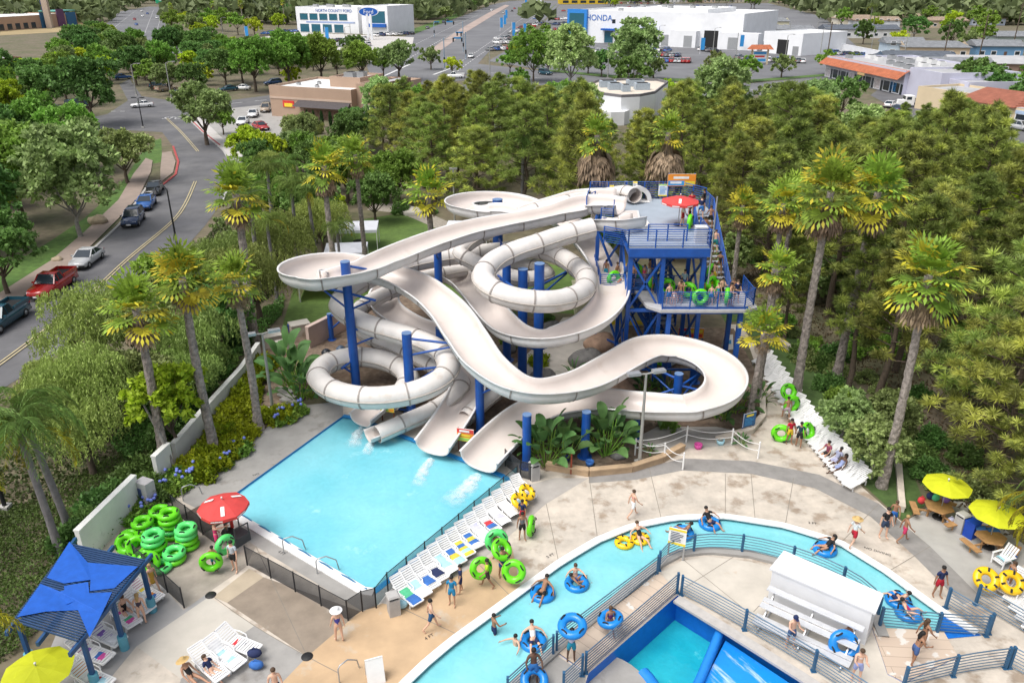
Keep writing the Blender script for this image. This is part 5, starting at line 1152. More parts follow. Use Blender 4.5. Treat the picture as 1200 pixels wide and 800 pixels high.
def car_mesh(kind):
 """forward is +X; returns part meshes"""
 P_= {}
 L,W,hb,ht= {'sedan':(4.7,1.82,.95,1.45),'suv':(4.7,1.9,1.05,1.72),'pickup':(5.7,1.98,1.12,1.85),'van':(5.2,1.95,1.15,1.95)}[kind]
 h=L/2;w=W/2;b=MB()
 hood=hb* (.86 if kind== 'sedan' else .93)
 st= [(-h,.42,hb*.86,.82),(-h+.12,.28,hb*.97,.93),(-h*.62,.24,hb,1.0),(0,.24,hb,1.0),(h*.36,.24,hb,1.0),(h*.52,.24,hood,.99),(h*.86,.26,hood*.93,.95),(h -.08,.32,hood*.84,.87),(h,.42,hood*.70,.8)]
 vs= [];n=8
 for x,z0,z1,k in st:
  ww=w*k
  vs+= [(x,-ww*.9,z0),(x,-ww,z0+.12),(x,-ww,(z0+z1)/2+.05),(x,-ww*.93,z1),(x,ww*.93,z1),(x,ww,(z0+z1)/2+.05),(x,ww,z0+.12),(x,ww*.9,z0)]
 fs= [(i*n+j,(i+1)*n+j,(i+1)*n+ (j+1) % n,i*n+ (j+1) % n) for i in range(len(st) -1) for j in range(n)]
 fs+= [tuple(range(n)),tuple(reversed(range((len(st) -1)*n,len(st)*n)))];b.add(vs,fs,0,True)
 cab= {'sedan':(-h*.74,-h*.42,h*.02,h*.40),'suv':(-h*.95,-h*.82,h*.06,h*.42),'pickup':(-h*.16,-h*.08,h*.22,h*.46),'van':(-h*.97,-h*.92,h*.36,h*.62)}[kind]
 g=MB();r=MB();x0,x1,x2,x3=cab;wb,wt=w*.92,w*.74;zt=ht -.06
 B= [(x0,-wb,hb),(x3,-wb,hb),(x3,wb,hb),(x0,wb,hb)];T= [(x1,-wt,zt),(x2,-wt,zt),(x2,wt,zt),(x1,wt,zt)]
 g.add(B+T,[(0,1,5,4),(1,2,6,5),(2,3,7,6),(3,0,4,7)])
 r.add([(x,y*1.02,z) for x,y,z in T]+ [(x1+.1,-wt*.92,ht),(x2 -.1,-wt*.92,ht),(x2 -.1,wt*.92,ht),(x1+.1,wt*.92,ht)],[(0,1,5,4),(1,2,6,5),(2,3,7,6),(3,0,4,7),(4,5,6,7),(3,2,1,0)],0,True)
 for a,c in ((0,4),(1,5),(2,6),(3,7)):
  q= (B+T);r.bar(Vector(q[a])*1.0+Vector((0,0,-.03)),q[c],.09)
 for y in (-1,1):
  xm= (x0+x3)/2*.9;r.bar((xm,y*wb,hb -.02),(xm,y*wt,zt),.08,.06)
  r.box((x3 -.25,y* (w+.09),hb+.06),(.16,.2,.14))
 if kind== 'pickup':
  bed=MB();bed.box((-h*.58,0,hb+.004),(h*.74,W*.8,.01));P_['truck_bed']= (bed,[DARK])
  for y in (-1,1):r.box((-h*.58,y*w*.88,hb+.14),(h*.80,.12,.28))
  r.box((-h+.1,0,hb+.14),(.1,W*.78,.28))
 for x,z,s in ((h -.02,.40,.95),(-h+.02,.40,.95)):
  b.box((x,0,z),(.14,W*.86,.2),0,1)
 wheels= []
 wr=.33 if kind== 'sedan' else .37
 for x in (-h*.62,h*.64):
  for y in (-1,1):
   m=MB();M_=Matrix.Translation((x,y* (w -.08),wr)) @ Matrix.Rotation(R(90),4,'X');m.lathe([(wr*.55,-.11),(wr*.93,-.11),(wr,-.06),(wr,.06),(wr*.93,.11),(wr*.55,.11)],14,M=M_)
   q=MB();q.lathe([(0,-.115),(wr*.6,-.10),(wr*.6,.10),(0,.115)],10,M=M_);wheels.append((m,q))
 hl= [];tl= []
 for y in (-1,1):
  m=MB();m.box((h -.16,y*w*.66,hood*.74),(.22,w*.34,.14));hl.append(m);m=MB();m.box((-h+.05,y*w*.74,hb*.82),(.14,w*.26,.18));tl.append(m)
 pl_=MB();pl_.box((h+.06,0,.45),(.02,.5,.14))
 return dict(body=b,roof=r,glass=g,wheels=wheels,hl=hl,tl=tl,plate=pl_,extra=P_)
CARM= {}
for kind in ('sedan','suv','pickup','van'):
 d=car_mesh(kind);full= []
 full.append(('body',d['body'].mesh('body',[CARP,DARK]),True));full.append(('roof',d['roof'].mesh('roof',CARP),True));full.append(('windows',d['glass'].mesh('window_glass',GLASS),False))
 for m in d['hl']:full.append(('headlight',m.mesh('headlight',LAMPW),False))
 for m in d['tl']:full.append(('taillight',m.mesh('taillight',REDL),False))
 full.append(('number_plate',d['plate'].mesh('number_plate',WHITE),False))
 for k,(m,mm) in d['extra'].items():full.append((k,m.mesh(k,mm),False))
 wh= [(m.mesh('wheel',DARK),q.mesh('rim',METAL)) for m,q in d['wheels']]
 one=MB();one.add(d['body'].v,d['body'].f,0,True);one.add(d['roof'].v,d['roof'].f,0,False);one.add(d['glass'].v,d['glass'].f,1)
 for m,q in d['wheels']:one.add(m.v,m.f,2);one.add(q.v,q.f,3)
 for m in d['hl']:one.add(m.v,m.f,3)
 for m in d['tl']:one.add(m.v,m.f,4)
 CARM[kind]= (full,wh,one.mesh('far_car',[CARP,GLASS,DARK,METAL,REDL]))
COLS= {'white':(.72,.72,.72),'silver':(.42,.43,.44),'grey':(.16,.165,.17),'black':(.018,.019,.021),'red':(.34,.012,.012),'blue':(.02,.10,.33),'dark blue':(.012,.035,.10),'teal':(.012,.06,.09),'tan':(.33,.26,.19),'yellow':(.6,.42,.03)}
KN= {'sedan':'sedan','suv':'sport utility car','pickup':'pickup truck','van':'van'}
def car(kind,u,v,toward,colr,where,full=False,z=.06,group='parked cars',desc=None,name='parked_car'):
 p=P(u,v);rz=math.atan2((P(*toward) -p).y,(P(*toward) -p).x) if isinstance(toward,tuple) else toward
 c=COLS[colr];d=desc or '%s %s' % (colr,KN[kind])
 if full:
  o=thing(name,d,'car',(p.x,p.y,z),rz,group,where)
  for pn,me,t in CARM[kind][0]:link(pn,me,o,color=c if t else None)
  for a,b in CARM[kind][1]:q=link('wheel',a,o);link('rim',b,q)
 else:
  o=link(name,CARM[kind][2],None,(p.x,p.y,z),c,rz);tag(o,d,'car',group,where)
 return o
GS='cars parked along the street'
car('pickup',64,341,(24,368),'red','parked behind a silver sedan on the street',True,group=GS);car('pickup',4,381,(-30,404),'teal','at the picture edge on the street',True,group=GS,desc='dark teal pickup truck')
car('sedan',103,309,(66,336),'silver','parked ahead of the red pickup',True,group=GS);car('suv',157,262,(140,283),'dark blue','nearest the silver sedan, on the street',True,group=GS);car('sedan',172,243,(157,262),'blue','between two other blue cars on the street',True,group=GS);car('sedan',182,226,(172,243),'black','parked at the red kerb',True,group=GS,desc='dark sedan')
car('sedan',167,126,(150,127),'white','crossing the junction',True,group=None)
for k,u,v,t,c,w in (('sedan',297,137,(290,146),'white','in the restaurant drive'),('suv',312,131,(304,140),'tan','at the restaurant corner'),('sedan',306,152,(318,156),'red','in the light lot by the restaurant'),('sedan',366,156,(352,154),'black','below the restaurant stone base'),('suv',285,210,(300,204),'white','in the light lot under the trees'),('sedan',282,203,(297,197),'red','in the light lot under the trees'),('sedan',290,218,(305,212),'blue','in the light lot under the trees'),('sedan',285,146,(278,152),'white','behind the round bright tree'),
      ('sedan',283,106,(270,106),'white','under the big trees across the road'),('sedan',268,107,(255,108),'teal','under the big trees across the road'),('suv',320,100,(305,101),'dark blue','under the big trees across the road'),('sedan',184,103,(200,100),'teal','beyond the lot island'),('pickup',195,107,(210,105),'tan','beyond the lot island'),('sedan',208,113,(220,108),'dark blue','beyond the lot island'),('sedan',144,93,(160,92),'blue','on the lot drive'),('van',93,127,(110,125),'teal','in the park lot under dark trees'),('suv',44,131,(60,130),'white','in the park lot under dark trees'),('sedan',65,131,(80,131),'silver','in the park lot under dark trees'),
      ('pickup',533,92,(515,92),'white','behind the pine tops'),('sedan',597,67,(580,69),'dark blue','on the main road by the car lot'),('suv',639,88,(655,90),'teal','on the main road before the dark tree'),('sedan',552,68,(545,72),'white','at the crossing corner'),('sedan',660,103,(650,106),'white','in the rear lot'),('sedan',600,103,(610,101),'white','in the rear lot'),('sedan',470,105,(462,112),'white','beside the restaurant'),('sedan',484,146,(470,150),'blue','glimpsed under the pines'),('sedan',645,116,(655,114),'white','in the rear lot'),
      ('pickup',1162,144,(1180,147),'blue','before the red-roofed shops'),('suv',1196,153,(1212,156),'silver','before the red-roofed shops'),('sedan',1153,154,(1163,150),'dark blue','in the shop lot'),('sedan',1053,131,(1065,127),'dark blue','beside the white lorry'),('sedan',1043,126,(1055,122),'white','beside the white lorry')):
 car(k,u,v,t,c,w,True,group=None)
def row(u0,v0,u1,v1,n,head,where,group,cols=('white','silver','black','blue','grey','red','white','dark blue'),kinds=('sedan','suv','suv','sedan','pickup'),z=.1):
 a,b=P(u0,v0),P(u1,v1);d=b -a;base=math.atan2(d.y,d.x)
 for i in range(n):
  p=a.lerp(b,i/max(1,n -1));c=rnd.choice(cols);k=rnd.choice(kinds)
  o=link('parked_car',CARM[k][2],None,(p.x,p.y,z),COLS[c],base+R(90)+rnd.uniform(-.06,.06));tag(o,'%s %s' % (c,KN[k]),'car',group,where)
G='cars on the dealer lots'
row(302,53,338,52,7,0,'in the row left of the dealership',G,('red','black','red','dark blue'));row(385,50,428,48,9,0,'in front of the blue-lettered dealership',G,('blue','dark blue','white','black'));row(392,55,432,54,7,0,'in the second row before the dealership',G,('white','silver','blue'));row(440,43,482,41,7,0,'right of the oval sign',G);row(310,41,345,38,7,0,'behind the row left of the dealership',G,('blue','white','dark blue'))
for (a,b_,c,d_,n,w) in ((583,52,606,51,6,'in the front rows at the lot corner'),(582,47,608,46,7,'in the second rows at the lot corner'),(600,40,612,33,6,'along the lot edge'),(608,40,634,27,9,'in the slanted lot row'),(628,23,636,18,4,'far up the slanted lot row'),(642,61,662,57,5,'left of the glass corner, front row'),(641,54,660,50,5,'left of the glass corner, second row'),(642,47,659,44,5,'left of the glass corner, third row'),(650,36,666,36,4,'near the glass corner, far row'),(651,30,666,29,4,'near the glass corner, farther row'),(652,24,666,23,4,'near the glass corner, farthest row'),(764,60,782,61,6,'before the service bays, back row'),(766,66,794,67,8,'before the service bays, middle row'),(768,73,806,74,9,'before the service bays, front row'),(824,60,838,62,4,'below the open service bay'),(866,70,880,71,3,'left of the pagoda sign'),(900,73,940,74,8,'before the small service building'),(945,60,1010,68,10,'along the white boundary wall'),(722,10,766,9,7,'in the upper lot, near row'),(728,5,790,5,9,'in the upper lot, far row'),(790,13,850,14,8,'behind the showroom roof'),(810,8,856,9,7,'behind the showroom roof, far row'),(660,14,700,13,6,'beyond the blue frame'),(672,62,722,64,8,'before the glass corner on the road side'),(698,70,758,72,10,'before the blue showroom canopy'),(574,60,604,58,6,'at the lot corner, nearest row'),(664,68,700,70,6,'nearest row before the glass corner')):
 row(a,b_,c,d_,n,0,w,G)
for u,v,t,c in ((160,30,(162,24),'blue'),(167,20,(166,26),'white'),(184,22,(184,30),'white'),(132,35,(130,42),'blue'),(158,24,(158,30),'red'),(173,17,(173,12),'blue'),(194,57,(185,58),'dark blue'),(219,58,(230,58),'white'),(235,49,(245,49),'red'),(131,20,(133,16),'red'),(137,18,(139,14),'silver'),(166,14,(166,10),'white')):
 car('sedan',u,v,t,c,'on the freeway road',group='traffic on the freeway road',z=.09,name='car')
for u,v,t,c in ((600,14,(606,10),'black'),(603,11,(609,8),'red'),(590,16,(583,22),'silver'),(501,34,(512,29),'grey'),(520,27,(530,22),'dark blue'),(524,25,(534,20),'black'),(576,13,(570,17),'white')):
 car('sedan',u,v,t,c,'on the main road',group='traffic on the main road',z=.09,name='car')
p=P(1082,126);o=thing('lorry','white box lorry with a red stripe beside the shops','lorry',(p.x,p.y,.06),R(172))
mb=MB();mb.box((-2.2,0,2.3),(7.2,2.5,2.7));mb.build('cargo_box',WHITE,o);mb=MB();mb.box((3.4,0,1.5),(1.9,2.2,1.9));mb.box((4.9,0,1.0),(1.3,1.9,1.0));mb.build('cab',WHITE,o);mb=MB();mb.box((4.37,0,2.0),(.04,1.9,.7));mb.box((3.6,1.11,1.95),(1.0,.04,.6));mb.box((3.6,-1.11,1.95),(1.0,.04,.6));mb.build('windscreen',GLASS,o)
mb=MB();mb.box((-2.4,1.26,2.9),(3.2,.02,.3));mb.box((-1.2,1.26,2.6),(1.6,.02,.25),0,1);mb.build('lettering',[REDS,FBLUE],o);mb=MB();mb.box((-.5,0,.75),(9.6,1.0,.25));mb.build('chassis',DARK,o)
for x in (-4.2,-3.2,4.6):
 for y in (-1,1):mb=MB();mb.lathe([(.0,-.14),(.48,-.14),(.48,.14),(0,.14)],12,M=Matrix.Translation((x,y*1.05,.48)) @ Matrix.Rotation(R(90),4,'X'));mb.build('wheel',DARK,o)
def lamp(u,v,h,label,arms=1,m=GALV,head='cobra',rz=0,group=None,r=.09,name='street_lamp',armlen=1.6):
 o=thing(name,label,'lamp',P(u,v),rz,group);mb=MB();mb.tube([(0,0,0),(0,0,h)],[r*1.3,r*.8],8);mb.build('pole',m,o);mb=MB();mb.box((0,0,.15),(.5,.5,.3));mb.build('footing',mat('footing_concrete',(.4,.39,.37),.8),o)
 for k in range(arms):
  s=1 if k== 0 else -1
  if head== 'bell':pts= [(0,0,h),(s*.2,0,h+.35),(s*.7,0,h+.45),(s*1.1,0,h+.25),(s*1.15,0,h -.05)];hd= (s*1.15,0,h -.3)
  elif head== 'flood':pts= [(0,0,h),(s*.5,0,h+.05)];hd= (s*.75,0,h+.1)
  else:pts= [(0,0,h),(s*armlen*.5,0,h+.35),(s*armlen,0,h+.4)];hd= (s* (armlen+.3),0,h+.38)
  mb=MB();mb.tube(pts,.05,6);mb.build('arm',m,o);mb=MB()
  if head== 'bell':mb.lathe([(.08,.3),(.14,.2),(.34,-.05),(.36,-.12),(.0,-.12)],14,hd)
  else:mb.box(hd,(.75,.36,.16));mb.box((hd[0],hd[1],hd[2] -.09),(.6,.28,.03),0,1)
  mb.build('lamp_head',[m if head != 'flood' else METAL,LAMPW],o)
 return o
BLK=mat('black_iron',(.018,.019,.022),.5)
lamp(209,296,6.6,'black street lamp with a hanging bell head beside the road',1,BLK,'bell',R(180));lamp(7,597,5.0,'black lamp post in a round footing on the dirt slope',1,BLK,'bell',R(180));lamp(168,150,5.2,'black twin-armed lamp on the junction corner',2,BLK,'cobra',0,armlen=.5)
for u,v,h_,w in ((262,46,9,'by the freeway verge'),(406,62,9,'before the blue-lettered dealership'),(412,56,9,'behind the one before the dealership'),(600,62,8,'at the lot corner'),(771,60,9,'before the service bays'),(835,64,9,'by the open service bay'),(862,70,9,'near the pagoda sign'),(919,76,9,'before the small service building'),(889,46,8,'behind the white showroom end'),(924,48,8,'above the small service building'),(955,52,9,'left end of the boundary wall'),(960,70,10,'beside the orange-roofed shops'),(1020,62,9,'along the boundary wall'),(1058,74,9,'at the boundary wall end'),(160,112,7,'on the lot island'),(201,116,8,'at the lot island kerb'),(574,90,8,'behind the pine tops'),(228,44,9,'by the freeway banner'),(712,92,8,'by the main road')):
 lamp(u,v,h_,'slim grey lamp post',1,GALV,group='grey lamp posts along the roads',r=.13);PEND[-1]= (PEND[-1][0],'slim grey lamp post',w)
def signal(u,v,h,arm,rz,where):
 o=thing('traffic_signal','grey traffic signal mast','traffic light',P(u,v),rz,'traffic signals at the crossing',where);mb=MB();mb.tube([(0,0,0),(0,0,h)],.16,8);mb.build('pole',mat('signal_blue_grey',(.22,.30,.38),.5),o);mb=MB();mb.tube([(0,0,h -.6),(arm,0,h)],.10,6);mb.build('arm',GALV,o)
 for x in (arm*.5,arm*.95):mb=MB();mb.box((x,-.1,h -.6),(.45,.35,1.2));mb.build('signal_head',BLK,o)
 mb=MB();mb.box((0,-.3,2.6),(.5,.4,1.3));mb.build('signal_head',BLK,o);mb=MB();mb.box((arm*.72,-.06,h -.1),(2.4,.06,.5));mb.build('street_sign',mat('street_sign_blue',(.02,.25,.55),.5),o)
signal(521,80,9,6,R(10),'nearest the pine tops');signal(543,61,11,-7,R(10),'on the brick median');signal(546,70,9,-3,R(10),'right of the brick median');signal(509,44,7,2,R(10),'across the main road')
for u,v,h_,w in ((586,37,7,'left one of the pair'),(590,33,7,'right one of the pair'),(600,48,8,'in the lot corner'),(592,25,7,'by the main road'),(615,18,12,'far up the lot'),(820,64,6,'before the service bays'),(866,60,6,'beside the pagoda sign'),(613,43,6,'beside the slanted row'),(288,47,6,'left of the dealership'),(382,52,7,'before the dealership')):
 o=thing('feather_banner','tall blue and white banner','banner',P(u,v),0,'banners on the car lots',w);mb=MB();mb.tube([(0,0,0),(0,0,h_)],.08,5);mb.build('pole',WH,o);mb=MB();mb.box((.8,0,h_*.62),(1.5,.08,h_*.7));mb.build('flag',mat('banner_blue',(.03,.25,.58),.6,.2,.6),o)
o=thing('pylon_sign','white rectangular sign tower with blue top beyond the car rows','sign',P(630,16));mb=MB();mb.box((0,0,7),(6,2,14));mb.build('tower',WH,o);mb=MB();mb.box((0,-.02,15.2),(6.2,2.1,2.6));mb.build('top_panel',FBLUE,o)
o=thing('freeway_sign','green freeway direction sign above the road','sign',P(193,15));mb=MB();mb.box((0,0,9.5),(12,.4,5));mb.build('panel',mat('freeway_green',(.02,.30,.14),.5),o);mb=MB();mb.box((0,-.25,9.6),(6,.05,.8));mb.build('lettering',WHITE,o)
for x in (-5,5):mb=MB();mb.tube([(x,.3,0),(x,.3,7.2)],.2,6);mb.build('post',GALV,o)
for u,v,h_,w in ((969,68,12,'left of the orange-roofed shops'),(1146,72,15,'among the houses'),(1186,58,17,'near the picture edge'),(1105,70,12,'beside the beige house')):
 o=thing('utility_pole','dark wooden utility pole','pole',P(u,v),0,'utility poles',w);mb=MB();mb.tube([(0,0,0),(0,0,h_)],.2,6);mb.build('pole',BARK,o);mb=MB();mb.box((0,0,h_ -.8),(3,.2,.2));mb.build('crossarm',BARK,o)
PD= {'pine_tall':'tall pine','pine_round':'broad round pine','pine_thin':'slender open pine','pine_dark':'dark green pine','far_pine':'distant pine','far_mid':'mid green tree','far_dark':'dark green tree','far_olive':'olive-green tree','far_bright':'yellow-green tree','broad_mid':'leafy green tree','olive':'grey-green tree','bright':'bright green tree','broad_dark':'dark leafy tree','cypress':'narrow dark cypress','sycamore':'pale green tree','queen_c':'distant palm','fan_tall':'distant fan palm','bush_mid':'green shrub','bush_dark':'dark shrub','bush_olive':'olive shrub','small_olive':'small grey-green tree','pepper_a':'weeping tree','pepper_b':'small weeping tree'}
def TOPV(q):
 u=q[0]
 for a,v in ((690,92),(785,140),(850,100),(905,118),(960,108),(1062,130),(1130,122),(9999,168)):
  if u< a:return v
pk= ['pine_tall','pine_round','pine_thin','pine_dark','pine_tall']
def band(*cuts):
 def f(q):
  for lim,t in cuts:
   if q[1]< lim:return t
  return cuts[-1][1]
 return f
scatter([(448,176),(520,172),(680,172),(790,176),(790,250),(690,300),(640,285),(590,262),(540,258),(500,236),(448,215)],46,3.9,pk,PD,band((205,'in the back row behind the far ring'),(235,'in the middle row behind the far ring'),(900,'in the front row behind the far ring')),'pines behind the slides',.84,1.0,top=TOPV)
scatter([(640,255),(790,255),(790,310),(700,312),(660,295)],8,2.6,['broad_mid','bright'],PD,'under the pines behind the tower','understorey trees',.35,.5)
scatter([(785,180),(850,172),(960,178),(1100,190),(1220,215),(1300,300),(1300,440),(1220,560),(1150,560),(1090,520),(1040,450),(960,385),(900,352),(870,330),(830,300),(790,250)],105,4.3,pk,PD,band((215,'at the back of the wood by the tower'),(265,'in the middle of the wood by the tower'),(340,'at the front of the wood by the tower'),(900,'behind the picnic tables and side lawn')),'pines right of the tower',.82,1.02,top=TOPV)
scatter([(885,395),(905,372),(960,400),(1035,462),(1070,520),(1062,545),(1010,478),(950,430)],26,1.8,['bush_olive','bush_mid','bush_dark','small_olive','pine_thin'],PD,'between the big palms and the wood','undergrowth under the big palms',.55,.85)
scatter([(840,330),(900,350),(990,400),(1060,470),(1090,530),(1200,560),(1300,480),(1300,330),(1100,300),(900,290)],60,2.2,['bush_olive','bush_dark','bush_mid','small_olive'],PD,'on the floor of the wood by the tower','undergrowth in the wood',.7,1.2)
scatter([(1085,560),(1190,560),(1300,640),(1300,760),(1220,660),(1150,590)],7,3.0,['pine_round','pine_dark'],PD,'beside the picnic tables','pines by the picnic tables',.62,.8)
scatter([(445,140),(470,125),(680,120),(800,140),(800,172),(450,172)],26,5.5,['broad_mid','olive','bright','pine_round','sycamore'],PD,'between the pines and the rear lots','trees along the rear lots',.6,.85,top=TOPV)
scatter([(800,125),(880,120),(1000,115),(1040,135),(1120,175),(1120,190),(800,172)],26,6.0,['broad_mid','olive','sycamore','broad_dark'],PD,'between the wood and the shops','trees before the shops',.6,.95,top=TOPV)
scatter([(300,205),(360,165),(448,160),(448,240),(400,245),(340,245),(300,250)],20,3.6,['olive','broad_mid','pepper_a','pepper_b','broad_dark'],PD,'between the restaurant lot and the turf','trees below the restaurant',.5,.75)
scatter([(-90,195),(-90,100),(60,96),(130,66),(230,66),(225,95),(140,115),(60,135),(120,165),(130,210),(90,240),(-90,330)],60,5.8,['broad_mid','broad_dark','olive','bright'],PD,band((130,'beyond the park lot'),(900,'in the park beside the street')),'park trees',.75,1.05)
scatter([(228,100),(228,62),(290,62),(430,72),(430,86),(330,106),(262,112)],34,6.0,['broad_mid','far_bright','olive','broad_dark'],PD,'between the restaurant and the dealership','trees beyond the restaurant',.75,1.0)
scatter([(-200,34),(-200,12),(110,12),(150,14),(120,36),(60,24)],60,9,['far_mid','far_dark','far_olive'],PD,'around the far store row','trees around the store row',1.0,1.6)
scatter([(196,46),(204,8),(350,8),(350,34),(300,46),(262,50)],70,8,['far_mid','far_dark','far_olive','far_bright','fan_tall'],PD,'between the overpass and the dealership','trees by the overpass',.9,1.4)
scatter([(505,18),(560,4),(585,4),(520,26)],12,9,['far_dark','far_olive'],PD,'along the brick median of the main road','median trees',1.0,1.3,excl=False)
scatter([(480,34),(470,14),(540,6),(530,14)],10,10,['far_olive','far_mid'],PD,'beside the main road verge','verge trees',.9,1.2)
scatter([(860,44),(870,6),(960,4),(1400,6),(1400,110),(1200,96),(1110,62),(1000,58),(960,48)],150,7.5,['far_mid','far_dark','far_olive','cypress','far_dark','far_mid','queen_c','far_bright'],PD,band((14,'near the top of the house slope'),(28,'on the upper house slope'),(45,'on the middle house slope'),(900,'on the lower house slope')),'trees among the houses',.9,1.35)
scatter([(1040,92),(1110,98),(1200,112),(1260,125),(1260,140),(1140,118)],22,5,['far_dark','far_mid','bush_dark'],PD,'behind the red-roofed shops','trees behind the shops',.7,1.0)
scatter([(560,90),(640,84),(700,90),(880,97),(1000,90),(1000,84),(880,94),(700,84)],10,12,['far_mid','far_olive'],PD,'on the verge before the showroom','verge trees by the showroom',.7,.9,excl=False)
def tree_belt():
 mbC,mbU,mbV= [],[],[]
 q=np.random.RandomState(5)
 for i in range(1900):
  y=520* (2600/520) ** (q.rand() ** 1.2);x= (q.rand()*2 -1)* (y*.78+40);uv=pix((x,y,0))
  if any(inpoly(uv,e) for e in (FWY,ART1,HONLOT,FORDLOT)):continue
  r= (5+5*q.rand())* (1+y/2500);hgt=r* (1.1+.5*q.rand());n=34
  d=unit(q.normal(size=(n,3)));d[:,2]=abs(d[:,2]);c=np.array([x,y,hgt*.25])+d*np.array([r,r,hgt*.8])* (.7+.3*q.rand(n,1));mbC.append(c);U=unit(d+q.normal(size=(n,3))*.8);mbU.append(U*r*.34);mbV.append(unit(np.cross(U,q.normal(size=(n,3))))*r*.26)
 me=cards_mesh('distant_treeline',np.concatenate(mbC),np.concatenate(mbU),np.concatenate(mbV),leafmat('treeline_green',(.13,.175,.075),scale=.02,var=.35));link('distant_treeline',me)['kind']='stuff'
scatter([(60,96),(100,50),(126,44),(150,64),(262,60),(262,66),(230,96),(140,90),(130,70)],26,6,['broad_mid','broad_dark','olive','bright'],PD,'around the tan kiosk and lot drive','trees by the kiosk',.8,1.1)
scatter([(572,70),(640,40),(640,82),(600,76)],8,9,['far_olive','far_bright','far_mid'],PD,'inside the car lot rows','trees in the car lot',.6,.8,excl=False)
scatter([(700,2),(1000,2),(1000,10),(860,12),(700,9)],26,14,['far_mid','far_dark','far_olive','far_bright'],PD,'beyond the upper car lot','trees beyond the upper lot',1.0,1.5,excl=False)
scatter([(440,20),(480,36),(470,46),(440,44)],10,7,['far_olive','far_mid','far_dark'],PD,'between the dealership and main road','trees by the dealership',.7,1.0,excl=False)
tree_belt()
sheet('wave_pool_water',[(794,699),(850,731),(940,787),(1010,832),(1010,1000),(600,1000),(700,788),(702,776)],WAVEW,-1.5) if False else None
WP_= [P(u,v) for u,v in WAVE]
mb=MB();mb.prism([(p.x,p.y) for p in WP_],-1.7,-1.5);struct('wave_pool_water',mb,WAVEW)
RAMP= [P(842,732,0),P(952,800,0),P(930,900,0),P(790,900,0)]
mb=MB();A0,B0=P(846,733),P(990,824);dv= (P(800,830) -A0)
sl_= [(A0.x+.15,A0.y -.3,-.55),(B0.x,B0.y -.3,-.55),(B0.x+dv.x*1.4,B0.y+dv.y*1.4,-.95),(A0.x+dv.x*1.2,A0.y+dv.y*1.2,-.95)]
mb.add(sl_,[(3,2,1,0)]);struct('ramp_water',mb,RAMPW)
BPAD=mat('blue_pad',(.015,.20,.62),.45,.06)
o=thing('ramp_divider','rounded blue padded wall beside the streaming ramp','wall',(A0.x,A0.y,0));mb=MB();mb.tube([Vector((0,.1,-.35)),Vector((dv.x*.5,dv.y*.5,-.55)),Vector((dv.x*1.3,dv.y*1.3,-.8))],.2,14);mb.build('padding',BPAD,o)
mb=MB();mb.prism([(-.25,0),(.2,0),(dv.x*1.3+.2,dv.y*1.3),(dv.x*1.3 -.25,dv.y*1.3)],-1.6,-.6);mb.build('wall',BPAD,o)
mb=MB();c_=P(718,790);mb.lathe([(0,-.25),(2.6,-.25),(2.6,-1.6)],40,(c_.x -.9,c_.y -.8,-.3),0,False);struct('round_landing_pavement',mb,CONC_G)
o=thing('pool_edge_pad','curved bright blue pad round the grey landing in the wave pool','pad',(c_.x -.9,c_.y -.8,0));mb=MB();mb.tube([(2.75*math.cos(R(a)),2.75*math.sin(R(a)),-.75) for a in range(-150,41,8)],.32,10);mb.build('padding',BPAD,o)
PLANK=bpy.data.materials.new('plank_boards');nt,N,L=nodes_of(PLANK);o_=add(nt,'ShaderNodeOutputMaterial');b_=add(nt,'ShaderNodeBsdfPrincipled');tc=add(nt,'ShaderNodeTexCoord');br=add(nt,'ShaderNodeTexBrick')
br.inputs['Color1'].default_value= (.54,.44,.35,1);br.inputs['Color2'].default_value= (.49,.39,.31,1);br.inputs['Mortar'].default_value= (.30,.24,.19,1);br.inputs['Scale'].default_value=1.0;br.inputs['Mortar Size'].default_value=.012;br.inputs['Brick Width'].default_value=4.0;br.inputs['Row Height'].default_value=.55
nz=add(nt,'ShaderNodeTexNoise');nz.inputs['Scale'].default_value=1.3;nz.inputs['Detail'].default_value=6;mr=add(nt,'ShaderNodeMapRange');mr.inputs[1].default_value=.60;mr.inputs[2].default_value=.63;mx=add(nt,'ShaderNodeMix',data_type='RGBA')
L.new(tc.outputs['Object'],br.inputs['Vector']);L.new(tc.outputs['Object'],nz.inputs['Vector']);L.new(nz.outputs[0],mr.inputs[0]);L.new(mr.outputs[0],mx.inputs[0]);L.new(br.outputs[0],mx.inputs[6]);mx.inputs[7].default_value= (.60,.57,.53,1);L.new(mx.outputs[2],b_.inputs['Base Color']);b_.inputs['Roughness'].default_value=.6;L.new(b_.outputs[0],o_.inputs[0])
def flatdeck(name,label,px,z,fascia_m,cat='bridge',thick=.5):
 pts=PX(px);c=pts[0];o=thing(name,label,cat,(c.x,c.y,0),math.atan2((pts[1] -pts[0]).y,(pts[1] -pts[0]).x));ca,sa=math.cos(-o.rotation_euler.z),math.sin(-o.rotation_euler.z)
 loc= [((p -c).x*ca - (p -c).y*sa,(p -c).x*sa+ (p -c).y*ca) for p in pts];mb=MB();mb.prism(loc,z -thick,z -.03,0);mb.build('fascia',fascia_m,o);mb=MB();mb.prism(loc,z -.028,z+.02,0);mb.build('plank_deck',PLANK,o);return o
fb=flatdeck('footbridge','beige plank footbridge between river and wave pool',[(652,764),(686,788),(793,694),(772,672)],.06,BASIN,thick=.9)
flatdeck('footbridge','wide plank footbridge over the end of the river',[(1022,736),(1105,740),(1122,770),(1060,800),(1040,790)],.06,BASIN)
mb=MB();mb.quad(*[tuple(P(u,v,.03)) for u,v in ((1108,716),(1150,744),(1108,748),(1100,735))]);struct('river_end_wall',mb,BASIN)
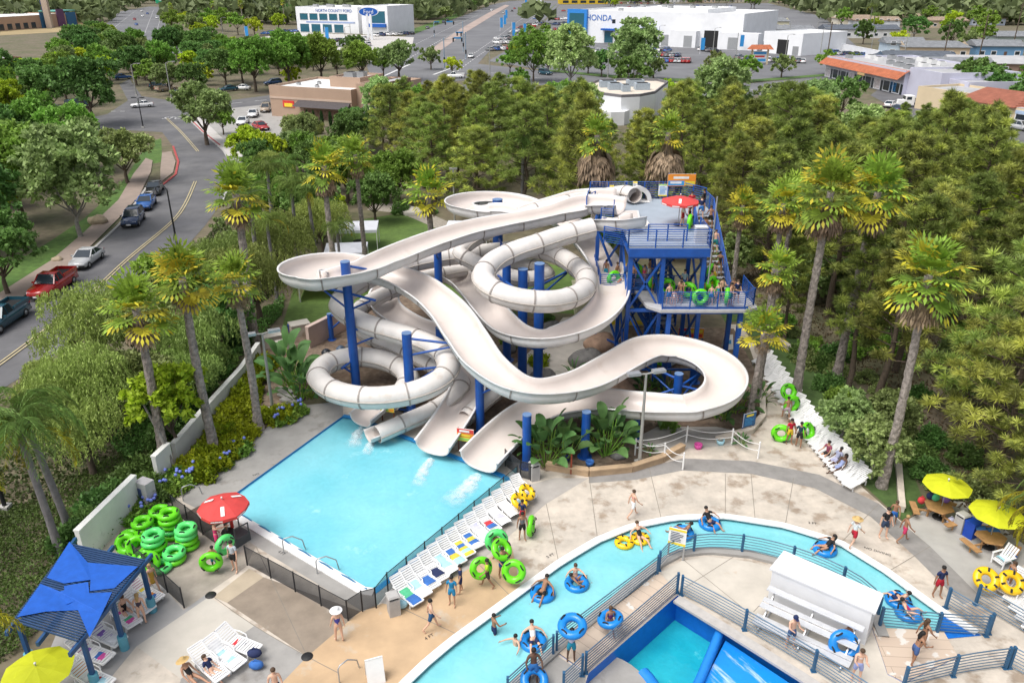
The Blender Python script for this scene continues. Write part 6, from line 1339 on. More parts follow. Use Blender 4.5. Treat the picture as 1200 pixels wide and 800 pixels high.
RAILM=mat('rail_blue_grey',(.10,.17,.25),.4,.1,metal=.3);POSTM=mat('post_blue',(.03,.11,.22),.45,.1,metal=.2)
def rail_thing(name,label,px,h=1.1,n=7,post=2.2,z=0,group='blue-grey railings'):
 pts=PX(px,z);pts=resample(catmull(pts,4),.8) if len(pts)> 2 else pts;c=pts[0].copy();o=thing(name,label,'railing',c,0,None);q= [p -c for p in pts]
 for k in range(n):
  zz_=h -k* (h -.14)/ (n -1);mb=MB();mb.tube([p+Vector((0,0,zz_)) for p in q],.03 if k== 0 else .02,5);mb.build('rail',RAILM,o)
 d=0;nxt=0
 for i,p in enumerate(q):
  if i:d+= (q[i] -q[i -1]).length
  if d >= nxt -1e-6 or i== len(q) -1:
   nxt=d+post;mb=MB();mb.box((p.x,p.y,h/2+.03),(.1,.14,h+.06));mb.box((p.x,p.y,.02),(.22,.22,.04));mb.build('post',POSTM,o)
 return o
rail_thing('railing','long curved railing on the river side of the bleacher island',[(772,668),(782,657),(800,650),(835,646),(880,650),(930,663),(975,681),(1012,703),(1028,722)])
rail_thing('railing','straight railing on the river side of the plank footbridge',[(652,764),(770,673)]);rail_thing('railing','straight railing on the wave pool side of the plank footbridge',[(686,788),(793,694)])
rail_thing('railing','railing beside the landing in the bottom corner, by the dark-haired man',[(595,818),(648,768)]);rail_thing('railing','railing corner below the footbridge planks',[(660,812),(682,791)])
rail_thing('railing','long railing between bleachers and streaming ramp',[(798,697),(850,725),(945,781),(1020,830)],post=2.6);rail_thing('railing','railing across the river end by the plank bridge',[(1030,735),(1105,742),(1155,745)])
rail_thing('railing','railing on the near side of the wide plank bridge',[(1058,806),(1125,790),(1182,782)]);rail_thing('railing','railing along the steps beside the navy-shirted lifeguard',[(1108,712),(1158,742)]);rail_thing('railing','upper railing beside the double yellow tube',[(1143,708),(1200,742),(1215,752)]);rail_thing('railing','short railing at the far corner of the wide bridge',[(1182,782),(1215,800)])
o=thing('shed','white metal shed with sloping roof behind the bleachers','shed',(0,0,0));g= [P(905,669,1.75),P(1022,719,1.75),P(1031,697,2.05),P(921,649,2.05)]
cz= [1.75,1.75,2.05,2.05];mb=MB();WHM=mat('white_metal_sheet',(.64,.65,.67),.4,.06,.8);mb.add([(p.x,p.y,.01) for p in g]+ [(p.x,p.y,z) for p,z in zip(g,cz)],[(0,1,5,4),(1,2,6,5),(2,3,7,6),(3,0,4,7)]);mb.build('wall',WHM,o)
cc=sum(g,Vector())/4;gg= [cc+ (p -cc)*1.06 for p in g];mb=MB();mb.add([(p.x,p.y,z+.03) for p,z in zip(gg,cz)]+ [(p.x,p.y,z+.13) for p,z in zip(gg,cz)],[(4,5,6,7),(0,1,5,4),(1,2,6,5),(2,3,7,6),(3,0,4,7),(3,2,1,0)]);mb.build('roof',WHM,o)
d= (g[1] -g[0]);nn=Vector((d.y,-d.x,0)).normalized();mid= (g[0]+g[1])/2;hw_=d.length/2*.96;dn=d.normalized()
b=thing('bleacher','three-row aluminium bleacher bench in front of the white shed','bench',(mid.x,mid.y,0),math.atan2(d.y,d.x));ALU=mat('aluminium',(.62,.63,.65),.35,.08,metal=.3)
for k,(off,z) in enumerate(((-.55,1.25),(-1.25,.82),(-1.95,.42))):
 mb=MB();mb.box((0,off,z),(hw_*2,.34,.05));mb.build('bench_plank',ALU,b);mb=MB();mb.box((0,off -.38,z -.36),(hw_*2,.26,.04));
 if k< 2:mb.build('foot_plank',ALU,b)
for x in (-hw_*.85,0,hw_*.85):
 mb=MB()
 for off,z in ((-.55,1.25),(-1.25,.82),(-1.95,.42)):mb.bar((x,off,0.01),(x,off,z -.03),.06)
 mb.bar((x,-.4,1.1),(x,-2.1,.15),.06);mb.bar((x,-.3,.06),(x,-2.2,.06),.06);mb.build('support_frame',METAL,b)
MESHB=mat('mesh_screen',(.035,.037,.042),.8,.2,3.0,alpha=.74);MESHT=mat('teal_mesh_screen',(.02,.16,.22),.6,.15,2.0,alpha=.62)
def mesh_fence(label,px,h=1.15,m=MESHB,gap=1.5):
 pts=PX(px);c=pts[0].copy();o=thing('pool_fence',label,'fence',c);q=resample_keep([p -c for p in pts],gap)
 for p in q:mb=MB();mb.tube([p,p+Vector((0,0,h+.05))],.035,6);mb.build('post',BLK,o)
 for a,b in zip(q,q[1:]):
  mb=MB();mb.quad(a+Vector((0,0,.06)),b+Vector((0,0,.06)),b+Vector((0,0,h)),a+Vector((0,0,h)));mb.build('mesh_panel',m,o)
 mb=MB();mb.tube([p+Vector((0,0,h)) for p in q],.02,5);mb.build('top_rail',BLK,o)
mesh_fence('long mesh fence between the lounger row and the pool',[(606,566),(455,694),(441,712)],m=MESHT,gap=1.4);mesh_fence('black mesh fence along the pool deck beside the brown slab',[(290,662),(408,727),(425,716),(441,712)]);mesh_fence('black mesh fence behind the green tube stacks',[(204,601),(256,640)]);mesh_fence('black mesh fence by the blue shade canopy',[(160,660),(216,712)]);mesh_fence('short mesh fence at the slide end beside the grey bin',[(592,546),(610,560),(622,563)])
STUC=mat('white_stucco',(.70,.70,.67),.85,.08,1.0,stain=((.38,.37,.35),.8,.64))
wall_run('perimeter_wall','white stucco wall stepping down beside the green tube stacks',[(100,660),(165,592)],1.9,.25,STUC);wall_run('perimeter_wall','short white wall panel behind the leftmost palm trunk',[(186,566),(203,549)],1.7,.25,STUC);wall_run('perimeter_wall','white wall behind the yellow-green hedge',[(207,542),(245,496),(285,450),(305,420)],1.25,.25,STUC)
wall_run('retaining_wall','pinkish low retaining wall of the pump yard',[(362,408),(407,384),(433,396)],1.7,.3,mat('pink_stucco',(.50,.39,.34),.85,.08,1.0))
wall_run('garden_kerb','tan curved kerb round the slide garden',[(640,549),(690,557),(740,552),(775,541),(800,527)],.35,.3,mat('tan_kerb',(.42,.30,.19),.85,.2,1.2),cat='kerb');wall_run('garden_kerb','pale kerb beside the blue notice board',[(840,519),(880,507),(893,492),(893,470),(885,452)],.3,.3,CONC,cat='kerb')
wall_run('lawn_edging','pale stone edging of the side lawn',[(880,380),(928,412),(948,428)],.3,.25,CONC,cat='kerb');wall_run('lawn_edging','pale stone edging beside the picnic area',[(1046,527),(1052,550),(1054,578),(1056,600)],.3,.25,CONC,cat='kerb')
def pt(u,v,key,desc,where,sc=1.0,group=None,cat='plant'):return pl(key,u,v,desc,where,sc,group,cat)
for u,v,k,s,w in ((640,545,'paddle_big',1.0,'beside the column with the grey bin'),(660,538,'paddle_mid',1.1,'between two columns under the lowest curve'),(628,532,'paddle_mid',1.0,'behind the column with the grey bin'),(710,533,'paddle_big',1.05,'right of the second column under the lowest curve'),(700,524,'paddle_mid',1.0,'behind the second column'),(722,528,'paddle_mid',.9,'left of the lamp pole'),(352,468,'paddle_big',1.1,'left of the low tube ring'),(340,452,'paddle_big',1.2,'before the pump yard wall'),(364,466,'paddle_mid',.9,'under the left edge of the low ring'),(585,372,'paddle_mid',.9,'under the high tube ring')):
 pt(u,v,k,'broad-leaved bird of paradise plant',w,s,'bird of paradise plants')
for u,v,k,s,w in ((770,452,'spiky',1.2,'inside the low right ring'),(782,462,'spiky',1.3,'inside the low right ring'),(755,458,'paddle_low',1.0,'inside the low right ring'),(845,488,'paddle_low',1.3,'below the right ring edge'),(862,480,'paddle_low',1.4,'below the right ring edge'),(770,490,'paddle_low',1.1,'under the right ring front'),(785,502,'bush_mid',.5,'under the right ring front'),(672,440,'spiky',1.0,'before the grey boulder'),(888,470,'paddle_low',1.0,'by the blue notice board'),(870,520,'paddle_low',.5,'in the rope enclosure'),(762,530,'paddle_low',.4,'at the lamp foot')):
 pt(u,v,k,'low spiky plant' if k== 'spiky' else 'low leafy plant',w,s,'low plants under the slides')
for u,v,k,s,w in ((612,395,'bush_mid',.7,'on the stone floor under the high ring'),(625,400,'bush_yellow',1.2,'under the right curve'),(600,402,'bush_mid',.8,'behind the column under the high ring'),(632,425,'bush_yellow',.9,'near the lowest curve'),(640,375,'bush_dark',.5,'behind the high ring'),(505,250,'bush_dark',.6,'at the concrete path'),(470,250,'bush_dark',.9,'along the gravel path')):
 pt(u,v,k,'round garden shrub',w,s,'garden shrubs')
k=0
for t in range(16):
 f=t/15;u,v=236+66*f,556 -126*f
 pt(u+4,v,'bush_yellow','bright yellow-green hedge plant','along the white wall',1.25,'yellow-green hedge plants')
for u,v in ((228,548),(240,540),(252,548),(262,535),(272,525),(284,512),(315,492),(330,490)):pt(u,v,'bush_yellow','low bright shrub in the palm bed','beside the pool path',1.15,'bright shrubs in the palm bed')
for u,v in ((205,560),(214,568),(234,557),(258,546),(283,530),(332,494),(340,490),(348,484),(205,575),(168,602),(176,598),(160,608)):pt(u,v,'agapanthus','clump with blue flower heads','at the pool path edge' if u> 200 else 'beside the white wall',1.1,'blue-flowered clumps')
for u,v in ((168,585),(176,575),(178,590)):pt(u,v,'bush_dark','dark green bush','in the white wall gap',.75,'bushes in the wall gap')
for u,v in ((250,440),(232,462),(222,480),(205,505),(258,430),(195,520),(280,402),(165,560),(150,575),(140,590),(120,600),(110,625),(90,640)):pt(u,v,'bush_dark','dense ivy-green bush','outside the white wall',.95,'bushes outside the white wall')
for u,v in ((970,455),(985,470),(1005,490),(940,420),(960,430),(1055,520),(1075,540),(1090,560),(1110,575),(1140,580),(1060,490),(1090,520),(1130,540)):pt(u,v,rnd.choice(['bush_olive','bush_dark','bush_mid']),'woodland shrub','along the edge of the pine wood',.8,'shrubs along the pine wood')
def cover(px,n,m,size,hgt,name):
 W_=PX(px);xs= [p.x for p in W_];ys= [p.y for p in W_];C= []
 while len(C)< n:
  x=nr.uniform(min(xs),max(xs));y=nr.uniform(min(ys),max(ys))
  if inpoly((x,y),W_):C.append((x,y,abs(math.sin(x*1.3)*math.cos(y*1.1))*hgt*nr.rand()+.05))
 C=np.array(C);D=unit(nr.normal(size=(n,3))+np.array([0,0,.8]));U,V=leaf_axes(n,D,size,size*.55);link(name,cards_mesh(name,C,U,V,m))['kind']='stuff'
cover([(-90,830),(-60,600),(60,585),(110,545),(180,520),(190,545),(165,590),(98,655),(30,760)],26000,leafmat('slope_cover',(.085,.125,.030)),.075,.5,'slope_ground_cover')
cover([(150,545),(205,500),(300,400),(330,370),(335,350),(260,390),(190,450),(130,520)],16000,LEAF_D,.10,.7,'ivy_ground_cover')
cover([(-90,700),(-90,500),(60,480),(150,420),(215,320),(262,250),(300,230),(340,330),(250,400),(180,500),(60,585)],24000,leafmat('under_tree_cover',(.075,.10,.03)),.13,.6,'underbrush_ground_cover')
cover([(840,340),(900,362),(960,408),(1040,470),(1075,540),(1085,580),(1200,640),(1320,600),(1320,300),(1000,240),(800,250)],30000,leafmat('wood_litter',(.12,.095,.05)),.11,.18,'pine_litter_leaves')
def boulder(u,v,r,m,label):
 q=random.Random(int(u));mb=MB();mb.ball((0,0,0),(r,r*.75,r*.62),14,9);mb.v= [tuple(Vector(p)* (1+.18*math.sin(p[0]*5/r+q.random())*math.cos(p[1]*4/r)+.06*q.random())) for p in mb.v]
 o=mb.build('boulder',m,None,P(u,v)+Vector((0,0,r*.3)));tag(o,label,'rock',None)
RK=mat('grey_rock',(.16,.155,.15),.9,.3,2.5,bump=.5);RK2=mat('tan_rock',(.36,.24,.17),.9,.3,2.0,bump=.5)
boulder(690,428,1.35,RK,'large grey boulder left of the low right ring');boulder(706,408,1.3,RK2,'pinkish tan boulder behind the grey one');boulder(638,445,.9,RK,'mossy grey rock beside the tall middle column');boulder(648,388,.9,RK,'grey rock under the high tube ring');boulder(725,462,1.2,RK2,'orange-tan rock inside the low right ring');boulder(595,412,.7,RK,'small grey rock behind the middle columns');boulder(116,262,1.1,mat('sandstone',(.36,.29,.20),.9,.2,2.0,bump=.4),'sandstone boulder on the street lawn under the sycamore');boulder(68,306,.55,mat('sandstone',(.36,.29,.20),.9),'small pale rock on the street lawn');boulder(725,536,.45,RK,'dark stump-like rock by the lamp pole')
LW=mat('lounger_plastic',(.74,.74,.74),.4,.04)
def make_lounger():
 o=thing('sun_lounger','x','sun lounger',(0,0,0));W=.62
 def slats(p0,p1,n,name):
  mb=MB();p0=Vector(p0);p1=Vector(p1);d=p1 -p0;an=math.atan2(d.z,d.x)
  for i in range(n):
   c=p0+d* ((i+.5)/n);M=Matrix.Translation(c) @ Matrix.Rotation(-an,4,'Y');mb.box((0,0,0),(d.length/n*.72,W -.06,.025),0,0,M)
  for s in (-1,1):mb.bar(p0+Vector((0,s*W/2,0)),p1+Vector((0,s*W/2,0)),.05,.06)
  for q in (p0,p1):mb.bar(q+Vector((0,-W/2,0)),q+Vector((0,W/2,0)),.05,.05)
  mb.build(name,LW,o)
 slats((-.25,0,.33),(.95,0,.31),10,'seat');slats((-.25,0,.35),(-.82,0,.82),7,'backrest')
 for x in (-.4,.72):
  for s in (-1,1):mb=MB();mb.bar((x,s*W/2,.01),(x+ (.06 if x> 0 else -.02),s*W/2,.33),.06);mb.build('leg',LW,o)
 for s in (-1,1):mb=MB();mb.tube([(-.55,s*.34,.5),(-.2,s*.36,.54),(.12,s*.36,.5),(.2,s*.33,.33)],.025,6);mb.build('armrest',LW,o)
 return o
LG=make_lounger()
def lounger(u,v,toward,label,where,group,sc=1.0):
 p=P(u,v);q=P(*toward) -p;return dup(LG,p,math.atan2(q.y,q.x),sc,label,'sun lounger',group,where)
def cloth(name,label,u,v,toward,cols,L=1.0,W=.6,z=.36,x0=.3,group=None,cat='towel',back=False):
 """striped or patterned towel lying on a lounger"""
 p=P(u,v);q=P(*toward) -p;mb=MB();n=len(cols);mats= []
 for i,c in enumerate(cols):
  m=mat('cloth_%d_%d_%d' % tuple(int(k*100) for k in c),c,.9,.15,6.0);mats.append(m)
  for j in range(4):
   xa=x0 -L/2+L* (i+j/4)/n;xb=x0 -L/2+L* (i+ (j+1)/4)/n;f=lambda x,y:z+.02*math.sin(x*9+y*7)+ (max(0,-.25 -x)*.82 if back else 0)
   mb.add([(xa,-W/2,f(xa,-1) -.06),(xa,-W/4,f(xa,-.5)),(xa,W/4,f(xa,.5)),(xa,W/2,f(xa,1) -.06),(xb,-W/2,f(xb,-1) -.06),(xb,-W/4,f(xb,-.5)),(xb,W/4,f(xb,.5)),(xb,W/2,f(xb,1) -.06)],[(k,k+1,k+5,k+4) for k in range(3)],i,True)
 o=mb.build(name,mats,None,(p.x,p.y,0),rz=math.atan2(q.y,q.x));tag(o,label,cat,group);return o
WT,LVT,TQ,BLT,YLT,NV,RDT,GRT,PKT,ORT,PUT= (.72,.72,.74),(.52,.52,.68),(.35,.58,.66),(.04,.14,.42),(.62,.50,.06),(.02,.03,.09),(.5,.04,.05),(.08,.42,.22),(.55,.08,.30),(.6,.22,.03),(.22,.12,.42)
n=14
for i in range(n):
 f=i/ (n -1);u,v=476+136*f,700 -121*f;tw= (u+24,v+21)
 lounger(u,v,tw,'white slatted lounger','in the row along the pool fence','loungers along the pool fence')
 C_= {0:[GRT,BLT],1:[TQ,WT],2:[BLT],3:[NV],4:[TQ,TQ,WT],5:[BLT,YLT,TQ],6:[YLT,BLT,YLT,TQ,YLT],7:[BLT,YLT,BLT,WT],8:[LVT,WT,LVT],9:[RDT,BLT],10:[WT,LVT,WT],11:[WT],12:[LVT,TQ]}.get(i)
 if C_:cloth('towel',{0:'green and blue towel',1:'pale towel',2:'bright blue towel',3:'navy bag-like towel',4:'turquoise towel',5:'blue and yellow towel with navy edge',6:'yellow and blue patterned towel',7:'blue and yellow fish towel',8:'long lavender towel',9:'red and blue towel',10:'white and lavender towel',11:'plain white towel',12:'small lavender towel'}[i]+' on the %s lounger of the pool fence row' % ordinal(i+1),u,v,tw,C_,.6 if i in (2,3,9,12) else (1.4 if i in (4,8,10,11) else 1.15),W=.66,x0=.35,back=i in (4,8,10))
n=25
for i in range(n):
 f=i/ (n -1)
 if f< .5:u,v=893+ (948 -893)*f*2,425+ (505 -425)*f*2
 else:u,v=948+ (1003 -948)* (f -.5)*2,505+ (568 -505)* (f -.5)*2
 lounger(u,v,(u -24,v+12),'white lounger','in the row under the big palms','loungers along the side lawn')
for i in range(5):lounger(1184+i*8,690+i*11,(1166+i*8,705+i*11),'white lounger','beside the double yellow tube by the steps','loungers by the steps')
for u,v,tw,c,d in ((170,700,(186,708),[PKT,YLT,TQ,ORT,BLT],'rainbow striped towel'),(146,726,(160,738),[GRT,PKT,WT,GRT,PKT],'green and pink floral towel'),(124,750,(142,758),[PUT,PUT,WT],'purple towel'),(108,771,(128,778),[PKT,PUT,WT,BLT,PKT],'pink and violet tie-dye towel'),(108,800,(122,806),[ORT,WT,RDT,TQ],'orange patterned towel'),(246,786,(262,800),None,''),(264,774,(282,786),[WT,TQ,WT,TQ,WT],'pale blue striped towel'),(280,760,(300,768),[RDT,NV],'red and navy bundle')):
 lounger(u,v,tw,'white lounger','under or beside the blue shade canopy' if u< 200 else 'in the group on the pale slab','loungers by the shade canopy',1.08)
 if c:cloth('towel',d+ (' on a lounger by the blue shade canopy' if u< 200 else ' on a lounger at the pale slab'),u,v,tw,c,1.5 if len(c)> 2 else .5,x0=.1,back=len(c)> 2)
lounger(160,712,(178,722),'white lounger','under or beside the blue shade canopy','loungers by the shade canopy',1.08)
for u,v,c,d in ((300,775,NV,'dark bag on the lounger at the pale slab'),(301,783,BLT,'blue bag standing on the grey slab'),(470,712,TQ,'pale blue bundle by the bin')):
 p=P(u,v);mb=MB();mb.ball((0,0,.2),(.32,.2,.2),10,7);mb.tube([(-.15,0,.36),(0,0,.5),(.15,0,.36)],.02,5);o=mb.build('bag',mat('cloth_%d_%d_%d' % tuple(int(k*100) for k in c),c,.9,.15,6.0),None,(p.x,p.y,.3 if u== 300 else .02));tag(o,d,'bag')
kill(LG)
TLIME,TMINT,TBLUE,TYEL= (.13,.62,.012),(.10,.66,.16),(.008,.20,.58),(.80,.50,.008)
def make_tube():
 o=MB().torus(.37,.165,sq=.9).build('inner_tube',RUBBER);o['tint']=1
 for a in (.6,2.2,3.7,5.3):
  mb=MB();q=Matrix.Translation((.42*math.cos(a),.42*math.sin(a),.14)) @ Matrix.Rotation(a+1.57,4,'Z');mb.tube([q @ Vector(v) for v in ((-.12,0,0),(-.06,0,.045),(.06,0,.045),(.12,0,0))],.03,6);mb.build('handle',DARK,o)
 return o
TB=make_tube()
def itube(loc,colr,label,where=None,group=None,rot=(0,0,0),sc=1.0):
 o=dup(TB,loc,0,sc,None,color=colr);o.rotation_euler=rot;tag(o,label,'inner tube',group,where);return o
def make_double():
 o=MB().torus(.34,.165,(-.46,0,0),sq=.9).torus(.34,.165,(.46,0,0),sq=.9).build('double_tube',RUBBER);o['tint']=1
 for cx in (-.46,.46):
  for a in range(6):
   mb=MB();an=a*1.047+.3;mb.box((cx+.37*math.cos(an),.37*math.sin(an),.15),(.16,.08,.02),an);mb.build('handle',DARK,o)
 return o
TD=make_double()
def dtube(loc,label,rot=(0,0,0),sc=1.0):
 o=dup(TD,loc,0,sc,None,color=TYEL);o.rotation_euler=rot;tag(o,label,'double tube','double yellow tubes');return o
STK= [(191,612,3,TLIME,'rearmost stack'),(203,628,5,TLIME,'tall stack before the rearmost'),(170,626,3,TLIME,'stack left of the tall stack'),(155,636,2,TLIME,'stack by the white wall'),(184,648,4,TMINT,'middle stack with mint tubes'),(222,640,3,TLIME,'stack nearest the fence'),(206,656,1,TLIME,'short front stack'),(170,660,2,TLIME,'stack at the canopy corner')]
for u,v,k,c,w in STK:
 p=P(u,v)
 for i in range(k):
  lv='lowest tube' if i== 0 else ('topmost tube' if i== k -1 and w not in ('stack nearest the fence','short front stack') else '%s tube up' % ordinal(i+1))
  itube((p.x+rnd.uniform(-.06,.06),p.y+rnd.uniform(-.06,.06),.16+.31*i),TMINT if (c== TMINT and i % 3== 2) or rnd.random()< .1 else TLIME,'green tube, '+lv,'of the '+w,'stacked green tubes',(rnd.uniform(-.04,.04),rnd.uniform(-.04,.04),rnd.random()*6),1.05)
for u,v,k,w in ((222,640,3,'mint tube on top of the stack nearest the fence'),(206,656,1,'mint tube on top of the short front stack')):
 p=P(u,v);itube((p.x,p.y,.16+.31*k),TMINT,w,None,'stacked green tubes',(.03,-.03,1),1.05)
p=P(189,667);itube((p.x,p.y,.17),TMINT,'single mint tube lying before the stacks',None,'stacked green tubes',(0,0,.4),1.05)
for u,v,r_,w in ((150,646,(R(55),R(10),0),'green tube leaning at the wall end of the stacks'),(163,649,(R(60),R(-12),.5),'green tube tilted beside the leaning one'),(176,668,(R(50),R(15),.2),'green tube tilted under the canopy corner')):
 p=P(u,v);itube((p.x,p.y,.5),TLIME,w,None,'stacked green tubes',r_,1.05)
def umbrella(loc,r,h,colr_m,label,sides=8,valance=None,marks=None,base=True,sag=.36):
 o=thing('parasol',label,'parasol',loc,rnd.random());mb=MB();mb.tube([(0,0,0),(0,0,h+.12)],.03,8);mb.build('pole',METAL,o)
 if base:mb=MB();mb.lathe([(0,.1),(.3,.09),(.34,0)],14);mb.build('base',DARK,o)
 mb=MB();top= (0,0,h)
 for k in range(sides):
  a0,a1=2*math.pi*k/sides,2*math.pi* (k+1)/sides;am= (a0+a1)/2
  pr= [(0,0,h)];M1= [(r*.55*math.cos(a),r*.55*math.sin(a),h -sag*.42*r/1.5) for a in (a0,am,a1)];E= [(r*math.cos(a)* (1 if a != am else .945),r*math.sin(a)* (1 if a != am else .945),h -sag*r/1.5) for a in (a0,am,a1)]
  M1[1]= (M1[1][0]*.97,M1[1][1]*.97,M1[1][2] -.02)
  mb.add(pr+M1+E,[(0,1,2),(0,2,3),(1,4,5,2),(2,5,6,3)],0)
  if valance:
   F= [(x,y,z -.16) for x,y,z in E];mb.add(E+F,[(0,3,4,1),(1,4,5,2)],0)
   for t in (.2,.5,.8):
    q=Vector(E[0]).lerp(Vector(E[1]),t);d= (Vector(E[1]) -Vector(E[0])).normalized()*.09;out=Vector((q.x,q.y,0)).normalized()*.006
    mb.add([q -d+out -Vector((0,0,.12)),q+d+out -Vector((0,0,.12)),q+d+out -Vector((0,0,.05)),q -d+out -Vector((0,0,.05))],[(0,1,2,3)],1)
  if marks and k in marks:
   A=Vector(M1[1])*.75+Vector((0,0,h*.25));B=Vector(E[1])*.85+Vector((0,0,h*.15))*1.0;B.z=h -sag*r/1.5*.80;A.z=h -sag*.42*r/1.5*.7
   s=Vector((-math.sin(am),math.cos(am),0))*.09;up=Vector((0,0,.03));mb.add([A -s+up,B -s+up,B+s+up,A+s+up],[(0,1,2,3)],1)
 mb.build('canopy',[colr_m,WHITE],o)
 for k in range(sides):
  a=2*math.pi*k/sides;m2=MB();m2.tube([(0,0,h -.05),(r*.97*math.cos(a),r*.97*math.sin(a),h -sag*r/1.5 -.03)],.012,4);m2.build('rib',METAL,o)
 mb=MB();mb.ball((0,0,h+.12),.05,8,6);mb.build('finial',WHITE,o);return o
REDC=mat('red_canvas',(.70,.075,.07),.7,.1,2.0,trans=.25);YELC=mat('lime_yellow_canvas',(.62,.66,.02),.7,.07,2.0,trans=.25)
p=P(268,634);umbrella((p.x,p.y+.1,.5),1.25,2.0,REDC,'red parasol with white marks over the lifeguard stand',6,True,(0,2,4),sag=.5)
q=Vector((xr -1.1,yf+5.2,DZ));umbrella(tuple(q),1.35,2.1,REDC,'red parasol with white edge marks on the tower deck',8,True,(1,5),sag=.4)
umbrella(P(1100,606),1.2,2.3,YELC,'lime-yellow parasol over the first picnic table');umbrella(P(1157,640),1.28,2.3,YELC,'lime-yellow parasol over the picnic table with blue towels');umbrella(P(58,828),1.3,2.2,YELC,'lime-yellow parasol beside the blue shade canopy')
WOODP=mat('picnic_wood',(.36,.20,.085),.7,.25,3.0)
def picnic(u,v,label,rz=.3):
 o=thing('picnic_table',label,'table',P(u,v),rz);hexa= [(.75*math.cos(R(60*k)),.75*math.sin(R(60*k))) for k in range(6)];mb=MB();mb.prism(hexa,.70,.75);mb.build('table_top',WOODP,o)
 for k in range(3):
  a=R(120*k+30);M=Matrix.Rotation(a,4,'Z');mb=MB();mb.box((1.15,0,.44),(.32,1.15,.05),0,0,M);mb.build('bench',WOODP,o);mb=MB();mb.bar(M @ Vector((.3,0,.35)),M @ Vector((1.15,0,.38)),.08);mb.bar(M @ Vector((1.1,0,.01)),M @ Vector((1.1,0,.41)),.07);mb.bar(M @ Vector((.45,0,.01)),M @ Vector((.45,0,.70)),.08);mb.build('leg',WOODP,o)
picnic(1097,606,'hexagonal wooden picnic table with bags, farther from the steps');picnic(1157,642,'hexagonal wooden picnic table with blue towels',.8)
for u,v,z,c,d in ((1092,600,.76,GRT,'green bag on the first picnic table'),(1086,598,.76,NV,'black backpack on the first picnic table'),(1104,602,.76,PUT,'dark bag at the edge of the first picnic table'),(1077,598,.47,RDT,'red and dark bag on the left picnic bench'),(1113,614,.02,LVT,'white and blue backpack beside the first picnic table')):
 p=P(u,v);mb=MB();mb.ball((0,0,.2),(.22,.17,.22),10,7);mb.tube([(-.1,0,.38),(0,0,.5),(.1,0,.38)],.02,5);o=mb.build('bag',mat('cloth_%d_%d_%d' % tuple(int(k*100) for k in c),c,.9,.15,6.0),None,(p.x,p.y,z));tag(o,d,'bag')
for u,v,d in ((1148,636,'blue towel draped over the picnic table corner'),(1162,638,'dark blue towel heaped on the picnic table')):
 p=P(u,v);mb=MB();mb.add([(-.3,-.3,.5),(.3,-.25,.45),(.3,.1,.775),(-.3,.1,.775),(-.3,.4,.775),(.3,.4,.775)],[(0,1,2,3),(3,2,5,4)],0,True);o=mb.build('towel',mat('cloth_4_14_42',BLT,.9),None,(p.x,p.y,.0));tag(o,d,'towel')
o=thing('deck_chair','white slatted armchair draped with blue and green towels','chair',P(1177,660),R(200));mb=MB()
for i in range(5):mb.box((.1+.11*i,0,.36 -.02*i),(.09,.55,.025))
mb.build('seat',LW,o);mb=MB()
for i in range(5):mb.bar((.05,-.24+.12*i,.35),(-.3,-.26+.13*i,1.0),.09,.02)
mb.build('backrest',LW,o)
for s in (-1,1):
 mb=MB();mb.box((.2,s*.34,.58),(.7,.1,.03));mb.build('armrest',LW,o);mb=MB();mb.bar((.52,s*.3,.01),(.52,s*.33,.57),.07,.04);mb.build('leg',LW,o);mb=MB();mb.bar((-.25,s*.3,.01),(.05,s*.3,.4),.07,.04);mb.build('leg',LW,o)
p=P(1177,660);c=cloth('towel','blue and green towel over the white armchair',1177,660,(1160,665),[BLT,GRT,WT,TQ],.8,.5,.42,x0=0,back=True)
SLAT=mat('slat_navy',(.02,.055,.14),.6,.1);SAIL=mat('shade_cloth',(.012,.105,.50),.75,.12,2.5,trans=.15)
ph=2.7
c4= [P(82,636,ph),P(170,655,ph),P(90,752,ph),P(14,728,ph)]
o=thing('shade_canopy','slatted shade canopy covered with torn bright blue cloth','canopy',(0,0,0))
A,B,C2,D2=c4
ns=40
for i in range(ns):
 f= (i+.5)/ns;a=A.lerp(D2,f);b=B.lerp(C2,f);mb=MB();mb.bar(a,b,.055,.07);mb.build('slat',SLAT,o)
for a,b in ((A,D2),(B,C2),((A+B)/2,(D2+C2)/2)):mb=MB();mb.bar(a -Vector((0,0,.16))+ (a -b).normalized()*.5,b -Vector((0,0,.16))+ (b -a).normalized()*.5,.12,.2);mb.build('beam',mat('beam_blue',(.015,.07,.19),.5,.1),o)
for t,e in ((.06,B),(.52,B),(.94,B),(.06,A),(.94,A)):
 q=e.lerp(C2 if e is B else D2,t);mb=MB();mb.box((q.x,q.y,ph/2 -.1),(.16,.16,ph -.2));po=mb.build('post',mat('beam_blue',(.015,.07,.19),.5,.1),o);mb=MB();mb.tube([(q.x,q.y,0),(q.x,q.y,.75)],.19,12);mb.build('post_sleeve',mat('sleeve_teal',(.10,.32,.42),.6,.1),po)
def on(u,v,z=.09):return A+ (B -A)*u+ (D2 -A)*v+Vector((0,0,z))
for poly in ([(.0,.0),(.38,.20),(.98,.12),(.86,.42),(.62,.52),(.55,.40),(.28,.50),(.04,.48)],[(.02,.56),(.30,.60),(.52,.46),(.60,.55),(.86,.47),(.90,.72),(.92,.98),(.62,.74),(.30,.84),(.04,.96)],[(.30,.53),(.54,.43),(.64,.56),(.46,.72)]):
 mb=MB();tri=geometry.tessellate_polygon([[Vector((a,b,0)) for a,b in poly]]);mb.add([tuple(on(a,b,.09+.03*math.sin(a*9+b*7))) for a,b in poly],[tuple(t) for t in tri]);mb.build('shade_cloth',SAIL,o)
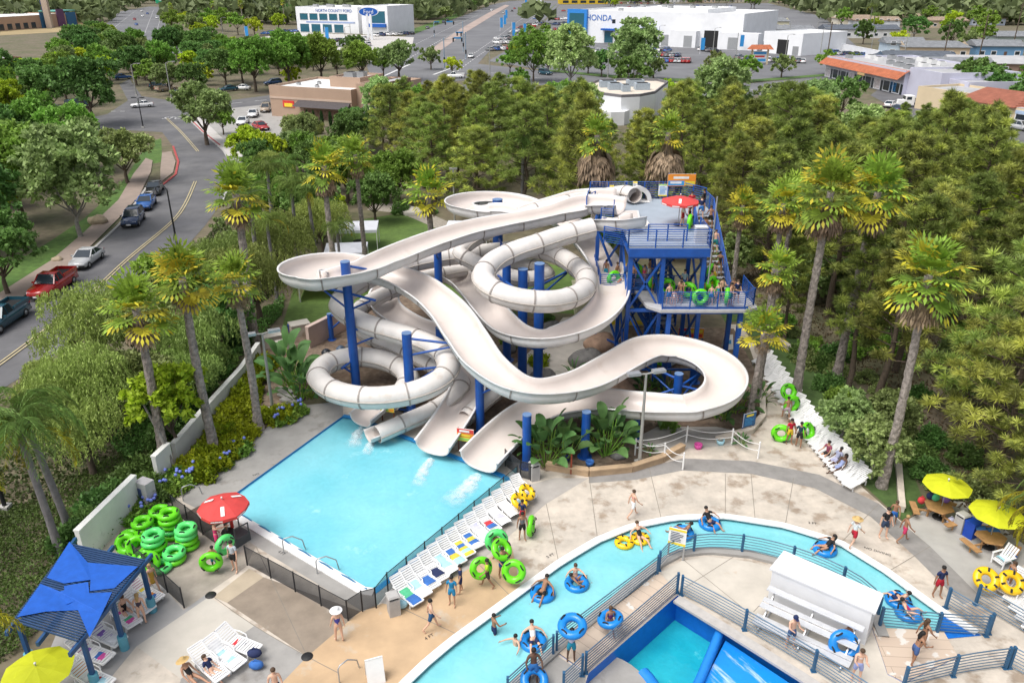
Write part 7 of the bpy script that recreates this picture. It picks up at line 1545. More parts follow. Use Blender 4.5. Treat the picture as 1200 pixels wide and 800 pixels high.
def sign(u,v,w,h,z0,rz,cols,label,post_m,name='sign',lean=0):
 p=P(u,v);o=thing(name,label,'sign',p,rz);board(o,(0,0,z0),w,h,0,cols)
 for x in (-w/2+.06,w/2 -.06):mb=MB();mb.box((x,.05,(z0+h)/2),(.08,.06,z0+h));mb.build('post',post_m,o)
 return o
BRN=mat('brown_post',(.16,.055,.03),.7)
sign(455,494,.95,.75,.75,R(-16),[(0,0,1,1,YEL),(0,.62,.55,1,LIME),(.35,.6,.95,.95,SKYB),(.1,.1,.6,.35,LIME),(.6,.1,.95,.3,ORG)]+lines(.1,.8,.4,.6,2,SWH),'green, yellow and blue notice between the two thin pool ends',BRN);sign(546,530,1.05,.85,.8,R(-16),[(0,0,1,1,YEL),(0,.66,1,1,REDS),(0,.33,1,.66,ORG),(.1,.06,.9,.26,LIME),(.15,.74,.75,.9,SWH),(.2,.42,.8,.55,YEL)],'red, orange and yellow notice beside the middle pool end',BRN)
sign(876,507,.95,.95,.5,R(25),[(0,0,1,1,mat('board_blue',(.02,.10,.25),.5)),(.2,.74,.8,.9,YEL)]+lines(.1,.9,.1,.65,6,SKYB),'dark blue notice board at the corner of the rope enclosure',BLUE);sign(808,408,1.9,.8,.9,R(-4),[(0,0,1,1,ORG),(0,.0,.35,1,REDS),(.04,.3,.4,.7,SKYB),(.45,.55,.95,.85,YEL),(.45,.1,.95,.4,REDS)],'orange and yellow entrance sign at the foot of the tower stairs',BLUE)
sign(791,655,.85,.95,.9,R(-22),[(0,0,1,.14,YEL),(0,.86,1,1,YEL)]+lines(.12,.88,.2,.8,6,INK),'white river rules sign with yellow edges at the railing end',METAL)
def aframe(u,v,label,rz=0,txt=True):
 o=thing('a_frame_sign',label,'sign',P(u,v),rz);mb=MB();mb.add([(-.36,-.32,.01),(.36,-.32,.01),(.36,0,1.1),(-.36,0,1.1)],[(0,1,2,3)]);mb.add([(-.36,.32,.01),(.36,.32,.01),(.36,.03,1.1),(-.36,.03,1.1)],[(3,2,1,0)]);mb.box((0,.015,1.1),(.72,.05,.05));mb.build('board',WHITE,o)
 if txt:mb=MB();mb.add([(-.2,-.2,.45),(.2,-.2,.45),(.2,-.12,.75),(-.2,-.12,.75)],[(0,1,2,3)]);mb.build('print',SKYB,o)
aframe(852,408,'white folding board with blue print on the side lawn path',.2);aframe(440,795,'blank white folding board at the bottom of the ochre paving',R(20),False)
def bin_(u,v,label,rz=.4,m=None):
 o=thing('litter_bin',label,'bin',P(u,v),rz);mb=MB();mb.box((0,0,.45),(.5,.5,.9));mb.build('body',m or mat('bin_grey',(.38,.37,.36),.6,.1),o);mb=MB();mb.box((0,0,1.08),(.55,.55,.08),0,0,None,.8)
 for x in (-.22,.22):
  for y in (-.22,.22):mb.box((x,y,.97),(.05,.05,.14))
 mb.build('hood',mat('bin_grey',(.38,.37,.36),.6,.1),o);mb=MB();mb.box((0,0,.96),(.38,.38,.12));mb.build('opening',DARK,o)
bin_(626,561,'grey litter bin at the foot of the front column');bin_(462,718,'grey litter bin at the end of the lounger row');bin_(1124,622,'grey litter bin between the picnic tables')
p=P(1136,628);o=thing('recycling_bin','bright blue bin beside the grey one at the picnic tables','bin',p,.5);mb=MB();mb.box((0,0,.45),(.5,.5,.9),0,0,None,1.1);mb.build('body',mat('bin_blue',(.01,.06,.40),.5),o);mb=MB();mb.box((0,0,.93),(.58,.58,.06));mb.build('lid',mat('bin_blue',(.01,.06,.40),.5),o)
o=thing('rope_fence','white posts with slack white ropes round the small paved corner','fence',(0,0,0));rp= [(744,533),(778,540),(800,553),None,(804,520),(858,522),(888,537),None];seq= [(744,533),(804,518),(857,521),(888,537)];seq2= [(744,533),(778,538),(800,550)]
for u,v in set(seq+seq2):p=P(u,v);mb=MB();mb.tube([p,p+Vector((0,0,1.15))],.05,8);mb.build('post',WHITE,o)
for S in (seq,seq2):
 for a,b in zip(S,S[1:]):
  a,b=P(*a),P(*b)
  for z in (1.0,.55):mb=MB();mb.tube([a.lerp(b,t/8)+Vector((0,0,z -.22*math.sin(math.pi*t/8))) for t in range(9)],.022,5);mb.build('rope',WHITE,o)
for (u,v,c,d) in ((818,525,PKT,'pink cloth lying in the rope enclosure'),(844,520,TQ,'pale blue bucket in the rope enclosure'),(691,545,BLT,'blue ball-like object in the garden'),(663,540,NV,'small blue object by the red post')):
 p=P(u,v);mb=MB();mb.lathe([(0,0),(.2,0),(.26,.3),(.22,.3),(.18,.05)],12);o=mb.build('bucket',mat('cloth_%d_%d_%d' % tuple(int(k*100) for k in c),c,.6),None,p);tag(o,d,'bucket')
p=P(669,555);o=thing('marker_post','rusty red post in the garden by the broad-leaved plants','post',p);mb=MB();mb.box((0,0,.75),(.09,.09,1.5));mb.build('pole',mat('rust_red',(.28,.06,.03),.8),o)
lamp(320,482,5.6,'grey twin floodlight pole behind the pool bed',2,GALV,'flood',R(25));lamp(749,545,6.0,'tall grey floodlight pole in front of the right ring',2,GALV,'flood',R(15))
p=P(206,552);o=thing('leaning_pole','thin pale leaning trunk-like pole behind the white wall','pole',p);mb=MB();mb.tube([(0,0,0),(-.6,.2,2.5),(-1.3,.4,4.4)],[.12,.1,.05],8);mb.build('pole',BARK_P,o)
p=P(280,634);o=thing('lifeguard_stand','dark grey low lifeguard platform at the pool corner','stand',p,R(-35));mb=MB();mb.box((0,0,.25),(.8,.9,.5));mb.build('platform',mat('stand_grey',(.07,.075,.08),.6,.15),o);mb=MB()
for s in (-1,1):mb.bar((s*.38,-.4,.5),(s*.38,-.4,1.2),.05);mb.bar((s*.38,.4,.5),(s*.38,.4,1.1),.05);mb.bar((s*.38,-.4,1.15),(s*.38,.4,1.08),.05)
mb.build('rail',mat('stand_grey',(.07,.075,.08),.6),o)
p=P(240,607);o=thing('floor_mat','brown wooden ramp mat at the pool corner','mat',p,R(-38));mb=MB();mb.box((0,0,.05),(2.2,1.5,.08));mb.build('mat_board',mat('mat_brown',(.10,.07,.055),.8,.2),o)
p=P(150,598);o=thing('ring_buoy','white life ring hung on the white wall','life ring',p+Vector((.12,-.1,1.2)),R(-50));mb=MB();mb.torus(.28,.08,M=Matrix.Rotation(R(90),4,'X'));mb.build('ring',WHITE,o)
p=P(175,592);o=thing('storage_cabinet','pale grey cabinet standing by the white wall','cabinet',p,R(-25));mb=MB();mb.box((0,0,.8),(.8,.6,1.6));mb.build('body',mat('cab_pale',(.45,.44,.45),.6,.1),o);mb=MB();mb.box((-.15,-.305,.9),(.35,.02,.7));mb.build('door',mat('cab_dark',(.05,.08,.2),.5,.3,4),o)
for u,v,d in ((384,428,'black'),(401,424,'blue-grey'),(412,420,'grey')):
 o=thing('filter_pump',d+' filter pump standing in the pump yard','pump',P(u,v));m_=mat('pump_'+d,{'black':(.015,.02,.03),'blue-grey':(.07,.11,.17),'grey':(.14,.15,.17)}[d],.4);mb=MB();mb.lathe([(.0,.05),(.42,.05),(.42,.5),(.3,.7),(.28,.95),(.36,1.0),(.36,1.12),(.18,1.3),(0,1.34)],14);mb.build('tank',m_,o);mb=MB();mb.tube([(.3,0,.3),(.8,0,.3),(.8,.3,.1)],.1,8);mb.build('pipe',m_,o)
for u,v,s,d in ((320,405,1.1,'left'),(335,412,1.0,'middle'),(352,392,1.2,'right')):
 o=thing('concrete_block','beige stone block in the pump yard corner','block',P(u,v),.5);mb=MB();mb.box((0,0,.4*s),(1.2*s,.8*s,.8*s));mb.build('body',CONC,o);mb=MB();mb.box((0,0,.8*s+.05),(1.3*s,.9*s,.1));mb.build('cap',CONC_P,o)
for i in range(4):
 p=P(334+i*3,462+i*5);o=thing('garden_step','grey stone step beside the broad-leaved plants','step',p,R(-30),'garden steps');mb=MB();mb.box((0,0,.3 -.07*i),(1.4,.5,.14));mb.build('slab',CONC_G,o)
p=P(346,388);o=thing('storage_bin','blue plastic bin in the pump yard','bin',p);mb=MB();mb.box((0,0,.3),(.9,.5,.6),0,0,None,1.1);mb.build('body',mat('bin_blue',(.01,.06,.40),.5),o);mb=MB();mb.box((0,0,.63),(1.02,.6,.06));mb.build('lid',mat('bin_blue',(.01,.06,.40),.5),o)
for u,v,r_,d in ((215,587,-20,'at the far pool corner'),(333,648,-35,'at the long pool edge'),(372,672,-35,'nearest the lounger fence corner'),(398,800,-10,'at the bottom of the ochre paving')):
 o=thing('grab_rail','steel pool grab rail','handrail',P(u,v),R(r_+60),'pool grab rails',d);mb=MB();mb.tube([(0,0,0),(0,0,.75),(.1,0,.88),(.5,0,.88),(.95,0,.5),(1.05,0,-.1)],.03,8);mb.build('tube_rail',METAL,o)
mb=MB();q= [P(u,v,.05) for u,v in ((283,603),(330,631),(380,661),(430,690))];q=resample(catmull(q,6),.25)
mb.tube([p+Vector((0,0,.05*math.sin(i))) for i,p in enumerate(q)],.04,5);o=mb.build('lane_rope',mat('rope_blue',(.02,.16,.32),.6),None);tag(o,'blue float rope along the near pool edge','rope')
for u,v in ((247,697),(360,769)):o=MB().lathe([(0,.03),(.24,.03),(.26,0)],18).build('drain_cover',DARK,None,P(u,v));tag(o,'round dark drain cover','drain','drain covers','at the corner of the narrow tan slab' if u< 300 else 'at the corner of the ochre paving')
def canopy(u,v,w,d,label,h=2.4,rz=0):
 o=thing('pop_up_canopy',label,'canopy',P(u,v),rz);mb=MB();CLW=mat('canopy_cloth',(.68,.69,.76),.8,.05,trans=.2);W,D=w/2,d/2
 mb.add([(-W,-D,h),(W,-D,h),(W,D,h),(-W,D,h),(0,0,h+.35),(-W,-D,h -.3),(W,-D,h -.3),(W,D,h -.3),(-W,D,h -.3)],[(0,1,4),(1,2,4),(2,3,4),(3,0,4),(5,6,1,0),(6,7,2,1),(7,8,3,2),(8,5,0,3)]);mb.build('roof_cloth',CLW,o)
 for x in (-W+.05,W -.05):
  for y in (-D+.05,D -.05):mb=MB();mb.tube([(x,y,0),(x,y,h -.05)],.04,6);mb.build('leg',WHITE,o)
 mb=MB();mb.lathe([(0,.7),(.6,.7),(.6,.74),(0,.74)],14);mb.lathe([(.05,.7),(.05,.0)],6);o2=mb.mesh('t',DARK);
 t=link('round_table',o2,None,P(u,v));tag(t,'dark round table under the '+label,'table')
canopy(421,290,4.2,3.6,'white canopy farther from the left ring',rz=.1);canopy(408,318,4.0,3.4,'white canopy nearer the left ring',rz=.12);canopy(548,290,4.4,3.6,'white canopy before the far ring',rz=-.05)
o=thing('tent','cream pyramid tent beside the left ring','tent',P(383,345),.1);mb=MB();CRT=mat('cream_cloth',(.66,.64,.42),.8,.06,trans=.2);mb.add([(-2.2,-1.8,2.0),(2.2,-1.8,2.0),(2.2,1.8,2.0),(-2.2,1.8,2.0),(0,0,3.8)],[(0,1,4),(1,2,4),(2,3,4),(3,0,4)]);mb.build('roof_cloth',CRT,o)
for x in (-2.1,2.1):
 for y in (-1.7,1.7):mb=MB();mb.tube([(x,y,0),(x,y,2.0)],.05,6);mb.build('leg',WHITE,o)
for x0,y0,x1,y1 in ((-2.2,1.8,2.2,1.8),(-2.2,-1.8,-2.2,1.8)):mb=MB();mb.quad((x0,y0,.1),(x1,y1,.1),(x1,y1,2.0),(x0,y0,2.0));mb.build('side_cloth',CRT,o)
o=thing('tent','yellow-edged cream tent behind the tower legs','tent',P(712,372),0);mb=MB();mb.box((0,0,1.3),(5.5,3.5,2.6));mb.build('side_cloth',CRT,o);mb=MB();mb.add([(-3,-2,2.6),(3,-2,2.6),(3,2,2.6),(-3,2,2.6),(0,0,3.8)],[(0,1,4),(1,2,4),(2,3,4),(3,0,4)]);mb.build('roof_cloth',CRT,o);mb=MB();mb.box((0,-1.78,.3),(5.5,.03,.35));mb.build('yellow_band',YEL,o)
o=MB().lathe([(0,.5),(1.3,.5),(1.4,.42),(1.4,0)],20).build('round_platform',CONC_P,None,P(484,250));tag(o,'pale round stone cap beside the gravel path','cap')
o=thing('wall_lamp_post','thin grey post before the pines behind the yellow palm','post',P(533,262));mb=MB();mb.tube([(0,0,0),(0,0,6.5)],.1,8);mb.build('pole',GALV,o);mb=MB();mb.box((0,0,6.4),(.9,.2,.2));mb.build('crossarm',GALV,o)
def skel(pose):
 """joints of a 1.72 m figure facing +Y; pose: angles in degrees (thigh/shin pitch forward, arm pitch/out, elbow, lean)"""
 g=dict(lean=0,thl=4,thr=-4,shl=0,shr=-6,al=8,ar=-8,ol=12,orr=12,el=12,er=12,hip=.92,head=0,spread=4);g.update(pose);J= {}
 ln=R(g['lean']);up=Vector((0,math.sin(ln),math.cos(ln)));fw=Vector((0,math.cos(ln),-math.sin(ln)));X=Vector((1,0,0));hp=Vector((0,0,g['hip']))
 J['pel']=hp;J['wst']=hp+up*.17;J['chs']=hp+up*.38;J['nkb']=hp+up*.52;hl=R(g['lean']*.5+g['head']);hu=Vector((0,math.sin(hl),math.cos(hl)));hf=Vector((0,math.cos(hl),-math.sin(hl)))
 J['nck']=J['nkb']+hu*.07;J['hd1']=J['nck']+hu*.09+hf*.015;J['hd2']=J['hd1']+hu*.11;J['nose']=J['hd1']+hf*.105+hu*.01;J['hf']=hf;J['hu']=hu
 for s,k in ((-1,'l'),(1,'r')):
  J['hip'+k]=hp+X*s*.095 -Vector((0,0,.02));a=R(g['th'+k]);b=R(g['th'+k]+g['sh'+k]);sp=math.sin(R(g['spread']))*s
  J['kne'+k]=J['hip'+k]+Vector((sp,math.sin(a),-math.cos(a)))*.43;J['ank'+k]=J['kne'+k]+Vector((sp*.3,math.sin(b),-math.cos(b)))*.41
  J['toe'+k]=J['ank'+k]+Vector((s*.03,math.cos(b)*.16,math.sin(b)*.16 -.045));J['hel'+k]=J['ank'+k]+Vector((0,-.03,-.045))
  J['sho'+k]=hp+up*.47+X*s*.185;o=R(g['ol' if k== 'l' else 'orr']);p_=R(g['a'+k]);d=Vector((s*math.sin(o),math.sin(p_)*math.cos(o),-math.cos(p_)*math.cos(o)));J['elb'+k]=J['sho'+k]+d*.28
  e=R(g['a'+k]+g['e'+k]);d2=Vector((s*math.sin(o)* (.6 if g['e'+k]< 60 else -.1),math.sin(e),-math.cos(e))).normalized();J['wri'+k]=J['elb'+k]+d2*.25;J['plm'+k]=J['wri'+k]+d2*.085;J['hd_'+k]= (d2,s)
 return J
BODY_E= [('pel','wst'),('wst','chs'),('chs','nkb'),('nkb','nck'),('nck','hd1'),('hd1','hd2')]+ [e for k in 'lr' for e in (('pel','hip'+k),('hip'+k,'kne'+k),('kne'+k,'ank'+k),('ank'+k,'toe'+k),('nkb','sho'+k),('sho'+k,'elb'+k),('elb'+k,'wri'+k),('wri'+k,'plm'+k))]
RAD= {'pel':.135,'wst':.115,'chs':.14,'nkb':.085,'nck':.052,'hd1':.088,'hd2':.078,'hip':.092,'kne':.056,'ank':.038,'toe':.03,'sho':.062,'elb':.042,'wri':.029,'plm':.034}
GARM= {'shorts':([('wst','pel')]+ [e for k in 'lr' for e in (('pel','hip'+k),('hip'+k,'mid'+k))],1.16,{'wst':.122,'mid':.098}),
  'brief':([('pel2','pel')]+ [e for k in 'lr' for e in (('pel','hip'+k),)],1.12,{'pel2':.128}),
  'shirt':([('pel','wst'),('wst','chs'),('chs','nkb')]+ [e for k in 'lr' for e in (('nkb','sho'+k),('sho'+k,'arm'+k))],1.12,{'arm':.066,'pel':.14}),
  'tank':([('pel','wst'),('wst','chs'),('chs','chs2')],1.10,{'chs2':.125}),
  'suit':([('pel','wst'),('wst','chs'),('chs','chs2')]+ [('pel','hip'+k) for k in 'lr'],1.09,{'chs2':.118}),
  'top':([('chs0','chs'),('chs','chs2')],1.10,{'chs0':.125,'chs2':.12}),
  'dress':([('knm','pel'),('pel','wst'),('wst','chs'),('chs','chs2')],1.12,{'knm':.2,'chs2':.12})}
def skin_mesh(J,edges,scale,over,name,subdiv=1):
 names= [];
 for a,b in edges:
  for q in (a,b):
   if q not in names:names.append(q)
 me=bpy.data.meshes.new(name);me.from_pydata([tuple(J[q]) for q in names],[(names.index(a),names.index(b)) for a,b in edges],[])
 o=bpy.data.objects.new(name,me);COL.objects.link(o);m=o.modifiers.new('s','SKIN');m.use_smooth_shade=True
 root='pel' if 'pel' in names else names[0]
 for i,q in enumerate(names):
  key=q[:-1] if q[-1] in 'lr' and q not in ('pel',) and q[:-1] in ('hip','kne','ank','toe','sho','elb','wri','plm','mid','arm') else q
  r=over.get(key,RAD.get(key,.06)*scale);me.skin_vertices[0].data[i].radius= (r,r* (.74 if q in ('pel','wst','chs','nkb','chs2','chs0','pel2') else 1));me.skin_vertices[0].data[i].use_root= (q== root)
 if subdiv:m2=o.modifiers.new('d','SUBSURF');m2.levels=subdiv;m2.render_levels=subdiv
 return o
def grab(o):
 dg=bpy.context.evaluated_depsgraph_get();ev=o.evaluated_get(dg);me=bpy.data.meshes.new_from_object(ev);bpy.data.objects.remove(o)
 for p in me.polygons:p.use_smooth=True
 return me
PCACHE= {}
EYEM=mat('eye_dark',(.03,.02,.02),.3);LIPM=mat('lips',(.32,.09,.08),.5)
def figure(pose_name,pose,garments):
 """meshes for one pose, cached: body, garments, hair"""
 J=skel(pose);mid=lambda a,b,t:J[a].lerp(J[b],t)
 J['chs2']=mid('chs','nkb',.35);J['chs0']=mid('wst','chs',.6);J['pel2']=mid('pel','wst',.5);J['knm']=J['pel']+ (mid('knel','kner',.5) -J['pel'])*.8
 for k in 'lr':J['mid'+k]=mid('hip'+k,'kne'+k,.72);J['arm'+k]=mid('sho'+k,'elb'+k,.6)
 out= {};todo= {}
 if (pose_name,'body') not in PCACHE:todo['body']=skin_mesh(J,BODY_E,1.0,{},'body')
 for gname in garments:
  if (pose_name,gname) not in PCACHE:e,sc_,ov=GARM[gname];todo[gname]=skin_mesh(J,e,sc_,ov,gname)
 if todo:
  bpy.context.view_layer.update()
  for k,o in todo.items():
   me=grab(o)
   if k== 'body':
    mb=MB();mb.add([v.co.copy() for v in me.vertices],[tuple(p.vertices) for p in me.polygons],0,True)
    for kk in 'lr':
     d2,s=J['hd_'+kk];side=Vector((0,1,0)) if abs(d2.y)< .8 else Vector((0,0,1));side= (side -d2*side.dot(d2)).normalized();nrm=d2.cross(side)*s;base=J['plm'+kk]
     for f in range(4):
      o_=side* (-.03+.02*f);l= (.062,.074,.07,.055)[f];p0=base+o_*.8;p1=p0+d2*l*.55+o_*.15;p2=p1+ (d2*.8 -nrm*.6).normalized()*l*.5;mb.tube([p0,p1,p2],[.0095,.009,.007],5)
     p0=base -d2*.04+side*.028;mb.tube([p0,p0+ (side*.9+d2*.5)*.035,p0+ (side*.6+d2*1.0)*.06],[.011,.01,.008],5)
    hf,hu=J['hf'],J['hu'];hx=Vector((1,0,0));c=J['hd1']
    mb.ball(tuple(c+hf*.092+hu*.02),(.016,.02,.026),8,6);
    for s in (-1,1):mb.ball(tuple(c+hx*s*.086+hu*.02),(.014,.022,.03),6,5);mb.ball(tuple(c+hf*.08+hx*s*.034+hu*.045),.012,6,5,1)
    mb.ball(tuple(c+hf*.08 -hu*.03),(.026,.01,.009),6,5,2);me=mb.mesh('body',[SKIN,EYEM,LIPM])
   else:me.materials.append(CLOTH)
   PCACHE[(pose_name,k)]=me
 return {k:PCACHE[(pose_name,k)] for k in ['body']+list(garments)},J
def hair_mesh(J,kind):
 hf,hu=J['hf'],J['hu'];c=J['hd1']+hu*.075 -hf*.012;mb=MB();X=Vector((1,0,0));M=Matrix((( X.x,hf.x,hu.x,c.x),(X.y,hf.y,hu.y,c.y),(X.z,hf.z,hu.z,c.z),(0,0,0,1)))
 prof= [(math.sin(t) ,math.cos(t)) for t in [R(a) for a in (0,25,50,75,100,118)]]
 mb.lathe([(.104*r,.098*z) for r,z in reversed(prof)],12,(0,-.012,0),0,True,M)
 if kind== 'long':mb.tube([M @ Vector((0,-.07,.0)),M @ Vector((0,-.11,-.12)),M @ Vector((0,-.12,-.30))],[.085,.085,.04],8)
 return mb.mesh('hair',HAIR)
def hat_mesh(J,kind):
 hf,hu=J['hf'],J['hu'];c=J['hd1']+hu*.10;X=Vector((1,0,0));M=Matrix(((X.x,hf.x,hu.x,c.x),(X.y,hf.y,hu.y,c.y),(X.z,hf.z,hu.z,c.z),(0,0,0,1)));mb=MB()
 if kind== 'cap':mb.lathe([(.108,-.02),(.106,.03),(.08,.085),(0,.105)],12,M=M);mb.add([M @ Vector(v) for v in ((-.08,.08,0),(.08,.08,0),(.06,.19,-.02),(-.06,.19,-.02))],[(0,1,2,3)])
 else:mb.lathe([(.27,-.02),(.25,-.005),(.115,.015),(.11,.09),(.07,.12),(0,.12)],18,M=M)
 return mb.mesh('hat',CLOTH)
POSES= {'stand':{},'walk':dict(thl=24,shl=-8,thr=-18,shr=-22,al=-22,ar=24,el=18,er=22),'walk2':dict(thl=-16,shl=-18,thr=20,shr=-6,al=20,ar=-18,el=30,er=15),'hold':dict(al=30,ar=30,el=60,er=60,ol=25,orr=25),'reach':dict(ar=95,er=5,orr=15,al=15),'over':dict(al=160,ar=160,el=10,er=10,ol=18,orr=18,thl=3,thr=-3),'crossed':dict(al=28,ar=28,el=85,er=85,ol=8,orr=8,head=12),
  'sit':dict(hip=.42,thl=88,thr=84,shl=-88,shr=-82,lean=4,al=30,ar=30,el=40,er=40),'lounge':dict(hip=.42,thl=84,thr=78,shl=-10,shr=-30,lean=-32,al=25,ar=25,el=30,er=45,spread=6),'intube':dict(hip=.14,thl=98,thr=92,shl=-45,shr=-50,lean=-38,al=35,ar=30,el=20,er=25,ol=60,orr=60,spread=14),'lean':dict(lean=14,al=35,ar=20,el=50,er=60,thl=10,thr=-6),'swim':dict(al=75,ar=80,ol=45,orr=45,el=10,er=10),'climb':dict(thl=48,shl=-50,thr=-6,shr=-6,lean=8,al=25,ar=-5,el=40,er=10)}
TONE= {'light':(.62,.38,.27),'mid':(.42,.235,.15),'tan':(.30,.155,.09),'dark':(.10,.052,.033)}
HCOL= {'black':(.012,.010,.009),'brown':(.07,.04,.022),'blond':(.36,.24,.10),'grey':(.3,.3,.3)}
def person(loc,face,pose,label,wear,tone='mid',hair='brown',hk='short',hat=None,sc=1.0,group=None,z=None):
 """wear: list of (garment, colour); face: pixel looked at, or heading in degrees"""
 p=P(*loc) if len(loc)== 2 else Vector(loc)
 if z is not None:p.z=z
 if isinstance(face,tuple):q=P(*face) -p;rz=math.atan2(q.y,q.x) -R(90)
 else:rz=R(face)
 meshes,J=figure(pose,POSES[pose],[w[0] for w in wear]);o=thing('person',label,'person',p,rz,group);o.scale= (sc,sc,sc)
 low=min(J[k].z for k in ('ankl','ankr','toel','toer')) -.035
 dz= -low if pose in ('stand','walk','walk2','hold','reach','over','crossed','lean','climb') and z is None else 0.0
 for k,me in meshes.items():
  c=TONE[tone] if k== 'body' else dict(wear)[k];link('body' if k== 'body' else {'brief':'swim_briefs','suit':'swimsuit','tank':'vest','top':'swim_top'}.get(k,k),me,o,(0,0,dz),c)
 key= (pose,'hair',hk)
 if key not in PCACHE:PCACHE[key]=hair_mesh(J,hk)
 link('hair',PCACHE[key],o,(0,0,dz),HCOL[hair])
 if hat:
  key= (pose,'hat',hat[0])
  if key not in PCACHE:PCACHE[key]=hat_mesh(J,hat[0])
  link('hat',PCACHE[key],o,(0,0,dz),hat[1])
 return o
W_,RD,NVY,BK,TQ_,LM,GY,PK,PR,YE,SB= (.72,.72,.72),(.42,.012,.03),(.012,.022,.08),(.015,.015,.017),(.02,.28,.42),(.38,.70,.02),(.13,.14,.16),(.62,.04,.16),(.05,.05,.28),(.65,.45,.03),(.03,.16,.45)
STRAW= ('straw',(.50,.34,.14));V=Vector
def held(u,v,z,colr,label,rot,sc=1.05,off=(0,0)):p=P(u,v);return itube((p.x+off[0],p.y+off[1],z),colr,label,None,None,rot,sc)
UP=R(90)
person((267,630),-60,'stand','lifeguard in straw hat, white shirt and red shorts under the red parasol',[('shirt',W_),('shorts',RD)],'mid',hat=STRAW);p=P(274,628);o=thing('rescue_float','red rescue float held by the lifeguard under the red parasol','float',(p.x,p.y,1.0),.5);mb=MB();mb.tube([(0,0,-.45),(0,0,.45)],.09,10);mb.build('foam_body',REDS,o);mb=MB();mb.tube([(0,0,.45),(.1,0,.7)],.02,5);mb.build('strap',WHITE,o)
person((256,645),(300,630),'reach','woman in pink outfit stretching out one arm by the mesh fence',[('tank',PK),('shorts',PK)],'light','brown');person((276,669),(250,700),'stand','man in pale shirt and black shorts at the end of the fence gap',[('shirt',(.45,.5,.55)),('shorts',BK)],'light','black',sc=1.02)
person((253,668),185,'hold','child in turquoise trunks behind an upright green tube',[('shorts',TQ_)],'tan','black',sc=.82);held(250,672,.72,TLIME,'upright green tube held by the child near the mesh fence',(UP,0,.2));held(266,653,.78,TMINT,'upright mint tube between the woman in pink and the man in black shorts',(UP,0,1.0))
person((182,694),(205,712),'walk','girl in yellow floral dress beside the shade canopy fence',[('dress',(.55,.33,.05))],'light','blond','long',sc=.95);person((168,730),20,'stand','long-haired woman in dark swimsuit standing at the floral lounger',[('suit',(.05,.04,.06))],'light','blond','long',sc=.95);person((148,722),(170,738),'sit','seated woman in black swimsuit on the floral lounger',[('suit',BK)],'light','brown','long');
person((398,751),25,'stand','woman in white hat and violet-blue swimsuit walking on the brown slab edge',[('suit',PR)],'light','grey',hat=('straw',W_));person((326,822),200,'stand','shirtless person at the bottom picture edge',[('shorts',NVY)],'light','brown');person((226,800),(250,812),'lounge','person in straw hat leaning back in a black chair',[('suit',BK)],'mid',hat=STRAW);person((250,792),(268,800),'lounge','girl in navy top sitting on the white lounger in the slab group',[('shirt',NVY),('brief',NVY)],'light','brown','long',sc=.9)
person((506,738),(560,730),'walk','shirtless man in dark blue shorts striding past the lounger row',[('shorts',(.02,.07,.16))],'light','black');person((530,709),170,'stand','person in bright blue shirt and shorts facing the loungers',[('shirt',(.01,.20,.40)),('shorts',(.02,.22,.42))],'mid','black',sc=.95);person((540,694),100,'stand','boy in navy shirt beside the one in bright blue',[('shirt',NVY),('shorts',NVY)],'mid','black',sc=.92)
person((571,688),95,'walk2','boy in lime shirt carrying a green tube',[('shirt',LM),('shorts',(.05,.03,.03))],'tan','black',sc=.95);held(564,686,1.05,TLIME,'green tube held up by the boy in the lime shirt',(R(70),R(12),.3));person((581,655),170,'hold','shirtless boy looking through a mint tube',[('shorts',BK)],'tan','black',sc=.9);held(582,657,1.25,TMINT,'mint tube held over the shirtless boy',(R(72),0,.2),1.1)
person((589,676),-150,'hold','person in blue shorts hidden behind two green tubes',[('shorts',(.03,.08,.3)),('tank',NVY)],'tan','black');held(588,672,1.45,TLIME,'tilted green tube carried on the shoulder',(R(40),R(18),.5));held(602,686,.85,TLIME,'bright green tube held facing the camera',(R(66),0,-.15),1.1)
person((612,632),190,'stand','boy in grey vest and black shorts with a green tube at his side',[('tank',GY),('shorts',BK)],'tan','black',sc=.95);held(622,627,.6,TLIME,'upright green tube beside the boy in the grey vest',(UP,R(10),1.35));person((612,615),150,'stand','child in navy and red shirt before the yellow tubes',[('shirt',NVY),('shorts',RD)],'tan','black',sc=.9);p=P(613,595);dtube((p.x,p.y,.75),'double yellow tube standing on the loungers',(R(35),0,R(62)),1.0)
person((741,606),-70,'walk','woman in pink top and white shorts walking before the river',[('top',PK),('shorts',W_)],'light','brown')
RZ= -.16
def rider(u,v,face,label,wear,colr=TBLUE,tone='mid',hair='black',hk='short',tl=None,sc=1.0):
 p=P(u,v,0);itube((p.x,p.y,RZ+.10),colr,tl,None,None,(rnd.uniform(-.05,.05),rnd.uniform(-.05,.05),rnd.random()*6),1.12);return person((p.x,p.y,RZ+.1),face,'intube',label,wear,tone,hair,hk,sc=sc,z=RZ+.1)
p=P(741,632);dtube((p.x,p.y,RZ+.1),'double yellow tube floating on the river',(0,0,R(20)));q=p+V((.4,.1,0));person((q.x,q.y,RZ+.1),200,'intube','woman in black swimsuit on the floating double yellow tube',[('suit',BK)],'light','brown',z=RZ+.12)
rider(800,623,60,'rider in black top beside the river rules sign',[('top',BK),('brief',BK)],tl='blue tube beside the river rules sign',tone='tan');rider(832,612,210,'rider with raised arm at the far river bend',[('shirt',BK),('shorts',NVY)],tl='blue tube at the far river bend');rider(967,642,100,'long-haired rider behind the white shed',[('shirt',BK),('brief',PK)],hk='long',tl='blue tube on the river behind the white shed')
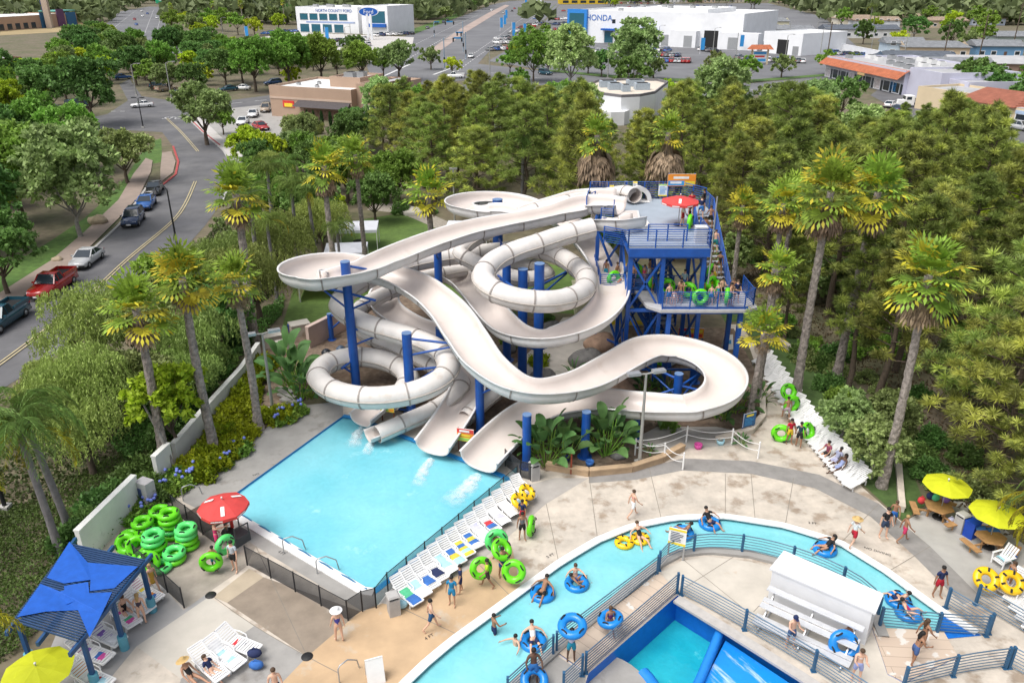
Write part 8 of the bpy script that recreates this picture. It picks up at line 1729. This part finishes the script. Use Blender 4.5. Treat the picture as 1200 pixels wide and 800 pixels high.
rider(636,694,150,'shirtless rider seen from behind in the wide river part',[('shorts',BK)],tl='blue tube of the rider seen from behind',tone='tan');rider(676,682,-60,'rider in patterned swimsuit lying back next to the standing girl',[('suit',PR)],tl='blue tube beside the standing girl',tone='tan',sc=.9);rider(625,750,190,'rider in white top in the tube by the bridge corner',[('tank',W_),('shorts',NVY)],tl='blue tube on the river by the bridge corner',tone='light');rider(1053,702,30,'rider with dark hair in the first of the paired tubes',[('shorts',NVY)],tl='blue tube farther from the steps of the pair at the river end',tone='light');rider(1065,717,-100,'rider with pink cap in the second of the paired tubes',[('suit',PK)],tl='blue tube nearer the steps of the pair at the river end',tone='light')
person((674,676),180,'swim','girl in white top standing waist-deep in the river',[('top',W_),('brief',W_)],'light','brown','long',z=-.85,sc=.95);person((579,738),-60,'hold','shirtless boy standing waist-deep in the river',[('shorts',NVY)],'tan','black',z=-.72,sc=.95);person((604,752),140,'swim','swimmer with only head and shoulders above the river',[('shorts',BK)],'light','black',z=-1.22,sc=.95)
person((625,800),185,'hold','bearded dark-haired shirtless man at the bottom corner',[('shorts',SB)],'dark','black',sc=1.05);held(626,806,.45,TBLUE,'blue tube before the dark-haired man',(R(30),0,.3),1.1);person((669,774),185,'over','person in white vest carrying a tube overhead on the footbridge',[('tank',(.55,.55,.72)),('shorts',TQ_)],'dark','black');held(669,774,1.92,TBLUE,'blue tube carried overhead on the footbridge',(R(12),R(-6),.2),1.15);person((714,743),190,'walk','long-haired girl in purple swimsuit on the footbridge',[('suit',(.12,.02,.12))],'tan','brown','long',sc=.9);held(714,743,.88,TBLUE,'blue tube round the waist of the girl on the footbridge',(R(-8),R(-8),.5),1.08)
person((925,758),190,'crossed','shirtless man in blue cap and striped shorts at the ramp railing',[('shorts',(.05,.10,.22))],'light','black',hat=('cap',NVY));person((990,752),190,'sit','child sitting on the bleacher end behind a blue tube',[('shorts',NVY)],'tan','black',sc=.85);held(986,768,.62,TBLUE,'blue tube standing before the bleacher end',(R(58),R(6),-.2),1.2);person((1002,798),170,'crossed','woman in white top behind the ramp railing at the bottom',[('top',W_),('shorts',(.3,.35,.6))],'light','brown')
person((1078,762),-75,'walk','woman in black bikini walking on the wide plank bridge',[('top',BK),('brief',BK)],'tan','brown','long');person((1068,778),-80,'lean','woman in blue swim shorts at the near bridge railing',[('top',BK),('shorts',(.05,.10,.25))],'tan','black','long')
person((998,640),-60,'walk','lifeguard in straw hat and red shorts with a white and red pack',[('shirt',W_),('shorts',RD)],'light',hat=STRAW);person((1034,630),-170,'stand','man in black shirt and dark shorts near the river bend',[('shirt',BK),('shorts',(.03,.05,.1))],'light','black',sc=1.05);person((1045,616),150,'walk2','boy in blue shorts behind the man in black',[('shorts',(.02,.12,.4))],'tan','brown',sc=.9);person((1057,635),-90,'walk','boy in dark pink shorts carrying a towel',[('shorts',(.45,.03,.1))],'tan','blond',sc=.95);person((1097,699),-170,'stand','lifeguard in navy shirt and red shorts near the steps',[('shirt',NVY),('shorts',RD)],'tan','black');person((1180,688),100,'stand','child peering over the double yellow tube',[('suit',SB)],'mid','brown','long',sc=.85);p=P(1165,697);dtube((p.x,p.y,.85),'double yellow tube carried by the steps',(R(40),0,R(-12)),1.15)
person((921,494),10,'climb','shirtless boy wrestling two green tubes on the path',[('shorts',(.4,.3,.35))],'tan','black');held(926,485,.75,TLIME,'upright green tube behind the shirtless boy on the path',(UP,0,.3),1.15);held(921,478,1.25,TLIME,'second green tube above the upright one on the path',(R(60),R(10),0));person((924,520),-170,'stand','boy in red shirt and yellow shorts with a tube on the path',[('shirt',RD),('shorts',YE)],'tan','black');held(914,517,.58,TLIME,'upright green tube left of the boy in red',(UP,0,-.3),1.15);person((935,524),-20,'stand','person in black and turquoise wetsuit on the path',[('shirt',(.01,.04,.06)),('shorts',BK)],'tan','black');held(945,515,.6,TLIME,'green tube tilted beside the person in the wetsuit',(R(60),R(25),.4),1.1)
person((969,537),120,'sit','person in plaid shirt and dark trousers seated on the path loungers',[('shirt',(.25,.06,.10)),('shorts',BK)],'mid','black');person((983,553),115,'lounge','person in blue floral dress reclining on the path loungers',[('dress',(.25,.3,.5))],'dark','black','long');person((978,545),118,'lounge','person with dark bag on lap between the two others on the loungers',[('shirt',(.3,.32,.45)),('shorts',(.35,.36,.5))],'dark','black')
def tperson(x,y,z,face,pose,label,wear,tone='mid',hair='black',sc=1.0,hk='short',hat=None):
 meshes=None;J=skel(POSES[pose]);low=min(J[k].z for k in ('ankl','ankr','toel','toer')) -.035;return person((x,y,z),face,pose,label,wear,tone,hair,hk,hat,sc,z=z -low*sc)
q=P(799,266,DZ);tperson(q.x,q.y,DZ,-120,'stand','lifeguard in white shirt and red shorts at the deck edge',[('shirt',W_),('shorts',RD)],'light','blond');q=P(809,252,DZ);tperson(q.x,q.y,DZ,180,'stand','lifeguard in red under the deck parasol',[('shirt',RD),('shorts',RD)],'mid');tperson(xr -.5,yf+4.4,DZ,90,'stand','child in black waiting beside the green tube on the deck',[('shirt',BK),('shorts',BK)],'tan',sc=.85);itube((xr -.55,yf+4.0,DZ+.6),TLIME,'upright green tube on the top deck',None,None,(UP,0,1.2))
tperson(xr+1.4,yf+8.6,DZ,60,'stand','man in black shirt at the top of the stairs',[('shirt',BK),('shorts',BK)],'tan')
stl= [(.92,'black',[('shirt',NVY),('shorts',SB)],'in navy shirt'),(.80,'brown',[('shorts',BK)],'shirtless, in black shorts'),(.66,'black',[('shorts',(.03,.1,.25))],'shirtless, in blue shorts'),(.50,'brown',[('shorts',(.02,.22,.22))],'shirtless, in green-blue trunks'),(.36,'black',[('suit',PR)],'in purple swimsuit'),(.24,'black',[('suit',BK)],'in black swimsuit'),(.12,'brown',[('shorts',YE)],'shirtless, in yellow shorts')]
for i,(t,hr,w,d) in enumerate(stl):tperson(xr+1.3+ (.3 if i % 2 else -.25),yf+1.4+6.8*t,MZ+4*t+.05,0,'climb','stair climber %s, %s from the top of the tower stairs' % (d,ordinal(i+1)),w,'tan' if i % 3 else 'light',hr,.96)
for x,y,z,r_,c,d in ((xr+.9,yf+2.4,MZ+1.5,(UP,0,.9),TLIME,'green tube carried at the middle of the tower stairs'),(xr+.7,yf+1.3,MZ+1.0,(UP,0,.7),TLIME,'green tube at the foot of the tower stairs'),(xr -.35,my0+.75,MZ+.62,(R(80),0,.2),TLIME,'upright green tube in front at the lower deck railing'),(xr+.2,my0+1.4,MZ+.85,(R(50),R(10),.2),TLIME,'tilted green tube on the lower deck'),(xr+1.5,my0+1.0,MZ+.62,(UP,0,1.3),TLIME,'upright green tube at the right lower deck railing'),(mx0+.9,my1 -.7,MZ+.6,(R(80),0,-.2),TLIME,'upright green tube at the left end of the lower deck'),(mx0+.1,my1+.2,MZ+.7,(UP,0,.9),TLIME,'green tube half hidden behind the tower leg'),(xl -.5,yf+3.2,MZ+.7,(UP,0,.5),TLIME,'green tube on the inner landing behind the braces'),(xl+.6,yf+4.2,MZ+.9,(UP,0,.4),TYEL,'yellow tube on the inner landing'),(xl+.2,yf+3.0,MZ+.2,(R(70),0,.4),(.5,.18,.02),'orange tube low on the inner landing'),(xr -1.3,yf+3.2,1.8,(UP,0,1.1),TYEL,'yellow tube carried up the lower stairs'),(xr -1.9,yf+2.9,.6,(R(70),0,.4),TLIME,'green tube at the foot of the lower stairs')):
 itube((x,y,z),c,d,None,None,r_,1.1)
for x,y,w,d,tn,sc in ((xr+.4,my0+.9,[('shorts',SB)],'child in blue trunks on the lower deck beside the front tube','light',.8),(xr+.9,my0+1.1,[('suit',TQ_)],'girl in turquoise on the lower deck','light',.85),(xr+2.2,my0+1.2,[('shirt',NVY),('shorts',BK)],'person in navy at the far corner of the lower deck','light',.95),(xr+2.1,my0+1.8,[('shorts',GY)],'shirtless boy at the far corner of the lower deck','tan',.9),(xr+.7,my0+2.4,[('shorts',YE)],'broad shirtless man in patterned shorts on the lower deck','light',1.08),(xr -1.0,my1 -.6,[('shirt',(.35,.5,.55)),('shorts',SB)],'grey-haired man in pale blue shirt on the lower deck','light',1.0),(mx0+.7,my0+1.0,[('shorts',SB)],'shirtless boy at the left end of the lower deck','light',.85),(mx0+1.0,my0+.7,[('suit',W_)],'small child in white at the lower deck railing','light',.65),(mx0+.1,my1 -.2,[('shirt',SB),('shorts',SB)],'person in blue cap waiting behind the tower leg','tan',.95),(xl+.9,yf+3.4,[('shorts',BK)],'shirtless person queueing on the inner landing','mid',.95),(xl+1.7,yf+3.5,[('suit',PK)],'person in pink queueing on the inner landing','mid',.9),(xl -.2,yf+3.8,[('shorts',(.4,.1,.1))],'shirtless person in red shorts at the end of the inner landing','tan',.95)):
 tperson(x,y,MZ,rnd.uniform(-60,60)+180,'stand',d,w,tn,rnd.choice(['black','brown']),sc,hat=('cap',SB) if 'cap' in d else None)
for i,(x,y,c,d) in enumerate(((xr -.1,my0+1.5,'red',RD),(xr+1.3,my0+1.7,'black',BK),(xr+1.6,my0+.5,'green',(.02,.2,.08)),(xr -1.6,my0+1.2,'grey',GY),(mx0+1.6,my0+1.6,'navy',NVY),(xl+2.2,yf+4.4,'white',W_),(xl -.9,yf+4.6,'turquoise',TQ_),(xl+.3,yf+5.2,'yellow',YE))):
 tperson(x,y,MZ,150+40* (i % 3),('stand','crossed','hold')[i % 3],'rider in %s shorts waiting on the %s' % (c,'lower deck' if i< 5 else 'inner landing'),[('shorts',d)],('tan','light','mid')[i % 3],'black',.9+.04* (i % 3))
for x,y,d in ((xr -.9,my0+1.9,'green tube held behind the front railing tube'),(xr+1.1,my0+2.3,'green tube carried in the middle of the lower deck'),(xl+1.3,yf+4.8,'green tube deep on the inner landing')):itube((x,y,MZ+.7),TLIME,d,None,None,(UP,R(8),x),1.1)
tperson(xr -1.5,yf+3.4,.45,60,'climb','person carrying the yellow tube up the lower stairs',[('shorts',BK)],'tan')
kill(TB);kill(TD)
finish_labels()
